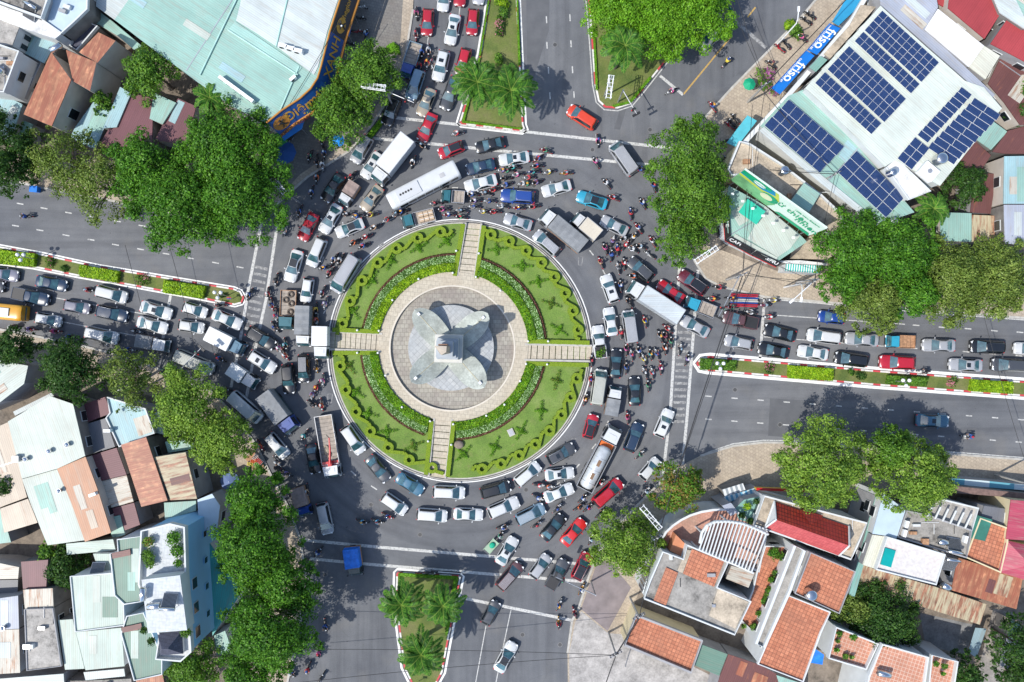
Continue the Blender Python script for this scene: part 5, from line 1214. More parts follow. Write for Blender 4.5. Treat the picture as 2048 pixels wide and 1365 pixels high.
SHIRT = {'pink': (.6, .1, .28), 'grey': (.25, .26, .28), 'blue': (.04, .11, .36), 'white': (.6, .62, .64), 'red': (.5, .03, .04), 'green': (.07, .3, .16), 'teal': (.04, .35, .33), 'yellow': (.62, .5, .06), 'black': (.02, .02, .025), 'purple': (.22, .16, .36), 'tan': (.42, .27, .16), 'orange': (.6, .12, .03), 'cyan': (.1, .4, .6), 'maroon': (.2, .02, .05), 'brown': (.2, .1, .05)}
HEL = ['w', 'k', 'r', 'b', 's', 'y', 'm', 'k', 'w', 'L']
BK = {'k': 'black', 'w': 'white', 'r': 'red', 'b': 'blue', 'y': 'yellow', 'g': 'green', 'p': 'purple', 'n': 'brown', 'i': 'pink', 'e': 'grey'}
BKM = {'k': pm('k'), 'w': pm('w'), 'r': pm('r'), 'b': pm('b'), 'y': pm('y'), 'g': pm('D'), 'p': paint('purple', (.12, .06, .2)), 'n': pm('B'), 'i': paint('pink', (.5, .1, .22)), 'e': pm('s')}
BIKES = '''
A 150 110 270 pink k|A 145 300 270 grey r|A 200 470 270 blue k|A 262 450 267 white k|A 250 565 262 red w|A 298 560 262 grey w|A 183 590 250 red b|A 530 1215 190 red w
B 190 182 330 tan k|B 122 328 250 white k|B 1335 238 160 green r|B 1265 297 215 blue r|B 1255 375 180 red k|B 1040 388 175 teal k|B 945 415 180 purple w|B 985 418 178 green e|B 1222 428 180 teal b|B 1365 430 190 yellow w|B 1522 440 180 red y|B 1075 455 185 pink w|B 965 487 182 black k|B 1180 482 180 red w|B 975 545 195 blue w|B 1130 535 185 white w|B 1165 540 185 green w|B 1250 520 200 purple k|B 865 590 190 red r|B 665 635 175 blue k|B 785 625 165 black w|B 690 693 180 purple k|B 820 697 175 blue w|B 325 717 182 black w|B 680 748 175 grey w|B 935 745 168 white w|B 1085 758 175 blue r|B 1225 745 185 red k|B 400 770 180 pink n|B 450 818 180 blue r|B 565 785 170 black w|B 770 795 165 yellow w|B 870 793 178 red r|B 560 842 170 green k|B 1800 135 275 pink k|B 1785 345 120 pink k|B 20 790 190 blue k
C 1005 50 250 green k|C 1065 90 270 black k|C 1118 128 270 white w|C 1070 240 255 orange k|C 1020 375 260 blue k|C 910 550 250 blue k|C 1385 235 235 black k|C 775 712 262 grey w|C 1352 587 180 black k|C 1435 603 190 blue w|C 1570 590 190 yellow k|C 1715 630 205 red w|C 1600 700 205 tan k|C 1795 577 215 black w|C 1520 787 205 red r|C 1410 837 215 orange k|C 1495 870 205 blue k|C 1225 987 240 white k|C 1280 990 240 white k|C 1140 1070 195 blue k|C 1185 1112 235 red k|C 695 1175 262 black k|C 450 1307 245 blue k|C 1118 1287 250 maroon k|C 620 1300 270 red k
E 880 400 280 blue r|E 918 500 275 purple w|E 905 605 305 black k|E 1370 387 255 purple w|E 1285 440 270 yellow k|E 1290 535 268 orange w|E 410 412 175 black r|E 945 792 290 pink w|E 1003 762 285 teal k|E 998 858 300 orange r|E 1287 962 275 black y|E 400 890 325 blue k|E 440 1180 355 purple k|E 1345 1088 270 pink w|E 1292 1148 250 red r|E 1255 1212 255 purple w|E 1245 1307 330 black k|E 1332 1312 280 orange r
N 800 272 350 red k|N 105 610 0 white k|N 265 630 352 purple r|N 490 650 0 pink r|N 630 697 350 blue k|N 1232 647 345 black w|N 1165 815 350 blue w|N 1490 1018 20 green r|O 238 605 180 blue k
K 952 500 240 teal k|K 545 592 300 orange r|K 695 738 305 black w|K 778 842 325 purple k|K 708 832 320 black k|K 790 1010 290 red b|K 975 1000 275 tan k|K 1470 1287 345 cyan k|K 1608 1285 345 cyan k|K 1700 1237 335 blue r
M 1490 775 355 red w|M 1570 787 355 orange w|M 1480 887 335 blue w|M 1650 992 48 none w|M 1468 1140 30 black w|M 1158 1160 15 white k|M 1133 1242 50 green k
Q 412 88 70 black k|Q 798 262 95 pink r|Q 907 592 45 green w|Q 550 850 45 red g|Q 963 928 50 white w|Q 387 990 45 blue k|Q 352 1072 30 orange k|Q 435 1075 45 blue k|Q 153 1082 45 black w|Q 545 1130 45 black k|Q 582 1160 45 white k
F 555 32 112 tan r|F 713 80 102 grey w|F 765 40 95 red k|F 860 150 170 orange k|F 733 240 95 blue k|F 813 392 120 black k|F 737 670 92 red w|F 957 568 105 yellow r|F 1170 632 140 red r|F 1095 700 110 grey k|F 1143 702 115 maroon k|F 1195 752 95 green k|F 1138 812 100 orange k|F 1275 818 80 black w|F 1338 910 75 purple k|F 785 820 95 pink k|F 835 870 100 purple w|F 900 838 100 white k|F 948 912 108 yellow w|F 1008 862 102 teal k|F 1065 862 110 blue w|F 785 987 90 blue k|F 955 1032 110 black w|F 1022 1035 100 red w|F 1100 992 95 pink r|F 985 1150 95 green k|F 470 922 90 black k|F 460 1097 85 red r|F 410 1277 75 orange k|F 1578 357 172 red w|F 1640 252 172 red k
I 378 318 150 blue k|I 62 447 130 white k|I 130 577 155 red r|I 390 628 120 blue k|I 280 722 95 red b|I 490 470 110 blue k|I 352 853 125 white r|I 228 937 205 grey k|I 300 937 60 white k|I 110 975 70 purple w|I 480 975 120 white r|I 227 1010 55 red r|I 375 1020 160 white k|I 302 1047 150 white w|I 48 1040 110 pink k|I 158 1050 92 red b|I 103 1100 85 blue k|I 460 1097 145 none w
G 340 190 178 red k|G 345 285 178 green r|G 540 340 168 white w|G 775 215 175 yellow w|G 685 265 178 grey i|G 730 387 180 red w|H 790 957 180 black w|U 1325 422 180 blue w
T 1150 565 50 yellow w|T 660 825 205 pink w|T 1030 975 125 blue r|T 1562 592 140 tan k|T 1645 440 140 none r|T 1700 402 130 none k|T 1235 1085 130 none k|T 1190 1150 142 none r|T 1210 1125 135 none k|T 1130 1288 200 none k|I 1075 875 90 none k|I 1110 240 60 none k
W 172 668 65 blue w|W 320 745 110 black r|W 170 835 92 red y|W 375 525 65 blue y|W 462 68 70 white k|X 1070 188 50 blue k|X 1140 842 280 blue k|X 1083 1087 265 pink k|X 985 1238 250 red k|X 828 1268 300 blue k|X 1095 1335 60 none k
V 1455 55 350 none w|V 1440 160 355 none k|V 1412 283 0 none r|V 1512 325 75 blue k|V 1357 395 350 none k|V 822 1240 60 none k|V 850 1222 60 none k|V 1112 1270 270 red k|V 1180 1235 80 none w|Y 100 140 145 none k|Y 65 190 145 none k|Y 20 350 150 pink k|R 498 370 0 none k|C 1135 20 270 blue k'''
nb = 0
def inside(p, poly):
    c = False; j = len(poly) - 1
    for i in range(len(poly)):
        if (poly[i][1] > p[1]) != (poly[j][1] > p[1]) and p[0] < (poly[j][0] - poly[i][0]) * (p[1] - poly[i][1]) / (poly[j][1] - poly[i][1]) + poly[i][0]: c = not c
        j = i
    return c
def make_bike(x, y, ang, sh, bk):
    global nb
    nb += 1
    zb = .14 if any(inside((x, y), pp) for pp in (PAVE_TL, PAVE_TR, PAVE_BR, PAVE_BL)) else .0
    c = P(x, y, .8); a = R(ang)
    r = empty('motorbike', (c[0], c[1], zb), a); r['category'] = 'motorbike'; r['group'] = 'motorbikes at the roundabout'; r.scale = (1.06, 1.12, 1.0)
    part('body', BT['body'], r, mat=BKM[bk]); part('seat', BT['seat'], r); part('wheel', BT['wheel'], r, (.78, 0, .29)); part('wheel', BT['wheel'], r, (-.6, 0, .29))
    part('handlebar', BT['handlebar'], r); part('headlight', BT['headlight'], r); part('tail_light', BT['tail_light'], r)
    if sh == 'none': register(r, f'{BK[bk]} motorbike standing without rider', x, y); return r
    register(r, f'{BK[bk]} motorbike under a rider in {sh}', x, y)
    p = empty('person', (c[0] - .08 * math.cos(a), c[1] - .08 * math.sin(a), zb), a); p['category'] = 'rider'; p['group'] = 'people riding motorbikes'
    sm = plain('shirt_' + sh, SHIRT[sh], .8, var=.15, vs=3)
    s_ = random.uniform(.96, 1.08); p.scale = (s_ * 1.04, s_ * 1.1, s_)
    part('body', RIDER, p, mat=sm); hc = HEL[nb % len(HEL)]
    part('helmet', HELMET, p, mat=pm(hc)); register(p, f'rider in {sh} with {cname(hc)} helmet', x, y)
    return r
blist = []
for ln in BIKES.replace('\n', '|').split('|'):
    q = ln.split()
    if not q: continue
    x, y = tp(q[0], float(q[1]), float(q[2])); blist.append(make_bike(x, y, float(q[3]), q[4], q[5]))
# ---------------------------------------------------------------- buildings
def C_(n, c, rz, rust=0.0, **k): return sheet(n, c, R(rz), rust, **k)
MINT = (.27, .445, .385); PALE = (.46, .51, .455); SKYR = (.31, .48, .51); SEA = (.16, .45, .45)
def ang_mat(kind, rz):
    return {
     'mint': lambda: C_('mint_sheet', MINT, rz), 'mintd': lambda: C_('deep_mint_sheet', (.2, .38, .33), rz), 'pale': lambda: C_('pale_green_sheet', PALE, rz), 'sky': lambda: C_('sky_blue_sheet', SKYR, rz),
     'wgreen': lambda: C_('white_green_sheet', (.56, .61, .55), rz), 'white': lambda: C_('white_sheet', (.5, .55, .54), rz), 'cream': lambda: C_('cream_sheet', (.6, .6, .5), rz), 'lilac': lambda: C_('lilac_sheet', (.37, .4, .47), rz),
     'rust': lambda: C_('orange_rust_sheet', (.3, .1, .055), rz, .62, rustc=(.38, .17, .09)), 'rustd': lambda: C_('dark_rust_sheet', (.14, .055, .05), rz, .35, rustc=(.26, .1, .05)), 'maroon': lambda: C_('maroon_sheet', (.15, .055, .065), rz, .12, rustc=(.3, .12, .06)),
     'red': lambda: C_('red_sheet', (.36, .05, .055), rz, .05, rustc=(.25, .04, .04)), 'rustw': lambda: C_('white_rusty_sheet', (.5, .47, .4), rz, .5, rustc=(.3, .15, .08)), 'rusty': lambda: C_('yellow_rusty_sheet', (.46, .4, .26), rz, .62, rustc=(.27, .12, .07)),
     'tan': lambda: C_('salmon_sheet', (.46, .235, .135), rz, 0), 'fibre': lambda: C_('dark_fibre_cement', (.16, .165, .18), rz, .2, rustc=(.32, .3, .27), pitch=.2), 'beige': lambda: C_('beige_worn_sheet', (.5, .42, .33), rz, .3, rustc=(.36, .2, .12)),
     'sage': lambda: C_('sage_sheet', (.125, .225, .175), rz), 'sagel': lambda: C_('pale_sage_sheet', (.4, .48, .425), rz), 'teal': lambda: C_('teal_sheet', (.06, .36, .34), rz),
     'grey': lambda: concrete('grey_roof_concrete', (.29, .275, .25), 1.0), 'greyl': lambda: concrete('light_roof_concrete', (.38, .36, .33), .9), 'tanc': lambda: concrete('tan_roof_concrete', (.45, .38, .29), .6), 'wht': lambda: concrete('white_roof_screed', (.68, .68, .66), .2),
     'pbl': lambda: plain('pale_blue_roof', (.42, .52, .6), .6, var=.08), 'terra': lambda: pavers('terracotta_tiles%d' % rz, (.54, .21, .115), (.4, .14, .075), (.16, .06, .035), .5, R(-rz), (.3, .13, .08), 0, .055),
     'terral': lambda: pavers('pale_terracotta_tiles%d' % rz, (.5, .23, .15), (.44, .19, .12), (.6, .45, .36), .5, R(-rz), (.4, .19, .12), 0, .065),
     'brick': lambda: pavers('red_roof_tiles%d' % rz, (.42, .045, .02), (.3, .025, .015), (.08, .01, .008), .42, R(-rz), (.3, .03, .03), 0, .09), 'pink': lambda: pavers('pinkish_red_tiles%d' % rz, (.5, .1, .1), (.42, .07, .075), (.3, .05, .05), .36, R(-rz), (.36, .05, .06), 0),
     'crim': lambda: C_('crimson_sheet', (.4, .06, .1), rz), 'wtile': lambda: pavers('white_grid_tiles%d' % rz, (.54, .57, .58), (.5, .53, .55), (.42, .46, .5), .42, R(-rz), (.55, .53, .5), 0), 'dtile': lambda: pavers('dark_roof_tiles%d' % rz, (.085, .09, .13), (.065, .07, .1), (.03, .03, .05), .3, R(-rz), (.06, .06, .08), .5),
     'whtile': lambda: pavers('white_washed_tiles%d' % rz, (.6, .58, .56), (.55, .52, .5), (.58, .52, .5), .3, R(-rz), (.6, .52, .48), .5), 'dark': lambda: M_DARK}[kind]()
PATCHY = {'mint': ['sky', 'pale', 'rustw'], 'pale': ['white', 'mint', 'rustw'], 'sky': ['mint', 'rustw', 'white'], 'white': ['pale', 'rustw'], 'maroon': ['rustd', 'rust', 'sky'], 'rustd': ['rust', 'maroon', 'rustw'], 'rust': ['rustd', 'rusty'], 'rustw': ['rust', 'white', 'mint'], 'rusty': ['rustd', 'rust', 'white'], 'lilac': ['white', 'rustw'], 'cream': ['rustw', 'white'], 'sagel': ['sage', 'pale'], 'sage': ['sagel', 'mint'], 'beige': ['rust', 'rustw'], 'tan': ['beige', 'rustw'], 'red': ['crim', 'maroon'], 'fibre': ['lilac', 'rustd'], 'mintd': ['mint', 'sky']}
M_GAPSHADE = plain('gap_shade_plaster', (.17, .16, .15), .9, var=.3)  # wall colour darkened to paint in the shade of gaps between roofs
NB = 0
def bldg(label, pts, z, roof, rz=0, wall=None, parapet=None, slope=None, shape=None, rise=1.2, name='house', cat='house', wins=(), z0=.1, th=.14, winmat=None, group=None, over=1.0, tins=1):
    global NB
    NB += 1; z = z + ((NB * 37) % 97) * .0013
    wall = wall or random.choice([M_BEIGE, M_GREYW, M_GREYW, M_GAPSHADE, M_GAPSHADE]); rm = ang_mat(roof, rz) if isinstance(roof, str) else roof
    A = [Vector(P(x, y, z)[:2]) for x, y in pts]
    ar = sum(A[i].x * A[(i + 1) % len(A)].y - A[(i + 1) % len(A)].x * A[i].y for i in range(len(A)))
    if ar < 0: A = A[::-1]
    c = sum(A, Vector((0, 0))) / len(A); root = empty(name, (c.x, c.y, z0)); tag(root, label, cat, group)
    L = [p - c for p in A]; n = len(L)
    def zt(p):
        if not slope: return z - z0
        d = Vector((math.cos(R(slope[0])), math.sin(R(slope[0])))); pr = [q.dot(d) for q in L]; return z - z0 + slope[1] * (p.dot(d) - min(pr)) / (max(pr) - min(pr) + 1e-6)
    W_ = MB(); W_.prism([(p.x * .985, p.y * .985, zt(p) - th) for p in L], -.1, None, 0); W_.build('wall', wall, root)
    Rm = MB()
    if shape in ('hip', 'gable') and n == 4:
        if shape == 'hip': ap = [sum(L, Vector((0, 0))) / 4] * 2
        l01 = (L[0] - L[1]).length; l12 = (L[1] - L[2]).length; o = 0 if l01 < l12 else 1
        q = [L[(i + o) % 4] for i in range(4)]        # q0-q1 and q2-q3 are the short ends
        e0 = (q[0] + q[1]) / 2; e1 = (q[2] + q[3]) / 2
        if shape == 'hip': e0, e1 = e0.lerp(e1, .38), e1.lerp(e0, .38)
        zz = z - z0; vs = [(p.x, p.y, zz) for p in q] + [(e0.x, e0.y, zz + rise), (e1.x, e1.y, zz + rise)] + [(p.x, p.y, zz - th) for p in q]
        Rm.add(vs, [(0, 1, 4), (1, 2, 5, 4), (2, 3, 5), (3, 0, 4, 5), (6, 7, 1, 0), (7, 8, 2, 1), (8, 9, 3, 2), (9, 6, 0, 3)], 0)
    else:
        t = [(p.x * over, p.y * over, zt(p)) for p in L]; k = len(t)
        Rm.add([(p[0], p[1], p[2] - th) for p in t] + t, [(i, (i + 1) % k, (i + 1) % k + k, i + k) for i in range(k)] + [tuple(range(k, 2 * k))], 0)
    ro = Rm.build('roof', rm, root)
    if isinstance(roof, str) and roof in ('white', 'pale', 'mint', 'sky', 'cream', 'lilac', 'sagel', 'rustw', 'tan', 'beige', 'rust', 'rusty') and poly_area([(p.x, p.y) for p in L]) > 25 and not shape:
        pass
    if isinstance(roof, str) and not shape and not slope and poly_area([(p.x, p.y) for p in L]) > 18 and roof in PATCHY:
        lp = [(p.x, p.y) for p in L]; u = Vector((math.cos(R(rz)), math.sin(R(rz)))); v_ = Vector((-u.y, u.x)); zz = z - z0
        for _ in range(min(6, 1 + int(poly_area(lp) / 35))):
            for _t in range(12):
                q = fill_poly(lp, 1)[0]; hl, hw = random.uniform(.9, 2.6), random.choice([.5, .5, 1.0]); q = Vector(q); cs = [q + u * (a * hl) + v_ * (b * hw) for a, b in ((-1, -1), (1, -1), (1, 1), (-1, 1))]
                if all(inside((p.x, p.y), lp) for p in cs):
                    pt = MB(); zz += .004; pt.prism([(p.x, p.y) for p in cs], zz, zz + .03, 0); pt.build('patch_sheet', ang_mat(random.choice(PATCHY[roof]), rz), root); break
        if poly_area(lp) > 60:      # lines of screw washers and an overlap joint across the sheets
            prs = [p.dot(u) for p in L]; m0 = (min(prs) + max(prs)) / 2 + random.uniform(-.8, .8); ctr = u * m0; cut = [ctr + v_ * (t_ * .4) for t_ in range(-60, 61)]; cut = [p for p in cut if inside((p.x, p.y), lp)]
            if len(cut) > 3: pt = MB(); pt.strip([(p.x, p.y) for p in (cut[0], cut[-1])], .12, z - z0, z - z0 + .035); pt.build('overlap_joint', M_METAL, root)
    if isinstance(roof, str) and roof in ('grey', 'greyl', 'tanc', 'pbl', 'wht') and poly_area([(p.x, p.y) for p in L]) > 25 and not shape:
        lp = [(p.x * .9, p.y * .9) for p in L]
        for _ in range(3):
            q = Vector(fill_poly(lp, 1)[0]); a_ = R(rz) + random.choice([0, 1.57]); e = q + Vector((math.cos(a_), math.sin(a_))) * random.uniform(1, 2.5); pt = MB(); pt.tube([(q.x, q.y, z - z0 + .07), (e.x, e.y, z - z0 + .07)], .05, 5); pt.build('roof_pipe', random.choice([M_METAL, M_WHITEP, M_BLACK]), root)
            q = Vector(fill_poly(lp, 1)[0]); pt = MB(); pt.box((q.x, q.y, z - z0 + random.uniform(.1, .3)), (random.uniform(.3, 1.1), random.uniform(.3, .8), .6), 0, R(rz)); pt.build('roof_box', random.choice([M_METAL, M_GREYW, M_WHITEP, M_WOOD]), root)
    if parapet:
        hgt, pmx, pw = parapet; s_ = MB(); s_.strip([(p.x, p.y) for p in [q * (1 - .0) for q in L]], pw, z - z0 - .2, z - z0 + hgt, 0, True); s_.build('parapet', pmx, root)
    if not wins and name == 'house' and z >= 5:
        wins = []
        for e in range(n):
            a, b = L[e], L[(e + 1) % n]; d = b - a
            if d.length > 3 and Vector((d.y, -d.x)).normalized().dot(-c.normalized()) > .55:
                e2 = (n - 2 - e) % n if ar < 0 else e; k = max(1, int(d.length / 3.4)); wins.append((e2, k, z - 2.3, z - 1.1))
                if z > 7: wins.append((e2, k, z - 5.2, z - 3.8))
    for wi in wins:
        e, cnt, lo, hi = (wi + (z * .45, z * .8))[:4] if len(wi) < 4 else wi
        # edges are counted in the order the outline was given
        a, b = (L[(n - 2 - e) % n], L[(n - 1 - e) % n]) if ar < 0 else (L[e], L[(e + 1) % n]); d = (b - a); ln = d.length; d.normalize(); nr = Vector((d.y, -d.x)); an = math.atan2(d.y, d.x)
        for i in range(cnt):
            p = a * .985 + d * (ln * .985 * (i + .5) / cnt); w_ = min(1.3, ln / cnt * .5); fr = MB(); q = p + nr * .04
            fr.box((q.x, q.y, (lo + hi) / 2), (w_ + .16, .1, hi - lo + .16), 0, an); f = fr.build('window', M_WHITEP if winmat is None else winmat, root)
            q = p + nr * .1; g_ = MB(); g_.box((q.x, q.y, (lo + hi) / 2), (w_, .04, hi - lo), 0, an); g_.build('pane', M_GLASSD, f)
    return root
TIN = 'tin roofed houses of the blocks'
def hs(*a, **k): k.setdefault('group', TIN); return bldg(*a, **k)
def prop(name, label, cat, x, y, z, mb, mats, rz=0, group=None):
    c = P(x, y, z); o = mb.build(name, mats); o.location = c; o.rotation_euler = (0, 0, R(rz)); return tag(o, label, cat, group)
def tank(x, y, z, rz, label, L=1.6, r=.42, up=False, mat=None, group='steel water tanks on the roofs'):
    c = P(x, y, z); root = empty('water_tank', c, R(rz)); tag(root, label, 'water tank', group); q = MB()
    if up: q.cyl((0, 0, .35), r, 1.3, 0, 18); q.ball((0, 0, 1.65), r, 0, 16, 8, (1, 1, .35)); q.cyl((0, 0, 1.75), r * .35, .1, 0, 12)
    else: q.tube([(-L / 2 - .1, 0, .75), (-L / 2, 0, .75), (-L / 2 + .02, 0, .75), (L / 2 - .02, 0, .75), (L / 2, 0, .75), (L / 2 + .1, 0, .75)], [r * .5, r * .9, r, r, r * .9, r * .5], 18, 0); q.cyl((0, 0, 1.12), .13, .1, 0, 10)
    q.build('vessel', mat or M_STEEL, root); s_ = MB()
    for dx in (-.5, .5):
        for dy in (-.35, .35): s_.box((dx * (L if not up else .9) * .8, dy, .17), (.06, .06, .36), 0)
        s_.box((dx * (L if not up else .9) * .8, 0, .35), (.06, .8, .05), 0)
    s_.build('stand', M_METAL, root); return root
def heater(x, y, z, rz, label, group='solar water heaters on the roofs'):
    c = P(x, y, z); root = empty('solar_water_heater', c, R(rz)); tag(root, label, 'water heater', group)
    q = MB(); vs = [(-.9, 0, .2), (.9, 0, .2), (.9, 1.6, 1.15), (-.9, 1.6, 1.15)]; q.add(vs + [(v[0], v[1], v[2] - .06) for v in vs], [(0, 1, 2, 3), (7, 6, 5, 4), (0, 4, 5, 1), (1, 5, 6, 2), (2, 6, 7, 3), (3, 7, 4, 0)], 0)
    for i in range(12): q.tube([(-.8 + i * .145, .05, .27), (-.8 + i * .145, 1.55, 1.17)], .035, 5, 1)
    q.build('collector', [M_METAL, M_GLASSD], root); q = MB(); q.tube([(-1.0, 1.7, 1.3), (-.95, 1.7, 1.3), (.95, 1.7, 1.3), (1.0, 1.7, 1.3)], [.12, .23, .23, .12], 14); q.build('vessel', M_STEEL, root)
    q = MB()
    for s_ in (-.8, .8): q.tube([(s_, 1.7, 0), (s_, 1.7, 1.1)], .03, 5); q.tube([(s_, .05, 0), (s_, 1.7, .05)], .03, 5)
    q.build('stand', M_METAL, root); return root
def acunit(x, y, z, rz, label, group, s=1.0):
    c = P(x, y, z); root = empty('air_conditioner', c, R(rz)); tag(root, label, 'air conditioner', group); q = MB(); q.box((0, 0, .45 * s), (.95 * s, .4 * s, .7 * s), 0); q.box((0, 0, .06), (.8 * s, .36 * s, .08), 0); q.build('case', M_WHITEM, root)
    q = MB(); q.tube([(-.15 * s, -.2 * s, .45 * s), (-.15 * s, -.225 * s, .45 * s)], .26 * s, 16); q.build('fan_grille', M_BLACK, root); return root
def ventil(x, y, z, label):
    c = P(x, y, z); root = empty('roof_ventilator', c); tag(root, label, 'ventilator', 'turbine ventilators of the white roofs'); q = MB(); q.cyl((0, 0, -.1), .24, .3, 0, 14); q.build('collar', M_METAL, root); q = MB(); q.ball((0, 0, .42), .34, 0, 16, 7, (1, 1, .8))
    for k in range(16): a = 2 * math.pi * k / 16; q.box((.32 * math.cos(a), .32 * math.sin(a), .42), (.03, .03, .3), 0, a)
    q.build('turbine', M_STEEL, root)
def plant(x, y, z, r, label, k='d', group='potted plants on the roof terraces'):
    c = P(x, y, z); root = empty('potted_plant', c); tag(root, label, 'plant', group); q = MB(); q.cyl((0, 0, 0), .2, .36, 0, 12, 1, .27); q.build('pot', [plain('clay_pot', (.3, .13, .07), .8), M_SOIL], root)
    p, n, cl = crown_points([((0, 0, .55), r * PXM * .8, 0), ((.1, .1, .7), r * PXM * .6, 1), ((-.15, .05, .65), r * PXM * .6, 2)], 260); part('foliage', leaf_mesh('foliage', p, n, .12, LEAF[k], clump=cl), root)
def awning(pts, z, drop_edge, mat, label, name='awning', group=None, posts=True, thick=.05):
    """pts px at top height z; the outer edge (indices) hangs lower by .8"""
    v = [Vector(P(x, y, z - (.8 if i in drop_edge else 0))) for i, (x, y) in enumerate(pts)]; c = sum(v, Vector()) / len(v); c.z = .14; root = empty(name, c); tag(root, label, 'awning', group)
    q = MB(); l = [p - c for p in v]; n = len(l); q.add([tuple(p) for p in l] + [(p.x, p.y, p.z - thick) for p in l], [tuple(range(n))[::-1], tuple(range(n, 2 * n))] + [(i, (i + 1) % n, (i + 1) % n + n, i + n) for i in range(n)], 0); q.build('canopy', mat, root)
    if posts:
        for i in drop_edge: q = MB(); q.tube([(l[i].x * .95, l[i].y * .95, 0), (l[i].x * .95, l[i].y * .95, l[i].z - .03)], .04, 6); q.build('post', M_METAL, root)
    return root
# --- upper left block
hs('grey concrete roof in the upper left corner', [(-60, -60), (98, -60), (98, 2), (86, 38), (0, 6), (-60, -20)], 9, 'grey', parapet=(.5, M_WHITEP, .25))
hs('white walled house below the grey corner roof', [(-50, -12), (0, 10), (86, 42), (122, 68), (110, 78), (40, 55), (-50, 20)], 8.2, 'wht', wall=M_WHITEP)
hs('pale blue grey roof next to the grey corner roof', [(105, -60), (178, -60), (176, 20), (150, 45), (125, 68), (88, 42), (103, 0)], 8, 'pbl', -20, parapet=(.35, M_WHITEP, .2))
hs('small dark yard roof at the top between pale roofs', [(180, -60), (197, -60), (192, 12), (178, 22)], 3, 'grey')
hs('white roof left of the teal store roof top', [(197, -60), (257, -60), (257, 0), (229, 40), (192, 13)], 6, 'white', -35)
hs('pale mint roof strip alongside the teal store', [(182, 11), (226, 44), (283, 92), (268, 100), (235, 72), (198, 50), (166, 43)], 4.6, 'mint', -40)
hs('sky blue roof left of the rusty house', [(40, 55), (70, 60), (125, 71), (101, 104), (88, 127), (26, 95)], 5, 'sky', 60)
hs('pale grey house with small dark windows at the left edge', [(-50, 25), (0, 31), (38, 55), (24, 92), (-50, 85)], 8, 'greyl', wall=M_WHITEP, wins=((2, 2),))
hs('grey roof terrace at the left edge with a water tank', [(-50, 84), (0, 92), (43, 106), (13, 187), (-50, 180)], 8.3, 'greyl', parapet=(.7, M_WHITEP, .22), wall=M_WHITEP)
hs('dark grey walled yard beside the rusty house', [(45, 107), (86, 128), (50, 204), (12, 190)], 4, 'grey', wall=M_GREYW, parapet=(.5, M_GREYW, .2))
hs('sky blue shed roof at the left edge below the terrace', [(-50, 178), (0, 187), (45, 209), (22, 279), (-50, 270)], 4.4, 'sky', 60)
hs('small seafoam shed behind the dark tree at upper left', [(44, 240), (66, 249), (52, 285), (30, 278)], 3, 'mintd', 60)
_rh = bldg('house with three rusty orange roofs and beige walls at upper left', [(103, 105), (147, 163), (140, 180), (108, 255), (47, 229)], 7, 'rust', 68, wall=M_BEIGE, slope=(-20, .6), wins=((2, 1, 3.2, 5.2),))
q = MB()
for pl, mt in (([(132, 100), (193, 125), (180, 182), (146, 163)], 0), ([(197, 65), (231, 82), (195, 126), (158, 105)], 0)):
    v = [P(x, y, 7.35) for x, y in pl]; q.add([(a[0], a[1], .3) for a in v] + v, [(0, 3, 7, 4), (3, 2, 6, 7), (2, 1, 5, 6), (1, 0, 4, 5), (7, 6, 5, 4)], 1); k = len(q.f) - 1; q.m[k] = 0
q.v = [tuple(Vector(v) - Vector(_rh.location)) for v in q.v]; q.build('wing', [ang_mat('rust', 68), M_BEIGE], _rh)
for (x, y) in ((236, 118), (212, 168)):
    c = Vector(P(x, y, 3.6)) - Vector(_rh.location); w_ = MB(); w_.box(tuple(c + Vector((-.35, .1, 0))), (.5, 1.0, 1.1), 0, R(-20)); w_.build('window', M_GLASSD, _rh)
tank(118, 100, 7, 30, 'steel water tank at the corner of the rusty orange roof')
tank(3, 143, 8.4, -40, 'steel water tank on the left edge terrace')
heater(58, 40, 8.3, -30, 'solar water heater on the white house at upper left')
hs('balcony roof with dark tiles above the rusty house', [(164, 42), (197, 54), (156, 102), (142, 93)], 5, 'dtile', 60, parapet=(.4, M_WHITEP, .2))
hs('mint roof strip left of the maroon rusty roof', [(240, 174), (262, 187), (233, 255), (206, 257)], 4.5, 'sky', 65)
hs('maroon rusty roof under the round green tree', [(262, 187), (308, 198), (306, 330), (198, 290)], 4.2, 'maroon', 65, slope=(-25, .5))
hs('mint patched sheets beside the maroon roof', [(308, 186), (352, 206), (325, 249), (299, 238)], 4.8, 'mint', 65)
hs('purple maroon roof left of the huge tree', [(356, 197), (392, 213), (372, 290), (310, 280), (325, 250)], 4.4, 'maroon', 65)
hs('small light blue roofs below the rusty house', [(187, 204), (222, 224), (190, 300), (140, 275), (150, 255)], 4, 'sky', 65)
# --- the big teal store
ST = [(257, -60), (257, 0), (229, 40), (258, 62), (305, 98), (400, 168), (462, 212), (531, 246), (560, 222), (598, 198), (620, 180), (636, 158), (642, 136), (661, 60), (681, 0), (700, -60)]
store = bldg('huge store with teal and white sheet roof and blue sign band', ST, 7.5, 'mint', -33, wall=M_WHITEP, name='store', cat='store', z0=.1)
def roofpatch(root, pts, z, mat, name='roof_panel'):
    q = MB(); v = [P(x, y, z) for x, y in pts]; l = root.location; q.add([(a[0] - l.x, a[1] - l.y, z - l.z) for a in v][::-1], [tuple(range(len(v)))]); return q.build(name, mat, root)
roofpatch(store, [(492, -60), (700, -60), (676, 0), (655, 62), (636, 134), (628, 150), (606, 134), (555, 95), (512, 66), (472, 42), (480, 10)], 7.66, ang_mat('white', -33))
roofpatch(store, [(470, 43), (604, 135), (592, 150), (455, 62)], 7.68, C_('bright_mint_sheet', (.32, .52, .46), -33))
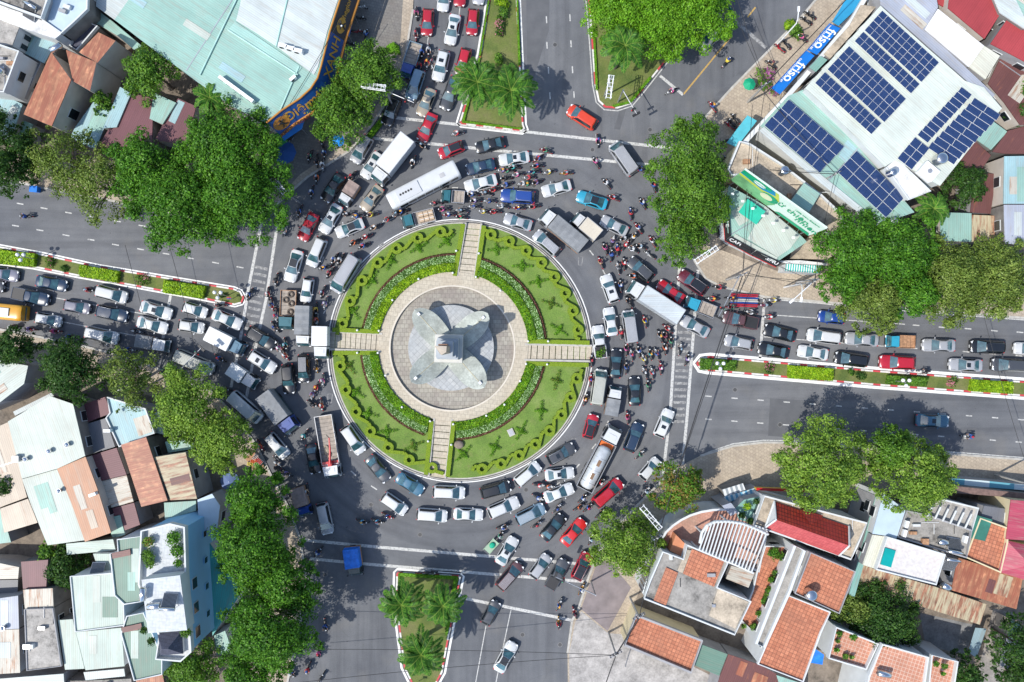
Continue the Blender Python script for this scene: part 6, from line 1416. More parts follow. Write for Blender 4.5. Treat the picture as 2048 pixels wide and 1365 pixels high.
for a, b in (((492, -40), (400, 150)), ((456, 60), (596, 150)), ((584, -40), (552, 94)), ((598, 134), (560, 222))):
    A_, B_ = Vector(P(*a, 7.72)), Vector(P(*b, 7.72)); q = MB(); q.tube([A_ - Vector(store.location), B_ - Vector(store.location)], .12, 6); q.build('ridge_cap', plain('ridge_mint', (.36, .56, .5)), store)
sp = [(533, 246), (562, 222), (600, 197), (621, 178), (635, 157), (642, 134), (660, 62), (680, 0), (697, -50)]
q = MB(); n_ = len(sp)
top = [P(x, y, 7.9) for x, y in sp]
bot = []
for i, (x, y) in enumerate(sp):
    c = Vector(P(x, y, 7.9)); d = Vector((1, -.9)).normalized() if i < 4 else (Vector((1, -.5)).normalized() if i < 6 else Vector((1, -.25)).normalized())
    bot.append((c.x + d.x * 1.45, c.y + d.y * 1.45, 5.0))
l = Vector(store.location)
for i in range(n_ - 1):
    q.add([tuple(Vector(p) - l) for p in (top[i], bot[i], bot[i + 1], top[i + 1])], [(0, 1, 2, 3)], 1 if i >= 6 else 0)
q.build('sign_band', [plain('sign_blue', (.008, .07, .27), .45, var=.05), plain('sign_black', (.03, .035, .045), .5)], store)
q = MB(); q.tube([tuple(Vector(p) - l) for p in top], .14, 6); q.tube([tuple(Vector(p) - l) for p in bot], .22, 6); q.build('sign_border', plain('sign_orange', (.45, .19, .03), .5), store)
def text(body, size, mat, loc, frame, parent, ext=.01, name='lettering'):
    """frame = (right, up) world vectors"""
    cu = bpy.data.curves.new(name, 'FONT'); cu.body = body; cu.size = size; cu.extrude = ext; cu.align_x = 'CENTER'; cu.align_y = 'CENTER'; cu.offset = size * .012
    to = bpy.data.objects.new(name, cu); COL.objects.link(to); dg = bpy.context.evaluated_depsgraph_get(); dg.update(); me = bpy.data.meshes.new_from_object(to.evaluated_get(dg)); bpy.data.objects.remove(to)
    me.materials.clear(); me.materials.append(mat); me.name = name
    r = Vector(frame[0]).normalized(); u = Vector(frame[1]); u = (u - r * u.dot(r)).normalized(); n = r.cross(u)
    M = Matrix((r, u, n)).transposed().to_4x4(); o = bpy.data.objects.new(name, me); COL.objects.link(o)
    o.parent = parent; o.matrix_local = Matrix.Translation(Vector(loc) - (Vector(parent.location) if parent else Vector())) @ M; return o
M_GOLD = plain('sign_gold', (.5, .27, .04), .5)
def on_band(i, f, lift=.06, h=.5):
    a = Vector(top[i]).lerp(Vector(top[i + 1]), f); b = Vector(bot[i]).lerp(Vector(bot[i + 1]), f); r = (Vector(bot[i + 1]) - Vector(bot[i])).normalized(); u = (a - b).normalized(); nn = r.cross(u); nn = nn if nn.z > 0 else -nn
    return b.lerp(a, h) + nn * lift, (r, u)
M_SBLK = plain('sign_dark_lettering', (.1, .02, .02), .6)
p_, f_ = on_band(1, .55); text('Điện', 2.1, M_GOLD, p_, f_, store); p_, f_ = on_band(2, .95); text('máy', 1.9, M_GOLD, p_, f_, store)
p_, f_ = on_band(5, .42); text('XANH', 2.0, M_GOLD, p_, f_, store)
p_, f_ = on_band(0, .55, .05); 
def disc(p, f, rx, ry, mat, name='emblem'):
    r, u = f; q = MB(); q.add([tuple(p - Vector(store.location) + r * rx * math.cos(t) + u * ry * math.sin(t)) for t in [2 * math.pi * k / 24 for k in range(24)]], [tuple(range(24))]); return q.build(name, mat, store)
disc(p_, f_, 1.25, 1.1, plain('sign_orange', (.45, .19, .03))); 
def figure(p, f):
    r, u = f; q = MB(); nn = r.cross(u); nn = nn if nn.z > 0 else -nn
    def L3(a, b): return p - Vector(store.location) + r * a + u * b + nn * .05
    q.tube([L3(-.1, .1), L3(.15, -.25)], .16, 6); q.tube([L3(-.1, .1), L3(.5, .45)], .1, 6); q.tube([L3(-.1, .1), L3(-.55, .05)], .1, 6); q.tube([L3(.15, -.25), L3(-.2, -.75)], .1, 6); q.tube([L3(.15, -.25), L3(.6, -.6)], .1, 6); q.ball(tuple(L3(-.05, .5)), .17, 0, 8, 6); q.build('emblem_figure', M_BLACK, store)
figure(p_, f_); p_, f_ = on_band(6, .35, .05); disc(p_, f_, 1.1, .85, M_GOLD); figure(p_, f_)
p_, f_ = on_band(6, .85, .06); text('thegioi', 1.1, M_GOLD, p_, f_, store)
p_, f_ = on_band(0, .75, .14, -.02); text('SAMSUNG', .7, M_SBLK, p_ + f_[0] * -.6 + Vector((0, 0, .1)), f_, store); p_, f_ = on_band(1, .45, .24, -.02); text('SONY', .8, M_SBLK, p_, f_, store)
STB = plain('bright_blue_canvas', (.0, .16, .55), .6, var=.1)
awning([(556, 262), (590, 240), (612, 228), (604, 258), (568, 282)], 4.2, (3, 4), STB, 'bright blue canopy with writing under the store sign', group='blue canopies of the store'); awning([(700, 22), (709, 30), (698, 74), (691, 62)], 4, (1, 2), STB, 'narrow blue canopy beside parked motorbikes of the store', group='blue canopies of the store')
for i in range(3): acunit(569 + 15 * i, 96 + 5 * i, 7.7, -12, f'{["left", "middle", "right"][i]} air conditioner in the row of three on the white part of the store roof', 'air conditioners on the store roof', 1.25)
for i in range(5): acunit(449 + 13.6 * i, 162 + 10 * i, 7.6, -36, f'air conditioner, {NTH[i]} from the left in the row of five on the teal roof', 'air conditioners on the store roof', 1.15)
acunit(588, 160, 7.6, 40, 'lone white air conditioner near the store sign band', 'air conditioners on the store roof', 1.0)
for i, (x, y) in enumerate([(683, 52), (677, 32), (690, 12), (664, 91), (658, 110), (651, 130), (647, 152), (671, 71)]):
    c = P(x, y, 6.6); r_ = empty('sign_lamp', c); tag(r_, f'small white floodlight, {NTH[i]} of those along the store sign', 'lamp', 'floodlights of the store sign'); q = MB(); q.ball((0, 0, 0), .16, 0, 8, 6); q.build('lamp_head', M_LAMP, r_); q = MB(); q.tube([(0, 0, 0), (-1.2, .1, .9)], .03, 5); q.build('arm', M_METAL, r_)
# --- upper right block: solar roofs
SA = bldg('white shop building carrying the large solar arrays', [(1761, 12), (1850, 92), (1930, 162), (1968, 175), (2004, 217), (1880, 372), (1791, 320), (1770, 334), (1690, 252), (1611, 176)], 10, 'wgreen', -42, wall=M_WHITEP, name='shop_building', cat='building', wins=((9, 6),))
SB = bldg('lower mint roofed shop building with two solar arrays', [(1577, 192), (1606, 180), (1700, 275), (1829, 425), (1762, 448), (1640, 352), (1521, 252)], 8.2, 'mint', -42, wall=M_WHITEP, name='shop_building', cat='building')
roofpatch(SB, [(1528, 254), (1519, 262), (1640, 366), (1752, 452), (1762, 446), (1640, 348)], 8.45, ang_mat('white', -42), 'white_edge')
SW = bldg('white roof terrace with steel tank below the solar arrays', [(1791, 319), (1859, 384), (1816, 400), (1771, 336)], 9.6, 'wht', wall=M_WHITEP, name='roof_terrace', cat='terrace', parapet=(.3, M_WHITEP, .2))
M_PV, _t, _b = newmat('photovoltaic'); 
tc = N(_t, 'ShaderNodeTexCoord'); br = N(_t, 'ShaderNodeTexBrick'); br.offset = 0; br.inputs['Scale'].default_value = 1; br.inputs['Brick Width'].default_value = .165; br.inputs['Row Height'].default_value = .165; br.inputs['Mortar Size'].default_value = .006
br.inputs['Color1'].default_value = (.012, .03, .095, 1); br.inputs['Color2'].default_value = (.016, .038, .12, 1); br.inputs['Mortar'].default_value = (.06, .09, .16, 1); _t.links.new(tc.outputs['Object'], br.inputs[0]); _t.links.new(br.outputs[0], _b.inputs['Base Color']); _b.inputs['Roughness'].default_value = .18
def array(label, quad, nu, nv, z):
    v = [Vector(P(x, y, z)) for x, y in quad]; o = v[0]; U = (v[1] - v[0]); V = (v[3] - v[0]); V = (V + (v[2] - v[1])) / 2; root = empty('solar_array', (o + (U + V) / 2), math.atan2(U.y, U.x)); tag(root, label, 'solar panels', 'solar arrays on the shop roofs')
    pu, pv = U.length / nu, V.length / nv; sgn = 1 if (U.x * V.y - U.y * V.x) > 0 else -1; ux = U.normalized(); 
    shear = V.dot(ux) / nv
    q = MB(); q.box((0, 0, .06), (pu - .04, pv - .03, .05), 0); q.box((0, 0, .087), (pu - .07, pv - .06, .01), 1)
    if pv > 1.6: q.box((0, 0, .094), (pu - .1, .02, .008), 0)
    me = q.mesh('solar_panel', [M_WHITEM, M_PV])
    for i in range(nu):
        for j in range(nv):
            x = (i + .5 - nu / 2) * pu + (j + .5 - nv / 2) * shear; y = (j + .5 - nv / 2) * pv * sgn; part('panel', me, root, (x, y, .08))
    q = MB()
    for j in range(nv):
        for dy in (-.28, .28): q.box(((j + .5 - nv / 2) * shear, ((j + .5 - nv / 2) + dy) * pv * sgn, .03), (pu * nu, .05, .05), 0)
    q.build('rails', M_METAL, root)
array('upper double row of solar panels on the big white roof', [(1763, 22), (1877, 126), (1842, 166), (1727, 62)], 10, 2, 10.2)
array('single row of solar panels under the upper double row', [(1725, 64), (1838, 169), (1822, 189), (1707, 84)], 10, 1, 10.2)
array('second double row of solar panels on the big white roof', [(1697, 93), (1811, 199), (1767, 244), (1654, 142)], 10, 2, 10.2)
array('single row of solar panels at the lower left of the big white roof', [(1649, 145), (1762, 248), (1741, 271), (1629, 166)], 10, 1, 10.2)
array('long single column of solar panels near the right end of the white roof', [(1922, 175), (1943, 191), (1854, 288), (1833, 269)], 1, 10, 10.3)
array('wide double column of solar panels at the far right of the white roof', [(1948, 198), (2000, 232), (1905, 330), (1855, 294)], 2, 9, 10.3)
array('small solar array above the white terrace', [(1829, 275), (1858, 298), (1824, 344), (1791, 314)], 2, 3, 10.3)
array('solar array on the left part of the mint roof', [(1577, 200), (1688, 295), (1637, 348), (1528, 250)], 7, 3, 8.7)
array('solar array at the lower right end of the mint roof', [(1712, 302), (1810, 394), (1770, 438), (1674, 343)], 5, 3, 8.7)
tank(1872, 322, 9.9, 50, 'large round steel water tank beside a solar array', up=True, r=.75); tank(1776, 349, 9.8, 0, 'steel water tank at the edge of the white roof terrace', up=True, r=.5)
q = MB(); q.box((0, 0, .5), (2.2, 1.8, 1.0)); q.cyl((0, 0, 1.0), .3, .2, 1, 14); prop('roof_hut', 'small white roof hut with round cap beside the big steel tank', 'hut', 1851, 346, 9.9, q, [M_WHITEM, M_METAL], -40)
tank(1777, 446, 7.6, 20, 'black topped round tank at the lower tip of the mint roof', up=True, r=.5, mat=M_METAL)
hs('long pale blue roof above the big solar roof', [(1755, -60), (1864, -60), (1876, 15), (1850, 59), (1947, 150), (1990, 190), (1975, 205), (1932, 160), (1850, 88), (1761, 9)], 8.2, 'lilac', -42)
hs('blinding white roof right of the solar roof', [(1876, 18), (1968, 92), (1938, 134), (1850, 59)], 8.5, C_('bright_white_sheet', (.8, .8, .8), -42))
hs('cream roof at the end of the blinding white roof', [(1968, 92), (2000, 112), (1971, 159), (1938, 134)], 8.1, 'cream', -42)
hs('red roof at the top right', [(1903, -60), (1960, -60), (2000, 29), (1969, 78), (1893, 19)], 8, 'red', 55, slope=(150, .5)); hs('red roof cut by the right edge', [(2016, 37), (2120, 90), (2080, 140), (2026, 111), (1981, 88)], 8, 'red', 55); hs('small red roof piece at the top right', [(1864, -60), (1893, -60), (1892, 0), (1886, 14), (1864, 0)], 7, 'red', 55)
hs('white roof in the upper right corner', [(1962, -60), (2002, -60), (2048, 33), (2120, 60), (2048, 58), (2000, 26)], 8.6, 'white', -35); hs('mint roof in the upper right corner', [(2004, -60), (2120, -60), (2120, 50), (2048, 31), (2004, 0)], 8.3, 'mint', -35)
hs('dark rusty roof at the right edge', [(2002, 114), (2028, 112), (2060, 80), (2120, 100), (2120, 250), (2040, 250), (2008, 205), (1976, 168)], 6, 'rustd', 55); hs('mint roof patch among rusty roofs at the right', [(1985, 242), (2015, 264), (1982, 300), (1952, 279)], 5, 'mint', 55)
hs('rusty roof below the mint patch', [(1930, 300), (1952, 284), (1982, 311), (1960, 345), (1905, 335)], 4.6, 'rustd', 55); hs('rusty brown roofs right of the dark tree', [(1949, 346), (1993, 348), (1981, 428), (1941, 425)], 4.6, 'rustd', 85)
hs('mint roof below the dark tree at the right', [(1881, 425), (1943, 427), (1943, 484), (1881, 482)], 5, 'mint', 90); hs('rust streaked roof beside the mint roof', [(1944, 430), (1992, 432), (1992, 480), (1944, 484)], 4.8, 'rusty', 90)
hs('pale blue roof at the right edge', [(2009, 313), (2120, 311), (2120, 408), (2007, 408)], 7, 'sky', 90); hs('grey white roof at the right edge above the olive trees', [(2008, 410), (2120, 410), (2120, 500), (2010, 487)], 7, 'lilac', 90)
hs('grey blue roof behind the rusty roofs at right', [(2016, 262), (2060, 250), (2120, 252), (2120, 308), (2010, 308), (1985, 304)], 5.2, 'rustd', 55); hs('worn plank roof left of the dark tree', [(1993, 350), (2008, 350), (2006, 430), (1994, 430)], 3.4, 'rustw', 90)
# awnings along the shop street
for pts, mt, lab in (([(1697, -10), (1729, 3), (1677, 52), (1664, 44)], plain('faded_blue_canvas', (.02, .25, .45), .6), 'faded blue awning at the top of the shop street'), ([(1659, 47), (1681, 57), (1634, 110), (1614, 100)], plain('royal_blue_canvas', (.0, .14, .5), .6), 'upper royal blue awning with white lettering'),
                     ([(1612, 101), (1629, 112), (1560, 189), (1543, 177)], plain('royal_blue_canvas', (.0, .14, .5), .6), 'lower royal blue awning with white lettering'), ([(1495, 231), (1514, 242), (1473, 295), (1453, 286)], plain('turquoise_canvas', (.08, .42, .5), .6), 'turquoise awning with pale swirl by the feathery tree')):
    aw = awning(pts, 4.6, (0, 3), mt, lab, group='awnings of the shop street')
    if 'lettering' in lab:
        a, b, c_, d_ = [Vector(P(x, y, 4.6 - (.8 if i in (0, 3) else 0))) for i, (x, y) in enumerate(pts)]; ctr = (a + b + c_ + d_) / 4 + Vector((0, 0, .14)); rr, uu = d_ - a, b - a
        aw2 = text('friso', 1.9, M_WHITEM, ctr + (b - a) * .08, (rr, uu), aw); text('DINH DƯỠNG CHO BÉ', .42, M_WHITEM, ctr - (b - a) * .32, (rr, uu), aw)
q = MB(); q.strip([P(*p, 6.2)[:2] for p in ((1752, -40), (1706, 38), (1646, 110), (1621, 140), (1574, 194), (1503, 270), (1480, 296))], .6, 5.4, 6.3, 0); o = q.build('shop_fascia', M_WHITEP); tag(o, 'long white shop fascia above the blue awnings', 'fascia')
hs('cream balcony strip between the fascia and the solar roof', [(1722, 10), (1752, 14), (1660, 118), (1648, 108), (1700, 50)], 6.6, 'tanc', group=None); hs('small teal roofed hut by the white fascia', [(1640, 112), (1655, 120), (1632, 144), (1618, 135)], 7.2, 'mintd', 45, group=None)
# corner shop with billboard
CS = bldg('tan concrete corner building behind the green billboard', [(1478, 285), (1497, 290), (1560, 330), (1640, 392), (1680, 430), (1690, 465), (1655, 470), (1600, 440), (1494, 348), (1462, 352), (1455, 340)], 6.6, 'tanc', wall=M_CREAM, name='corner_building', cat='building', parapet=(.5, M_WHITEP, .25), wins=((0, 1),))
hs('mint lean-to roof behind the green billboard', [(1608, 366), (1640, 388), (1618, 425), (1582, 402)], 8.2, 'mint', -40, group=None)
tank(1562, 346, 6.8, 0, 'round steel tank on the tan concrete corner building', up=True, r=.6)
MS = bldg('mint roofed corner shop with black sign band and white letters', [(1458, 372), (1495, 392), (1530, 412), (1600, 470), (1614, 484), (1556, 523), (1470, 480), (1456, 466), (1451, 400)], 5.2, 'mint', -60, wall=M_WHITEP, name='corner_shop', cat='shop')
roofpatch(MS, [(1530, 412), (1600, 472), (1580, 498), (1555, 515), (1495, 478)], 5.42, ang_mat('pale', -60)); roofpatch(MS, [(1470, 468), (1556, 516), (1550, 524), (1466, 478)], 5.45, ang_mat('pale', 30))
q = MB(); bz = [(1446, 400), (1447, 440), (1450, 482), (1500, 510), (1552, 535)]; l = Vector(MS.location)
for i in range(4):
    A_, B_ = Vector(P(*bz[i], 4.4)), Vector(P(*bz[i + 1], 4.4)); tA, tB = A_ + Vector((.5, .45, 1.3)), B_ + Vector((.45, .5, 1.3)); q.add([tuple(v - l) for v in (A_, B_, tB, tA)], [(0, 1, 2, 3)], 0)
    q.tube([tuple(A_ - l), tuple(B_ - l)], .06, 5, 1)
q.build('sign_band', [M_BLACK, pm('R')], MS)
A_, B_ = Vector(P(1450, 482, 4.4)), Vector(P(1552, 535, 4.4)); text('CAFE ROYAL MENU', .85, M_WHITEM, (A_ + B_) / 2 + Vector((.22, .25, .75)), (B_ - A_, Vector((.45, .5, 1.3))), MS)
A_, B_ = Vector(P(1446, 400, 4.4)), Vector(P(1450, 482, 4.4)); text('CAFE', .9, M_WHITEM, (A_ + B_) / 2 + Vector((.22, 0, .7)), (B_ - A_, Vector((.5, .1, 1.3))), MS)
q = MB(); q.box((0, 0, 0), (3.0, 2.2, .06)); prop('shade_roof', 'translucent emerald shade roof on the mint corner shop', 'shade roof', 1504, 424, 6.2, q, plain('emerald_sheet', (.03, .42, .3), .3), -35)
bb = [Vector(P(1461, 360, 7.0)), Vector(P(1617, 472, 7.0))]; bt = [Vector((bb[0].x, bb[0].y, 12.6)), Vector((bb[1].x, bb[1].y, 12.6))]
lean = (Vector(P(1491, 338, 12.6)) - bb[0] + Vector(P(1652, 459, 12.6)) - bb[1]) / 2; print('billboard offset', lean)
bt = [b + Vector((lean.x * .9, lean.y * .9, 5.6)) for b in bb]
root = empty('billboard', tuple(bb[0])); tag(root, 'large green and white billboard above the corner shop', 'billboard')
r_ = (bb[1] - bb[0]); W_ = r_.length; r_.normalize(); u_ = (bt[0] - bb[0]); Hb = u_.length; u_.normalize(); nn = r_.cross(u_); nn = nn if nn.dot(Vector((-1, -1, 1))) > 0 else -nn
def bp(a, b, k=0.0): return tuple(r_ * (a * W_) + u_ * (b * Hb) + nn * k)
q = MB(); q.add([bp(0, 0), bp(1, 0), bp(1, 1), bp(0, 1), bp(0, 0, -.25), bp(1, 0, -.25), bp(1, 1, -.25), bp(0, 1, -.25)], [(0, 1, 2, 3), (7, 6, 5, 4), (0, 4, 5, 1), (3, 2, 6, 7), (0, 3, 7, 4), (1, 5, 6, 2)], 0); q.build('panel', plain('billboard_print_white', (.56, .68, .6), .5, var=.06, vs=.4), root)
def bpoly(pts, mat, k, name='print'): q = MB(); q.add([bp(a, b, k) for a, b in pts], [tuple(range(len(pts)))]); q.build(name, mat, root)
bpoly([(0, 0), (.46, 0), (.5, .35), (.38, .75), (0, .8)], plain('print_green', (.16, .4, .18), .5, var=.35, vs=.5), .02); bpoly([(0, .62), (.28, .55), (.5, .62), (.42, 1), (0, 1)], plain('print_lime', (.45, .52, .06), .5), .03); bpoly([(0, .75), (.28, .66), (.42, .8), (.38, 1), (0, 1)], plain('print_blue', (.0, .2, .38), .5), .04); bpoly([(0, .8), (.2, .72), (.36, .88), (.33, 1), (0, 1)], plain('print_emerald', (.0, .3, .14), .5), .05)
bpoly([(.4 + .1 * math.cos(t), .5 + .22 * math.sin(t)) for t in np.linspace(0, 6.0, 20)], plain('print_emerald', (.0, .3, .14)), .05); bpoly([(.37 + .07 * math.cos(t), .46 + .16 * math.sin(t)) for t in np.linspace(0, 6.0, 20)], plain('print_cream', (.6, .62, .4)), .06)
bpoly([(.56, 0), (1, 0), (.97, .16), (.6, .14)], plain('print_emerald', (.0, .3, .14)), .04); bpoly([(.22 + .075 * math.cos(t), .84 + .09 * math.sin(t)) for t in np.linspace(0, 6.1, 22)], M_WHITEM, .07)
def btxt(s, a, b, size, mat): text(s, size, mat, Vector(bp(a, b, .09)) + bb[0], (r_, u_), root)
btxt('ANCHOR', .22, .84, .5, plain('print_emerald', (.0, .3, .14))); btxt('từ thiên', .66, .6, 1.7, plain('print_emerald', (.0, .3, .14))); btxt('nhiên', .88, .42, 1.6, plain('print_emerald', (.0, .3, .14))); btxt('100% New Zealand', .8, .85, .5, plain('print_emerald', (.0, .3, .14)))
for i in range(7): q = MB(); q.tube([bp(.1 + i * .13, .0, .05), bp(.1 + i * .13, .02, 1.5)], .03, 5); q.box(bp(.1 + i * .13, .03, 1.5), (.4, .3, .12), 1); q.build('floodlight', [M_METAL, M_LAMP], root)
for f in (.05, .35, .65, .95): q = MB(); q.tube([Vector(bp(f, .95, -.2)), Vector(bp(f, .0, -2.0))], .07, 6); q.tube([Vector(bp(f, .0, -.2)), Vector(bp(f, 0, -.2)) - Vector((0, 0, 3))], .07, 6); q.build('strut', M_METAL, root)
hs('teal and white striped awning roof beside the mint corner shop', [(1573, 528), (1642, 532), (1640, 547), (1571, 542)], 3.4, stripes('teal_white_stripes', (.0, .4, .34), (.68, .72, .7), .34, R(-6)), group=None, wall=M_WHITEP)
hs('white roof edge beside the striped awning', [(1553, 522), (1600, 521), (1655, 527), (1655, 531), (1572, 527)], 4.2, 'wht', group=None)
hs('brown earth coloured roof beside the bright tree', [(1617, 474), (1655, 460), (1680, 470), (1690, 520), (1580, 518), (1600, 500)], 3.2, 'tanc', group=None)

# --- lower right block
hs('long strip of blue edged awning roofs along the lower right road', [(1901, 957), (1960, 961), (2120, 977), (2120, 987), (1960, 974), (1901, 968)], 3.2, stripes('blue_teal_sheets', (.12, .34, .42), (.5, .6, .62), 7, R(-4)), group=None)
hs('brown tiled roof strip behind the blue edged awnings', [(1905, 972), (2120, 995), (2120, 1003), (1905, 986)], 5, plain('brown_roof_tiles', (.17, .11, .095), .8, var=.3, vs=2), group=None)
PW = bldg('white building with slatted roof terrace at the right', [(1855, 992), (1953, 1016), (1940, 1060), (1853, 1030)], 7.5, 'greyl', -13, wall=M_WHITEP, cat='building', parapet=(.5, M_WHITEP, .22))
for i in range(6):
    a, b = Vector(P(1866 + 15.5 * i, 1011 + 3.6 * i, 8.6)), Vector(P(1855 + 15 * i, 1034 + 4.6 * i, 8.6)); q = MB(); q.tube([a - Vector(PW.location), b - Vector(PW.location)], .16, 4); q.build('roof_beam', M_WHITEP, PW)
hs('grey concrete roof with white air conditioners at the right', [(1811, 1021), (1853, 1030), (1940, 1060), (1930, 1114), (1793, 1073)], 8, 'grey', wall=M_WHITEP, parapet=(.45, M_GREYW, .2))
hs('white wall building with three small windows beside the olive tree', [(1767, 987), (1811, 1021), (1793, 1078), (1773, 1072), (1745, 1068)], 8.4, 'pbl', wall=M_WHITEP)
hs('narrow mint strip roof between red roof and white building', [(1752, 990), (1767, 990), (1709, 1195), (1698, 1190), (1725, 1090)], 6.6, 'mintd', 70)
hs('cream narrow flat roof left of the white terrace', [(1745, 1070), (1773, 1074), (1750, 1138), (1725, 1130)], 8.1, 'cream', 70)
hs('white washed roof terrace with a teal hatch', [(1773, 1074), (1888, 1109), (1870, 1168), (1751, 1138)], 8.8, 'whtile', -15, parapet=(.35, M_WHITEP, .2), wall=M_WHITEP)
q = MB(); q.box((0, 0, .1), (1.45, 2.3, .2)); prop('hatch_cover', 'teal rectangular hatch on the white washed terrace', 'hatch', 1775, 1115, 8.9, q, plain('teal_hatch', (.0, .28, .27), .4), -16)
hs('long rust streaked cream roof above the dark tree', [(1725, 1128), (1751, 1140), (1870, 1174), (1973, 1209), (1960, 1250), (1812, 1204), (1712, 1175)], 5.4, 'rusty', 72)
hs('rust brown roof at the right above the lane', [(1916, 1116), (2046, 1156), (2033, 1219), (1903, 1181)], 6.2, 'rust', 72)
hs('terracotta and cream terrace beside the crimson roof', [(1957, 1036), (2012, 1056), (2010, 1088), (1997, 1143), (1928, 1113)], 6.8, 'terra', 72, parapet=(.5, M_CREAM, .25), wall=M_CREAM)
hs('crimson roof at the right edge', [(2022, 1000), (2120, 1010), (2120, 1085), (2012, 1079)], 7.5, 'crim', -10, wall=M_CREAM); hs('lower crimson hipped roof at the right edge', [(2013, 1081), (2110, 1105), (2110, 1180), (1998, 1144)], 7.2, 'crim', -10, shape='hip', rise=1.6, wall=M_CREAM)
hs('dark green netted shade roof left of the terracotta terrace', [(1951, 1030), (1985, 1040), (1970, 1083), (1940, 1076)], 7.4, plain('green_netting', (.03, .15, .11), .7, var=.3), -15); hs('charcoal ribbed roof beside the crimson roof', [(1968, 1012), (2010, 1018), (2006, 1062), (1960, 1040)], 6.6, 'fibre', 80)
RR = bldg('house with bright red tiled gable roof and grey ledges', [(1528, 992), (1732, 1046), (1712, 1092), (1700, 1118), (1507, 1050)], 7.6, 'tanc', wall=M_WHITEP, cat='house', parapet=(.35, M_WHITEP, .22))
l = Vector(RR.location)
for pl, mt in (([(1549, 1003, 8.0), (1698, 1053, 8.0), (1699, 1092, 10.2), (1552, 1040, 10.2)], 'brick'), ([(1552, 1040, 10.2), (1699, 1092, 10.2), (1678, 1112, 8.2), (1530, 1056, 8.2)], 'pink')):  # lower plane a paler, pinkish red than the upper
    q = MB(); q.add([tuple(Vector(P(*v)) - l) for v in pl][::-1], [(0, 1, 2, 3)]); q.build('roof_plane', ang_mat(mt, -18), RR)
q = MB(); q.add([tuple(Vector(P(*v)) - l) for v in ((1549, 1003, 8.0), (1552, 1040, 10.2), (1530, 1056, 8.2))], [(0, 1, 2)]); q.add([tuple(Vector(P(*v)) - l) for v in ((1698, 1053, 8.0), (1699, 1092, 10.2), (1678, 1112, 8.2))], [(2, 1, 0)])
for a, b in (((1549, 1003, 8.1), (1530, 1056, 8.3)), ((1698, 1053, 8.1), (1699, 1092, 10.3)), ((1699, 1092, 10.3), (1678, 1112, 8.3)), ((1552, 1040, 10.3), (1549, 1003, 8.1)), ((1552, 1040, 10.3), (1530, 1056, 8.3))): q.tube([Vector(P(*a)) - l, Vector(P(*b)) - l], .14, 5)
q.build('gable', M_WHITEP, RR)
q = MB(); q.add([tuple(Vector(P(*v)) - l) for v in ((1602, 1014, 8.1), (1647, 1032, 8.1), (1622, 1050, 9.9), (1600, 1020, 9.5))], [(3, 2, 1, 0)]); q.build('dormer', ang_mat('brick', -18), RR)
E1 = bldg('house with orange tiled flat roof and a round steel tank', [(1620, 1105), (1709, 1143), (1677, 1226), (1589, 1186)], 9, 'terra', -24, wall=M_WHITEP, parapet=(.3, M_GREYW, .16)); tank(1615, 1184, 9.1, 0, 'round steel tank on the orange tiled flat roof', up=True, r=.72)
E2 = bldg('large orange tiled roof house at the lower right', [(1574, 1190), (1659, 1224), (1640, 1264), (1605, 1362), (1515, 1327)], 8, 'terra', -24, wall=M_WHITEP, parapet=(.3, M_WHITEP, .2))
hs('narrow grey flat roof between long white walls', [(1587, 1090), (1606, 1100), (1577, 1180), (1526, 1292), (1510, 1285)], 8.6, 'grey', wall=M_WHITEP, parapet=(.6, M_WHITEP, .35), group=None)
hs('terracotta roof garden below the slatted pergola', [(1530, 1092), (1583, 1094), (1510, 1266), (1482, 1240), (1505, 1180), (1514, 1140)], 6.2, 'terra', -24, wall=M_WHITEP, parapet=(.3, M_WHITEP, .2), group=None)
for i, (x, y, r) in enumerate([(1545, 1105, 15), (1562, 1112, 12), (1548, 1145, 9), (1540, 1158, 9), (1535, 1178, 10), (1532, 1192, 11), (1515, 1225, 8), (1506, 1250, 10), (1485, 1250, 6), (1525, 1200, 8)]): plant(x, y, 6.3, r, f'plant in the terracotta roof garden, {NTH[i]} from the top', 'd' if i % 3 else 'a')
E4 = bldg('grey concrete house with two orange tiled roof patches', [(1325, 1103), (1366, 1118), (1374, 1090), (1455, 1124), (1432, 1174), (1500, 1202), (1468, 1268), (1288, 1196), (1300, 1160)], 9, 'grey', wall=M_WHITEP, name='house', parapet=(.4, M_WHITEP, .2), wins=((7, 4),))
roofpatch(E4, [(1384, 1098), (1448, 1124), (1428, 1174), (1366, 1148)], 9.3, ang_mat('terra', -24), 'tiled_roof'); roofpatch(E4, [(1332, 1135), (1356, 1146), (1332, 1211), (1307, 1201)], 9.3, ang_mat('terra', -24), 'tiled_roof'); roofpatch(E4, [(1372, 1099), (1383, 1101), (1365, 1147), (1355, 1142)], 9.31, ang_mat('tanc', 0), 'ledge'); roofpatch(E4, [(1436, 1178), (1496, 1204), (1470, 1258), (1418, 1232)], 9.32, ang_mat('tanc', 0), 'terrace_floor')
hs('rusty white small roof next to the pergola', [(1463, 1132), (1510, 1146), (1497, 1176), (1452, 1158)], 7.4, 'rustw', -18, group=None)
E5 = bldg('low long house with mottled terracotta roof at lower right', [(1272, 1229), (1403, 1280), (1381, 1343), (1249, 1288)], 5, 'terra', -22, wall=M_CREAM, parapet=(.5, M_GREYW, .3), wins=((2, 3, 1.4, 3.0),))
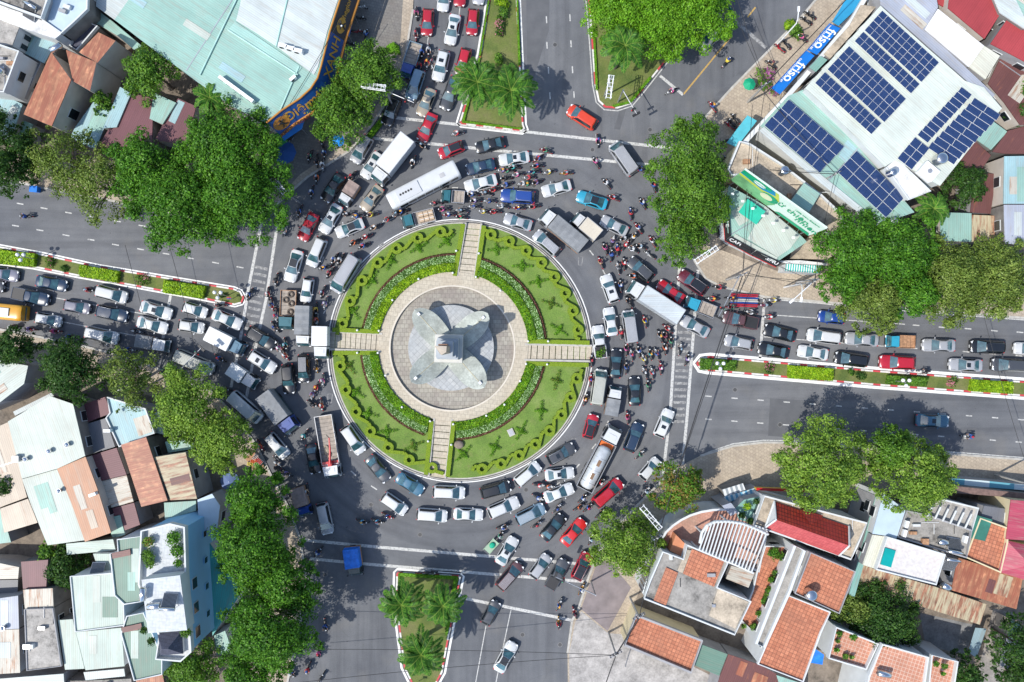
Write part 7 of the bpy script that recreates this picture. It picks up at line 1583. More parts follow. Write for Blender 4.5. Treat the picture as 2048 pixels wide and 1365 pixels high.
hs('sage green sheet roof right of the low terracotta roof', [(1404, 1290), (1455, 1309), (1438, 1352), (1388, 1331)], 4.2, 'sage', -20); hs('rust brown patched roof at the bottom right', [(1457, 1309), (1519, 1330), (1554, 1349), (1570, 1420), (1420, 1420), (1440, 1353)], 4.4, 'rustd', 68); hs('mint roof corner at the bottom right', [(1553, 1351), (1600, 1366), (1600, 1420), (1575, 1420)], 4.6, 'mint', 68)
# curved terrace and pergola
CT = bldg('curved pink terrace with white rim on the lower right corner', [(1322, 1076), (1330, 1062), (1344, 1049), (1360, 1038), (1378, 1029), (1400, 1022), (1424, 1018), (1462, 1017), (1530, 1062), (1515, 1140), (1375, 1092), (1330, 1105)], 5.4, pavers('pink_terrace_tiles', (.5, .27, .2), (.44, .22, .16), (.3, .15, .11), .4, .4), wall=M_WHITEP, name='curved_terrace', cat='terrace', parapet=(.8, M_WHITEP, .3))
PG_ = empty('pergola', P(1460, 1090, .14)); tag(PG_, 'curved white pergola with many slats over a red tiled terrace', 'pergola'); l = Vector(PG_.location)
beam = [(1400, 1087), (1404, 1066), (1413, 1052), (1429, 1044), (1455, 1043), (1484, 1047), (1510, 1057), (1536, 1069)]; q = MB(); q.tube([Vector(P(x, y, 9.3)) - l for x, y in beam], .22, 4); q.build('beam', M_WHITEP, PG_)
b2 = [(1395, 1098), (1440, 1117), (1475, 1132), (1506, 1146)]; q = MB(); q.tube([Vector(P(x, y, 9.3)) - l for x, y in b2], .16, 4); q.build('beam', M_WHITEP, PG_)
def along(pl, f):
    d = [math.dist(pl[i], pl[i + 1]) for i in range(len(pl) - 1)]; t = f * sum(d)
    for i, s_ in enumerate(d):
        if t <= s_: return tuple(pl[i][k] + (pl[i + 1][k] - pl[i][k]) * t / s_ for k in (0, 1))
        t -= s_
    return pl[-1]
for i in range(17):
    a = along(beam[2:], (i + .5) / 17); b = along(b2, (i + .5) / 17); q = MB(); A_, B_ = Vector(P(*a, 9.45)) - l, Vector(P(*b, 9.45)) - l; d = (B_ - A_); an = math.atan2(d.y, d.x); c = (A_ + B_) / 2; q.box(tuple(c), (d.length, .15, .2), 0, an); q.build('slat', M_WHITEP, PG_)
for x, y in (beam[1], beam[4], beam[7], b2[0], b2[3], b2[1]): q = MB(); c = Vector(P(x, y, 9.2)) - l; q.tube([(c.x, c.y, 5.2), (c.x, c.y, 9.1)], .14, 6); q.build('post', M_WHITEP, PG_)
hs('terracotta side roof left of the two orange patches', [(1352, 1070), (1372, 1090), (1366, 1115), (1340, 1102)], 7.6, plain('orange_wall_paint', (.5, .2, .1), .8), wall=plain('orange_wall_paint', (.5, .2, .1), .8), group=None)
# white house with terraces at the bottom
hs('white house terrace with pot plants and terracotta floor', [(1669, 1252), (1752, 1285), (1728, 1335), (1654, 1313)], 7, 'terral', -20, wall=M_WHITEP, parapet=(.7, M_WHITEP, .22), group=None, wins=((0, 2, 2.4, 4.0),)); hs('white house with pale grid terracotta roof at the bottom edge', [(1762, 1287), (1853, 1313), (1838, 1420), (1720, 1420), (1736, 1350)], 7.8, 'terral', -18, wall=M_WHITEP, parapet=(.5, M_WHITEP, .25), group=None, wins=((0, 3, 2.6, 4.6),)); hs('small end terrace of the white house at the bottom', [(1859, 1307), (1910, 1320), (1895, 1420), (1848, 1420)], 6.6, 'terral', -18, wall=M_WHITEP, parapet=(.7, M_WHITEP, .22), group=None)
for i, (x, y, r) in enumerate([(1676, 1265, 8), (1672, 1280, 5), (1670, 1298, 6), (1687, 1310, 7), (1703, 1272, 9), (1700, 1312, 5), (1868, 1325, 7), (1885, 1330, 8), (1882, 1345, 5)]): plant(x, y, 7.1, r, f'potted plant on the white house terraces, {NTH[i]} from the left' if i not in (3, 4, 5) else f'potted plant near the middle of the first white house terrace, number {i - 2}', 'd' if i % 2 else 'a')
tank(1763, 1344, 7.9, -12, 'blue ended steel tank on the pale grid terracotta roof', L=1.7)
tank(1886, 1170, 6.6, -25, 'steel tank beside a blue heater by the rust brown roof', L=1.2, r=.5); heater(1892, 1140, 6.4, -10, 'blue solar heater between the white terrace and the rust brown roof'); tank(1880, 1082, 8.1, -10, 'steel tank in the middle of the grey roof at right', L=1.2); heater(1905, 1075, 8.1, 170, 'solar heater on the grey roof at right')
for i, (x, y) in enumerate([(1809, 1047), (1805, 1065), (1926, 1077)]): acunit(x, y, 8.1, 75, f'white air conditioner on the grey roof at right, {["upper left", "lower left", "rightmost"][i]} one', 'air conditioners on the grey roof')
awning([(1951, 1256), (1973, 1258), (1953, 1316), (1936, 1305)], 3.4, (1, 2), C_('glassy_canopy', (.35, .48, .52), 70), 'grey glassy canopy over the gate by the lane'); awning([(1630, 1298), (1648, 1310), (1645, 1330), (1622, 1326)], 3.6, (2, 3), M_TARPB, 'crumpled blue tarpaulin beside the large orange roof', posts=True)
hs('pale blue small roof right of the lane', [(2022, 1240), (2040, 1250), (2030, 1280), (2016, 1275)], 3.4, 'sky', 60); hs('grey small roofs right of the lane', [(2010, 1275), (2035, 1290), (2025, 1345), (1998, 1330)], 3.2, 'lilac', 60)
hs('striped white shed roof near the lower right pavement', [(1444, 980), (1486, 967), (1491, 980), (1450, 994)], 3, stripes('white_grey_slats', (.62, .64, .64), (.25, .28, .3), .7, R(17)), group=None); hs('blue slatted shed roof behind the striped white shed', [(1448, 995), (1492, 982), (1515, 975), (1518, 982), (1455, 1006)], 3.3, stripes('blue_slats', (.1, .3, .45), (.5, .6, .62), .7, R(17)), group=None)
q = MB(); q.box((0, 0, 0), (7.2, .3, 1.1), 0); q.box((0, 0, .5), (7.2, .36, .12), 1); prop('sign_board', 'orange and yellow edged shop sign near the two big olive trees', 'sign', 1562, 979, 3.6, q, [plain('sign_yellow', (.55, .35, .03), .5), pm('R')], -2)
hs('small blue white roof box by the curved terrace', [(1444, 1012), (1462, 1006), (1476, 1024), (1462, 1033)], 6.4, 'lilac', 30, group=None); hs('roof garden with mint floor left of the red roof house', [(1488, 1000), (1526, 992), (1508, 1048), (1478, 1040), (1470, 1018)], 5.8, 'mintd', 60, group=None)
for i, (x, y, r) in enumerate([(1492, 1012, 10), (1482, 1030, 9), (1498, 1042, 10), (1510, 1002, 8)]): plant(x, y, 6, r, f'plant in the mint floored roof garden, {NTH[i]} clockwise', 'y' if i == 0 else 'b')
# --- lower left block
hs('white green roof cut by the left edge above the big white roof', [(-60, 715), (0, 722), (56, 732), (48, 768), (0, 805), (-60, 830)], 6.5, 'pale', 35)
hs('white canvas awning strip at the top of the big white roof', [(26, 824), (103, 786), (108, 793), (30, 832)], 4.6, 'white', -60)
hs('big white ribbed roof with three ventilators', [(20, 843), (105, 792), (150, 808), (171, 912), (114, 938), (44, 958)], 6.6, 'pale', -72, slope=(100, .6))
hs('lower white ribbed roof with one ventilator', [(44, 959), (114, 939), (142, 1005), (169, 1081), (95, 1091), (62, 1010)], 6.2, 'pale', -72)
hs('salmon coloured ribbed roof', [(114, 938), (171, 914), (197, 985), (222, 1066), (170, 1084), (142, 1005)], 6.3, 'tan', -72)
hs('rust stained beige roof along the left edge', [(-60, 870), (0, 852), (20, 843), (44, 958), (54, 995), (0, 1015), (-60, 1030)], 5, 'beige', -72); hs('small rusty beige roof below the left edge strip', [(0, 1018), (56, 998), (75, 1046), (8, 1066)], 5.4, 'beige', -72); hs('mint sliver roof at the left edge', [(-60, 1040), (2, 1020), (22, 1085), (-60, 1095)], 4.2, 'mint', 80)
hs('dark corrugated fibre cement roof', [(155, 854), (211, 837), (230, 894), (171, 912)], 4.4, 'fibre', 75); hs('dark maroon roof piece above the fibre cement roof', [(160, 812), (210, 794), (222, 827), (169, 847)], 4.3, 'maroon', 75)
hs('light blue ribbed roof with white parapet beside the sparse tree', [(216, 795), (292, 818), (310, 866), (240, 893), (214, 836), (222, 826)], 5, 'sky', -72, parapet=(.3, M_WHITEP, .2))
hs('maroon banded roof with green strips', [(174, 914), (233, 896), (253, 950), (191, 965)], 4.6, 'maroon', 15); hs('patchwork rusty and white sheet roof', [(191, 966), (253, 951), (267, 1004), (207, 1020)], 4.5, 'rustw', 15); hs('maroon sheet roof above the mint roof', [(209, 1021), (268, 1006), (280, 1050), (248, 1062), (240, 1030), (213, 1036)], 4.4, 'maroon', 15); hs('small mint roof in the corner of the maroon roof', [(213, 1037), (240, 1031), (250, 1070), (225, 1078)], 4.45, 'mint', 15)
hs('bright rust orange roof', [(242, 890), (295, 874), (338, 1000), (283, 1014)], 6, 'rust', 15, slope=(15, .5)); hs('rust and yellow streaked roof', [(308, 915), (371, 905), (394, 998), (341, 1001)], 6.2, 'rusty', 15)
hs('mint and rust small roof by the green tree', [(330, 884), (385, 880), (388, 898), (336, 906)], 4, 'mint', 20); hs('pale roof under the lower left tree', [(296, 830), (318, 824), (330, 870), (310, 866)], 4, 'sagel', 20)
hs('turquoise roof at the foot of the streaked roof', [(328, 1006), (392, 1002), (392, 1022), (330, 1040)], 4.8, 'mint', 80); hs('blue grey slab right of the turquoise roof', [(395, 1000), (424, 988), (440, 1012), (434, 1062), (398, 1060)], 6, 'pbl', 0)
BH = bldg('tall hotel with light blue facade at lower left', [(288, 1060), (345, 1046), (373, 1052), (376, 1150), (386, 1300), (366, 1318), (317, 1314), (324, 1268), (283, 1166)], 12, 'wtile', -5, wall=M_BLUEW, name='hotel', cat='building', parapet=(.8, M_WHITEP, .22), wins=((3, 3, 9.4, 10.8), (4, 2, 9.4, 10.8)))
lh = BH.location
for zc_ in (3.2, 6.3):      # lower storeys' windows on the street side
    for f in (.12, .35, .58, .82):
        a = Vector(P(376, 1060, 12)); b = Vector(P(386, 1300, 12)); p = a.lerp(b, f); w_ = MB(); w_.box((p.x - .1 - lh.x, p.y - lh.y, zc_), (.1, .95, 1.1), 0); fo = w_.build('window', M_BLUEW, BH); g_ = MB(); g_.box((p.x - .03 - lh.x, p.y - lh.y, zc_), (.04, .75, .9), 0); g_.build('pane', M_GLASSD, fo)
UP = bldg('white tiled top slab of the hotel with tanks', [(283, 1160), (360, 1151), (374, 1261), (296, 1267)], 14.6, 'wtile', -5, wall=M_WHITEP, name='roof_slab', cat='building', z0=12.3); PY = bldg('dark slate pyramid roof below the white top slab', [(315, 1268), (363, 1263), (366, 1308), (321, 1311)], 12.6, 'dtile', -5, wall=M_WHITEP, name='roof_turret', cat='building', shape='hip', rise=1.8, z0=12.1)
heater(344, 1185, 14.7, 178, 'solar heater on the white top slab of the hotel'); tank(291, 1185, 14.7, 85, 'left steel tank on the white top slab', L=1.6); tank(313, 1209, 14.7, 5, 'middle steel tank on the white top slab', L=1.6)
for i, (x, y, r, k) in enumerate([(301, 1082, 10, 'r'), (300, 1110, 12, 'd'), (305, 1125, 9, 'd'), (352, 1075, 14, 'a'), (358, 1100, 13, 'a'), (360, 1125, 8, 'a'), (376, 1262, 10, 'd'), (292, 1258, 7, 'b'), (307, 1280, 8, 'b')]): plant(x, y, 12.1 if i < 6 else 12.3, r * 1.3, f'plant on the hotel roof, {NTH[i]} counted from the top', k)
hs('pale green ribbed upper roof left of the hotel', [(142, 1153), (229, 1146), (232, 1190), (248, 1208), (250, 1250), (152, 1263)], 9, 'sagel', 90, wall=M_WHITEP, parapet=(.2, M_WHITEP, .15)); hs('pale green ribbed lower roof left of the hotel', [(152, 1265), (242, 1256), (249, 1333), (171, 1341)], 8.7, 'sagel', 90, wall=M_WHITEP)
hs('sage green roof with a red strip left of the hotel', [(236, 1079), (287, 1072), (300, 1200), (250, 1208), (231, 1190), (222, 1107), (238, 1104)], 9.6, 'sage', 90, parapet=(.25, M_WHITEP, .15), wall=M_WHITEP); hs('sage green roof below the hotel terrace', [(255, 1232), (288, 1225), (325, 1313), (325, 1348), (270, 1360), (244, 1267)], 9, 'sage', 90, parapet=(.25, M_WHITEP, .15), wall=M_WHITEP)
for pts, z in (([(223, 1107), (260, 1099), (261, 1111), (225, 1118)], 9.95), ([(242, 1256), (282, 1247), (284, 1259), (245, 1266)], 9.4)):
    q = MB(); v = [P(x, y, z) for x, y in pts]; c = sum((Vector(a) for a in v), Vector()) / 4; q.add([tuple(Vector(a) - c) for a in v][::-1] + [tuple(Vector(a) - c - Vector((0, 0, .15))) for a in v][::-1], [(0, 1, 2, 3), (0, 4, 5, 1), (1, 5, 6, 2), (2, 6, 7, 3), (3, 7, 4, 0)]); o = q.build('red_sheet', ang_mat('rustd', 0)); o.location = c; tag(o, 'red brown strip of sheets on the %s sage green roof' % ('upper' if z > 9.9 else 'lower'), 'roof sheet')
hs('mint white roof left of the pale green roofs', [(116, 1241), (145, 1239), (169, 1338), (130, 1340)], 6.5, 'sagel', 90); hs('pale mint roof strip at the foot of the salmon roof', [(132, 1088), (226, 1079), (231, 1101), (134, 1110)], 6, 'sagel', -3); hs('pale walkway roof with a tank above the pale green roofs', [(186, 1108), (221, 1108), (228, 1146), (198, 1143)], 7, 'sagel', 90)
heater(200, 1124, 7.2, 180, 'solar heater above the pale green roofs')
hs('long grey concrete roof at lower left', [(50, 1219), (106, 1217), (123, 1332), (55, 1341)], 7, 'greyl', parapet=(.15, M_GREYW, .15)); hs('rust stained white roof above the long grey roof', [(46, 1180), (105, 1177), (107, 1217), (50, 1220)], 6.6, 'rustw', 90); hs('maroon roof with a pale edge at lower left', [(42, 1124), (96, 1120), (92, 1178), (46, 1178)], 6, 'maroon', 90)
hs('lilac ribbed roof at the left edge', [(-60, 1200), (0, 1197), (36, 1192), (38, 1258), (-60, 1262)], 6, 'lilac', 90); hs('rust striped lilac roof at the left edge below', [(-60, 1263), (38, 1259), (40, 1346), (-60, 1352)], 5.9, 'rustw', 90); hs('small rusty roofs at the left edge', [(-60, 1125), (0, 1127), (38, 1135), (36, 1158), (-60, 1160)], 4.5, 'rustw', 0); hs('dark sheds at the left edge', [(-60, 1162), (36, 1160), (35, 1188), (-60, 1192)], 3.5, 'fibre', 0)
hs('corrugated silver awning roof at the foot of the pale green roofs', [(167, 1345), (248, 1338), (250, 1353), (171, 1361)], 4, 'white', 90); hs('white roof at the bottom left edge', [(-60, 1360), (0, 1358), (127, 1348), (132, 1420), (-60, 1420)], 4, 'white', 0); hs('rusty and terracotta sheds at the bottom left', [(272, 1362), (325, 1350), (340, 1420), (275, 1420)], 4.6, 'rust', 90); hs('grey shed between bottom left roofs', [(134, 1362), (165, 1362), (262, 1358), (270, 1420), (134, 1420)], 3.2, 'grey', 0)
hs('teal roof strip between the hotel and the dark green tree', [(405, 1085), (417, 1084), (470, 1160), (480, 1190), (425, 1272)], 4.4, 'teal', 80, wall=M_WHITEP); hs('mint canopy roof below the teal strip', [(428, 1272), (450, 1262), (466, 1306), (433, 1311)], 4, 'mint', 80, wall=M_WHITEP)
for i, (x, y) in enumerate([(137, 889), (101, 902), (54, 918)]): ventil(x, y, 7.0, f'roof ventilator on the big white roof, {["rightmost", "middle", "leftmost"][i]} of three')
ventil(121, 981, 6.5, 'lone roof ventilator on the lower white roof'); ventil(9, 1255, 6.2, 'ventilator on the lilac roof at the left edge')
q = MB(); q.box((0, 0, .35), (.8, .8, .8)); prop('roof_box', 'small square metal box at the left side of the big white roof', 'roof box', 37, 917, 6.9, q, M_METAL); acunit(190, 988, 6.5, 20, 'white air conditioner at the edge of the salmon roof', None)
acunit(219, 861, 5.2, 0, 'air conditioner beside the fibre cement roof', None)

# ---------------------------------------------------------------- street furniture
def globe_lamp(x, y, label):
    c = P(x, y, .13); root = empty('street_lamp', c); tag(root, label, 'street lamp', 'globe lamps on the medians'); q = MB(); q.tube([(0, 0, 0), (0, 0, .6), (0, 0, 3.8)], [.1, .06, .05], 8)
    for k in range(3): a = 2 * math.pi * k / 3 + .5; q.tube([(0, 0, 3.5), (.45 * math.cos(a), .45 * math.sin(a), 3.6)], .03, 5)
    q.build('pole', M_METAL, root)
    for k in range(3): a = 2 * math.pi * k / 3 + .5; g_ = MB(); g_.ball((.5 * math.cos(a), .5 * math.sin(a), 3.85), .27, 0, 14, 9); g_.build('globe', M_LAMP, root)
globe_lamp(74, 519, 'globe lamp on the lime hedge of the left median'); globe_lamp(455, 592, 'globe lamp at the round end of the left median'); globe_lamp(1427, 729, 'globe lamp at the round end of the right median'); globe_lamp(1786, 762, 'globe lamp on the right median below the red car')
def signal(bx, by, tx, ty, h, label, arm_h=None, dirs=None):
    b = Vector(P(bx, by, .14)); t = Vector(P(tx, ty, h)); root = empty('traffic_light', b); tag(root, label, 'traffic light', 'traffic light masts'); q = MB(); tt_ = t - b; q.tube([(0, 0, 0), (0, 0, .3), (0, 0, h - .1)], [.16, .12, .1], 8); q.tube([(0, 0, h - .3), (tt_.x, tt_.y, h - .1)], [.09, .05], 6); q.build('mast', M_METAL, root)
    an = math.atan2(tt_.y, tt_.x)
    for f in (1.0, .8):
        g_ = MB(); g_.box((tt_.x * f, tt_.y * f, h - .35), (.3, 1.1 if f == 1 else .35, .35 if f == 1 else 1.0), 0, an); [g_.ball((tt_.x * f + .17 * math.cos(an + 1.57) * 0 + k * .3 * math.cos(an + 1.57), tt_.y * f + k * .3 * math.sin(an + 1.57), h - .33), .11, 1 + (k + 1), 8, 5) for k in (-1, 0, 1)]
        g_.build('signal_head', [M_BLACK, M_TAIL, M_YEL, plain('green_lens', (.03, .3, .15), .3)], root)
signal(1236, 204, 1273, 228, 5.5, 'traffic light mast at the tip of the wedge lawn'); signal(1458, 556, 1437, 634, 6, 'traffic light mast reaching over the blue pickup on the right road'); signal(1182, 1163, 1111, 1154, 6.5, 'traffic light mast at the lower right corner over the grey pickup'); signal(386, 712 + 30, 402, 697, 5.5, 'traffic light mast over the pale green van at left'); signal(760, 197, 828, 206, 6, 'traffic light mast over the top queue by the rounded trees')
def ledframe(x, y, rz, L, label):
    c = P(x, y, 8.5); root = empty('display_gantry', (c[0], c[1], .14), R(rz)); tag(root, label, 'gantry', 'white lattice frames at the corners'); q = MB()
    for dy in (-.3, .3): q.tube([(-L / 2, dy, 8.5), (L / 2, dy, 8.5)], .055, 5); q.tube([(-L / 2, dy, 7.9), (L / 2, dy, 7.9)], .06, 5)
    for i in range(7): X = -L / 2 + L * i / 6; q.tube([(X, -.4, 8.5), (X, .4, 8.5)], .035, 5); q.tube([(X, .4, 8.5), (X, .4, 7.9)], .04, 4)
    q.tube([(-L / 2, -.4, 8.5), (L / 2, .4, 8.5)], .04, 4); q.build('frame', M_WHITEM, root); q = MB(); q.tube([(L / 2 - .2, 0, 0), (L / 2 - .2, 0, 8.5)], .12, 8); q.build('post', M_METAL, root)
ledframe(747, 173, -8, 3.2, 'white lattice frame between the two rounded trees'); ledframe(1220, 174, 82, 3.0, 'white lattice frame on the wedge lawn'); ledframe(557, 372, -50, 2.6, 'white lattice frame beside the corner of the huge tree'); ledframe(1413, 510, 33, 3.4, 'white lattice frame beside the feathery tree at right'); ledframe(1302, 1036, -50, 3.8, 'white lattice frame between the two round trees at lower right'); ledframe(536, 1015, 20, 1.6, 'small white lattice frame half hidden in the lower left trees')
def pole(x, y, h, label, lean=(0, 0), arms=2):
    c = P(x, y, .14); root = empty('utility_pole', c); tag(root, label, 'utility pole', 'utility poles with crossarms'); q = MB(); q.tube([(0, 0, 0), (lean[0], lean[1], h)], [.17, .11], 8); q.build('post', plain('grey_concrete_post', (.36, .35, .33), .8), root)
    for i in range(arms): q = MB(); z = h - .3 - .6 * i; q.box((lean[0], lean[1], z), (1.9, .1, .1), 0, .5); [q.cyl((lean[0] + k * .8 * math.cos(.5), lean[1] + k * .8 * math.sin(.5), z), .06, .2, 1, 8) for k in (-1, -.4, .4, 1)]; q.build('crossarm', [M_METAL, M_BLACK], root)
    return (c[0] + lean[0], c[1] + lean[1], h)
PA = pole(1452, 560, 8.5, 'utility pole at the corner pavement of the right road'); PB = pole(1585, 572, 8.5, 'utility pole on the pavement between the corner shop and olive trees'); PCc = pole(1217, 1265, 8.5, 'utility pole on the pale concrete yard at lower right'); PD = pole(1260, 1195, 8.5, 'utility pole beside the grey concrete house'); PE = pole(1495, 205, 8.5, 'utility pole on the upper right pavement'); PF = pole(1990, 950, 8.5, 'utility pole on the right pavement by the blue edged awnings'); PGx = pole(300, 770, 8.5, 'utility pole under the sparse olive tree'); PH = pole(1610, 380, 11, 'thin pole behind the green billboard', arms=1); PI_ = pole(1295, 1050, 8, 'utility pole behind the round tree at lower right')
def cable(a, b, sag, label, r=.035):
    A_, B_ = Vector(a), Vector(b); q = MB(); c = (A_ + B_) / 2; pts = [A_.lerp(B_, i / 16) - c - Vector((0, 0, sag * 4 * (i / 16) * (1 - i / 16))) for i in range(17)]; q.tube(pts, r, 4, cap=False); o = q.build('power_cable', M_BLACK); o.location = c; tag(o, label, 'cable', 'power cables over the junction')
cable(PA, P(1300, 20, 8), .5, 'cable from the corner pole up across the upper right street') if False else None
cable(PA, PB, .4, 'cable between the two poles of the right pavement'); cable((PA[0] + .5, PA[1] + .3, 8.2), (PB[0], PB[1] - .5, 8.2), .7, 'lower cable between the two poles of the right pavement')
cable(PA, PI_, .8, 'thick black cable from the corner pole down to the lower right tree', .07); cable((PA[0] + .6, PA[1], 8), P(1362, 930, 7.5), .5, 'second cable crossing the right crosswalk', .04)
cable(PA, P(1505, 210, 8), .4, 'cable running from the corner pole along the shop street'); cable(PE, PA, .8, 'slack cable from the upper pavement pole to the corner pole'); cable(PE, P(1730, -40, 8), .3, 'black cable along the upper right pavement', .06); cable(PE, P(1460, 0, 8), .3, 'thin cable crossing the upper right street'); cable((PE[0] + .3, PE[1], 8), P(1475, 0, 8.2), .3, 'second thin cable crossing the upper right street')
cable(PCc, PD, .1, 'bundle of cables between the two lower right poles', .09); cable(PCc, P(1195, 1420, 8), .3, 'black cable from the yard pole off the bottom edge', .07); cable(PD, PI_, .3, 'cable from the grey house pole to the round tree', .05); cable(PCc, P(560, 1370, 8), .8, 'long thin cable across the bottom road'); cable(PCc, P(520, 1300, 8), .8, 'upper long thin cable across the bottom road')
cable(P(250, 490, 8), P(350, 900, 8), .4, 'cable crossing the left queue'); cable(P(335, 480, 8), P(395, 720, 8), .4, 'second cable crossing the left road'); cable(P(680, 40, 8.4), P(520, 300, 8.4), .5, 'cable across the corner of the teal store roof'); cable(PF, P(1960, 600, 8), .5, 'thin cable across the right road'); cable(PH, P(1500, 150, 9), .4, 'cable bundle behind the billboard', .05); cable(PH, P(1540, 340, 9), .2, 'short cable behind the billboard', .05); cable(PH, PB, .5, 'cable from the thin billboard pole to the pavement pole'); cable(P(1440, 480, 6), PB, .3, 'low cable in front of the corner shop')
def arm_lamp(bx, by, tx, ty, h, label):
    b = Vector(P(bx, by, .14)); t = Vector(P(tx, ty, h)) - b; root = empty('street_lamp', b); tag(root, label, 'street lamp', 'single arm street lamps'); q = MB(); q.tube([(0, 0, 0), (0, 0, h - .6), (t.x * .3, t.y * .3, h), (t.x, t.y, h + .1)], [.13, .09, .07, .06], 8); q.build('pole', M_WHITEM, root); q = MB(); q.box((t.x, t.y, h + .1), (.7, .3, .12), 0, math.atan2(t.y, t.x)); q.build('lamp_head', M_LAMP, root)
arm_lamp(1556, 88, 1596, 20, 8, 'white street lamp leaning over parked motorbikes at the upper right'); arm_lamp(1592, 566, 1582, 603, 8, 'white street lamp over the pavement by the olive tree'); arm_lamp(1568, 575, 1601, 600, 7.5, 'second lamp arm beside the olive tree pavement pole')
# small things on pavements
q = MB(); q.prism([(-.45, -.35), (.45, -.35), (.5, .4), (-.5, .4)], 0, 1.0, 0); q.box((0, 0, 1.03), (1.1, .9, .1), 0); q.box((0, .45, .85), (.9, .08, .1), 1); prop('waste_bin', 'bright blue wheeled waste bin at the kerb of the upper left road', 'bin', 75, 381, .0, q, [plain('bin_blue', (.0, .16, .6), .4), M_BLACK], -5)
for i, (x, y, c, lab) in enumerate([(509, 922, (.6, .12, .03), 'orange fruit crate on the pavement fruit stall'), (516, 930, (.25, .5, .1), 'green fruit crate on the pavement fruit stall'), (502, 928, (.6, .5, .1), 'yellow fruit crate on the pavement fruit stall'), (512, 914, (.55, .45, .4), 'pale fruit crate on the pavement fruit stall'), (520, 922, (.5, .06, .05), 'red fruit crate on the pavement fruit stall')]):
    q = MB(); q.box((0, 0, .15), (.95, .6, .3), 0); [q.ball((-.35 + .23 * (k % 4), -.18 + .18 * (k // 4), .34), .12, 1, 6, 4) for k in range(12)]; prop('fruit_crate', lab, 'crate', x, y, .6, q, [plain('crate_plastic', (.5, .45, .4), .6), plain('fruit_%d' % i, c, .5)], random.uniform(-60, 60), 'fruit crates of the stall')
q = MB(); q.box((0, 0, .42), (2.6, 1.6, .06)); [q.box((sx * 1.2, sy * .7, .2), (.06, .06, .42)) for sx in (-1, 1) for sy in (-1, 1)]; prop('market_table', 'low table of the fruit stall under the light green tree', 'table', 511, 924, .14, q, M_WOOD, -55)
def parasol(x, y, r, c, label):
    root = empty('parasol', P(x, y, .14)); tag(root, label, 'parasol', 'parasols on the pavements'); q = MB(); n = 8; vs = [(0, 0, 2.6)] + [(r * math.cos(2 * math.pi * k / n), r * math.sin(2 * math.pi * k / n), 2.1) for k in range(n)]; q.add(vs + [(v[0], v[1], v[2] - .03) for v in vs], [(0, 1 + k, 1 + (k + 1) % n) for k in range(n)] + [(9, 10 + (k + 1) % n, 10 + k) for k in range(n)]); q.build('canopy', plain('canvas_' + label[:8], c, .7), root); q = MB(); q.tube([(0, 0, 0), (0, 0, 2.6)], .03, 6); q.build('pole', M_METAL, root)
parasol(577, 312, 1.7, (.01, .07, .25), 'dark blue parasol beside the corner of the teal store'); parasol(565, 292, 1.4, (.04, .3, .06), 'green parasol in front of the store sign'); parasol(683, 289, .9, (.0, .2, .6), 'small bright blue parasol by the curved hedge'); parasol(1490, 178, .9, (.0, .3, .15), 'small green parasol on the upper right pavement'); parasol(470, 958, 1.4, (.1, .15, .3), 'blue grey parasol behind the fruit stall')
q = MB(); q.ball((0, 0, .3), .75, 0, 10, 6, (1, .85, .6)); prop('boulder', 'round brown boulder on the lower right lawn near the path', 'boulder', 918, 889, .2, q, concrete('boulder_stone', (.25, .2, .16), .5)); q = MB(); q.box((0, 0, .12), (.85, 1.05, .25)); q.box((0, 0, .26), (.6, .8, .03), 1); prop('utility_box', 'grey utility cover on the lower right lawn of the island', 'cover', 1022, 865, .2, q, [M_KERB, M_METAL], 25)
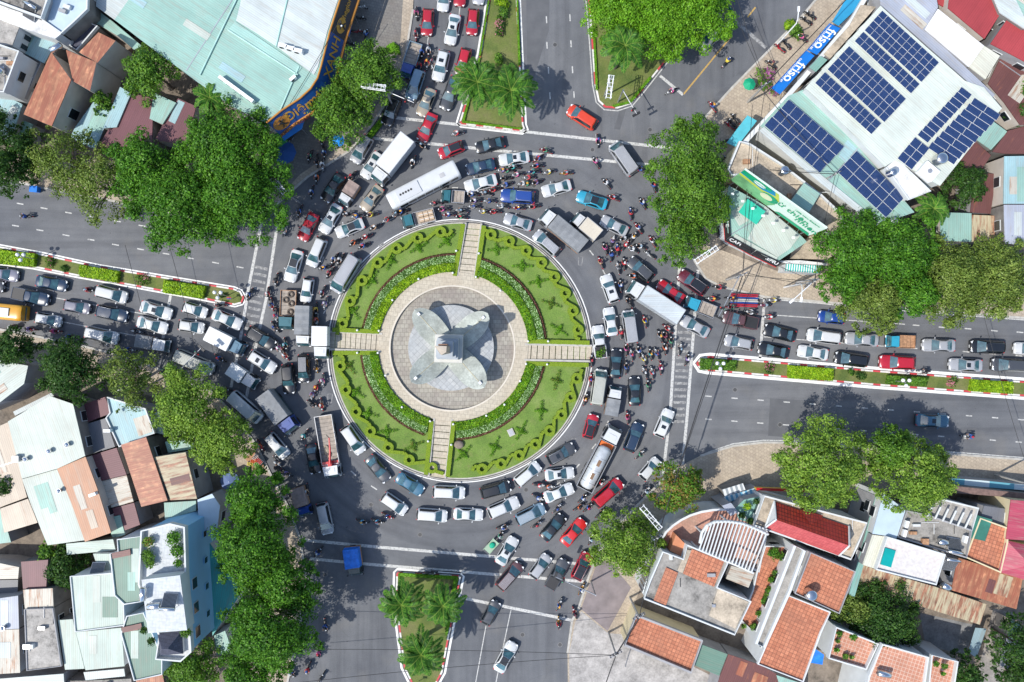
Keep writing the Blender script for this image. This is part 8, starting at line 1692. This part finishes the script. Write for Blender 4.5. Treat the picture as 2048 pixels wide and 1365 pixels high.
for i, (x, y) in enumerate([(838, 559), (906, 547), (952, 555), (1001, 582), (786, 601), (759, 662), (757, 706), (772, 751), (805, 814), (861, 842), (907, 848), (973, 831), (1009, 809), (1040, 762), (1052, 728), (1056, 683), (958, 508), (913, 503), (716, 661), (716, 706), (1096, 683), (1094, 729), (903, 889), (857, 882)]):
    root = empty('garden_lamp', P(x, y, .5)); tag(root, f'small white garden lamp on the island, {"upper" if y < 694 else "lower"} half, {NTH[i]} of twenty four', 'lamp', 'small garden lamps of the island'); root['label'] = f'small white lamp beside the island plaza or paths, {zone(x, y).replace("the island", "its centre")}'
    register(root, 'small white garden lamp of the island', x, y, ('on the upper half' if y < 694 else 'on the lower half')); q = MB(); q.tube([(0, 0, -.3), (0, 0, .5)], .04, 6); q.build('post', M_METAL, root); q = MB(); q.ball((0, 0, .58), .17, 0, 8, 6); q.build('globe', M_LAMP, root)
# cargo raft on a motorbike and the green cart
root = empty('cargo_trailer', P(1486, 602, 0), R(178)); tag(root, 'long red and blue pole load behind a motorbike on the right road', 'load'); 
for i in range(8): q = MB(); q.box((0 + .1 * (i % 2), -.85 + i * .24, .75 + .05 * (i % 3)), (3.9, .17, .14)); q.build('pole_bundle', [pm('r') if i in (0, 1, 6, 7) else (pm('b') if i in (2, 5) else M_KERB)], root)
q = MB(); q.tube([(0, -.7, .3), (0, .7, .3)], .3, 10); q.build('wheels', M_RUBBER, root)
root = empty('hand_cart', P(983, 1090, 0), R(48)); tag(root, 'green netted hand cart towed behind a motorbike below the island', 'cart'); q = MB(); q.box((0, 0, .7), (2.0, 1.1, .08), 0); [q.box((0, s_ * .55, .85), (2.3, .06, .08), 0) for s_ in (-1, 1)]; q.build('frame', plain('pale_green_frame', (.3, .42, .3), .6), root); q = MB(); q.ball((.2, 0, .9), .42, 0, 10, 6, (1.1, 1, .5)); q.build('net', plain('green_net', (.0, .35, .2), .7), root); [(lambda q: (q.tube([(0, s_ * .5, .3), (0, s_ * .58, .3)], .3, 12), q.build('wheel', M_RUBBER, root)))(MB()) for s_ in (-1, 1)]
# flag shaped plates on the medians
for x, y, lab in ((986, 218, 'small red and blue plate on the top median'), (465, 598, 'small blue plate at the round end of the left median'), (838, 1362, 'small plate at the foot of the bottom median')):
    root = empty('flag_sign', P(x, y, .13)); tag(root, lab, 'sign', 'small painted plates on the medians'); q = MB(); q.tube([(0, 0, 0), (0, 0, 1.4)], .04, 6); q.build('post', M_METAL, root); q = MB(); q.box((0, .1, 1.45), (.6, .16, .06), 0); q.box((0, -.06, 1.45), (.6, .16, .06), 1); q.build('plate', [pm('r'), pm('b')], root)
for i, (x, y, k) in enumerate([(905, 40, 0)]): pass
finish_labels()
for o in list(bpy.data.objects):
    if o.type == 'MESH' and o.parent is None and 'label' not in o and 'kind' not in o: print('UNTAGGED', o.name)
print('objects', len(bpy.data.objects))
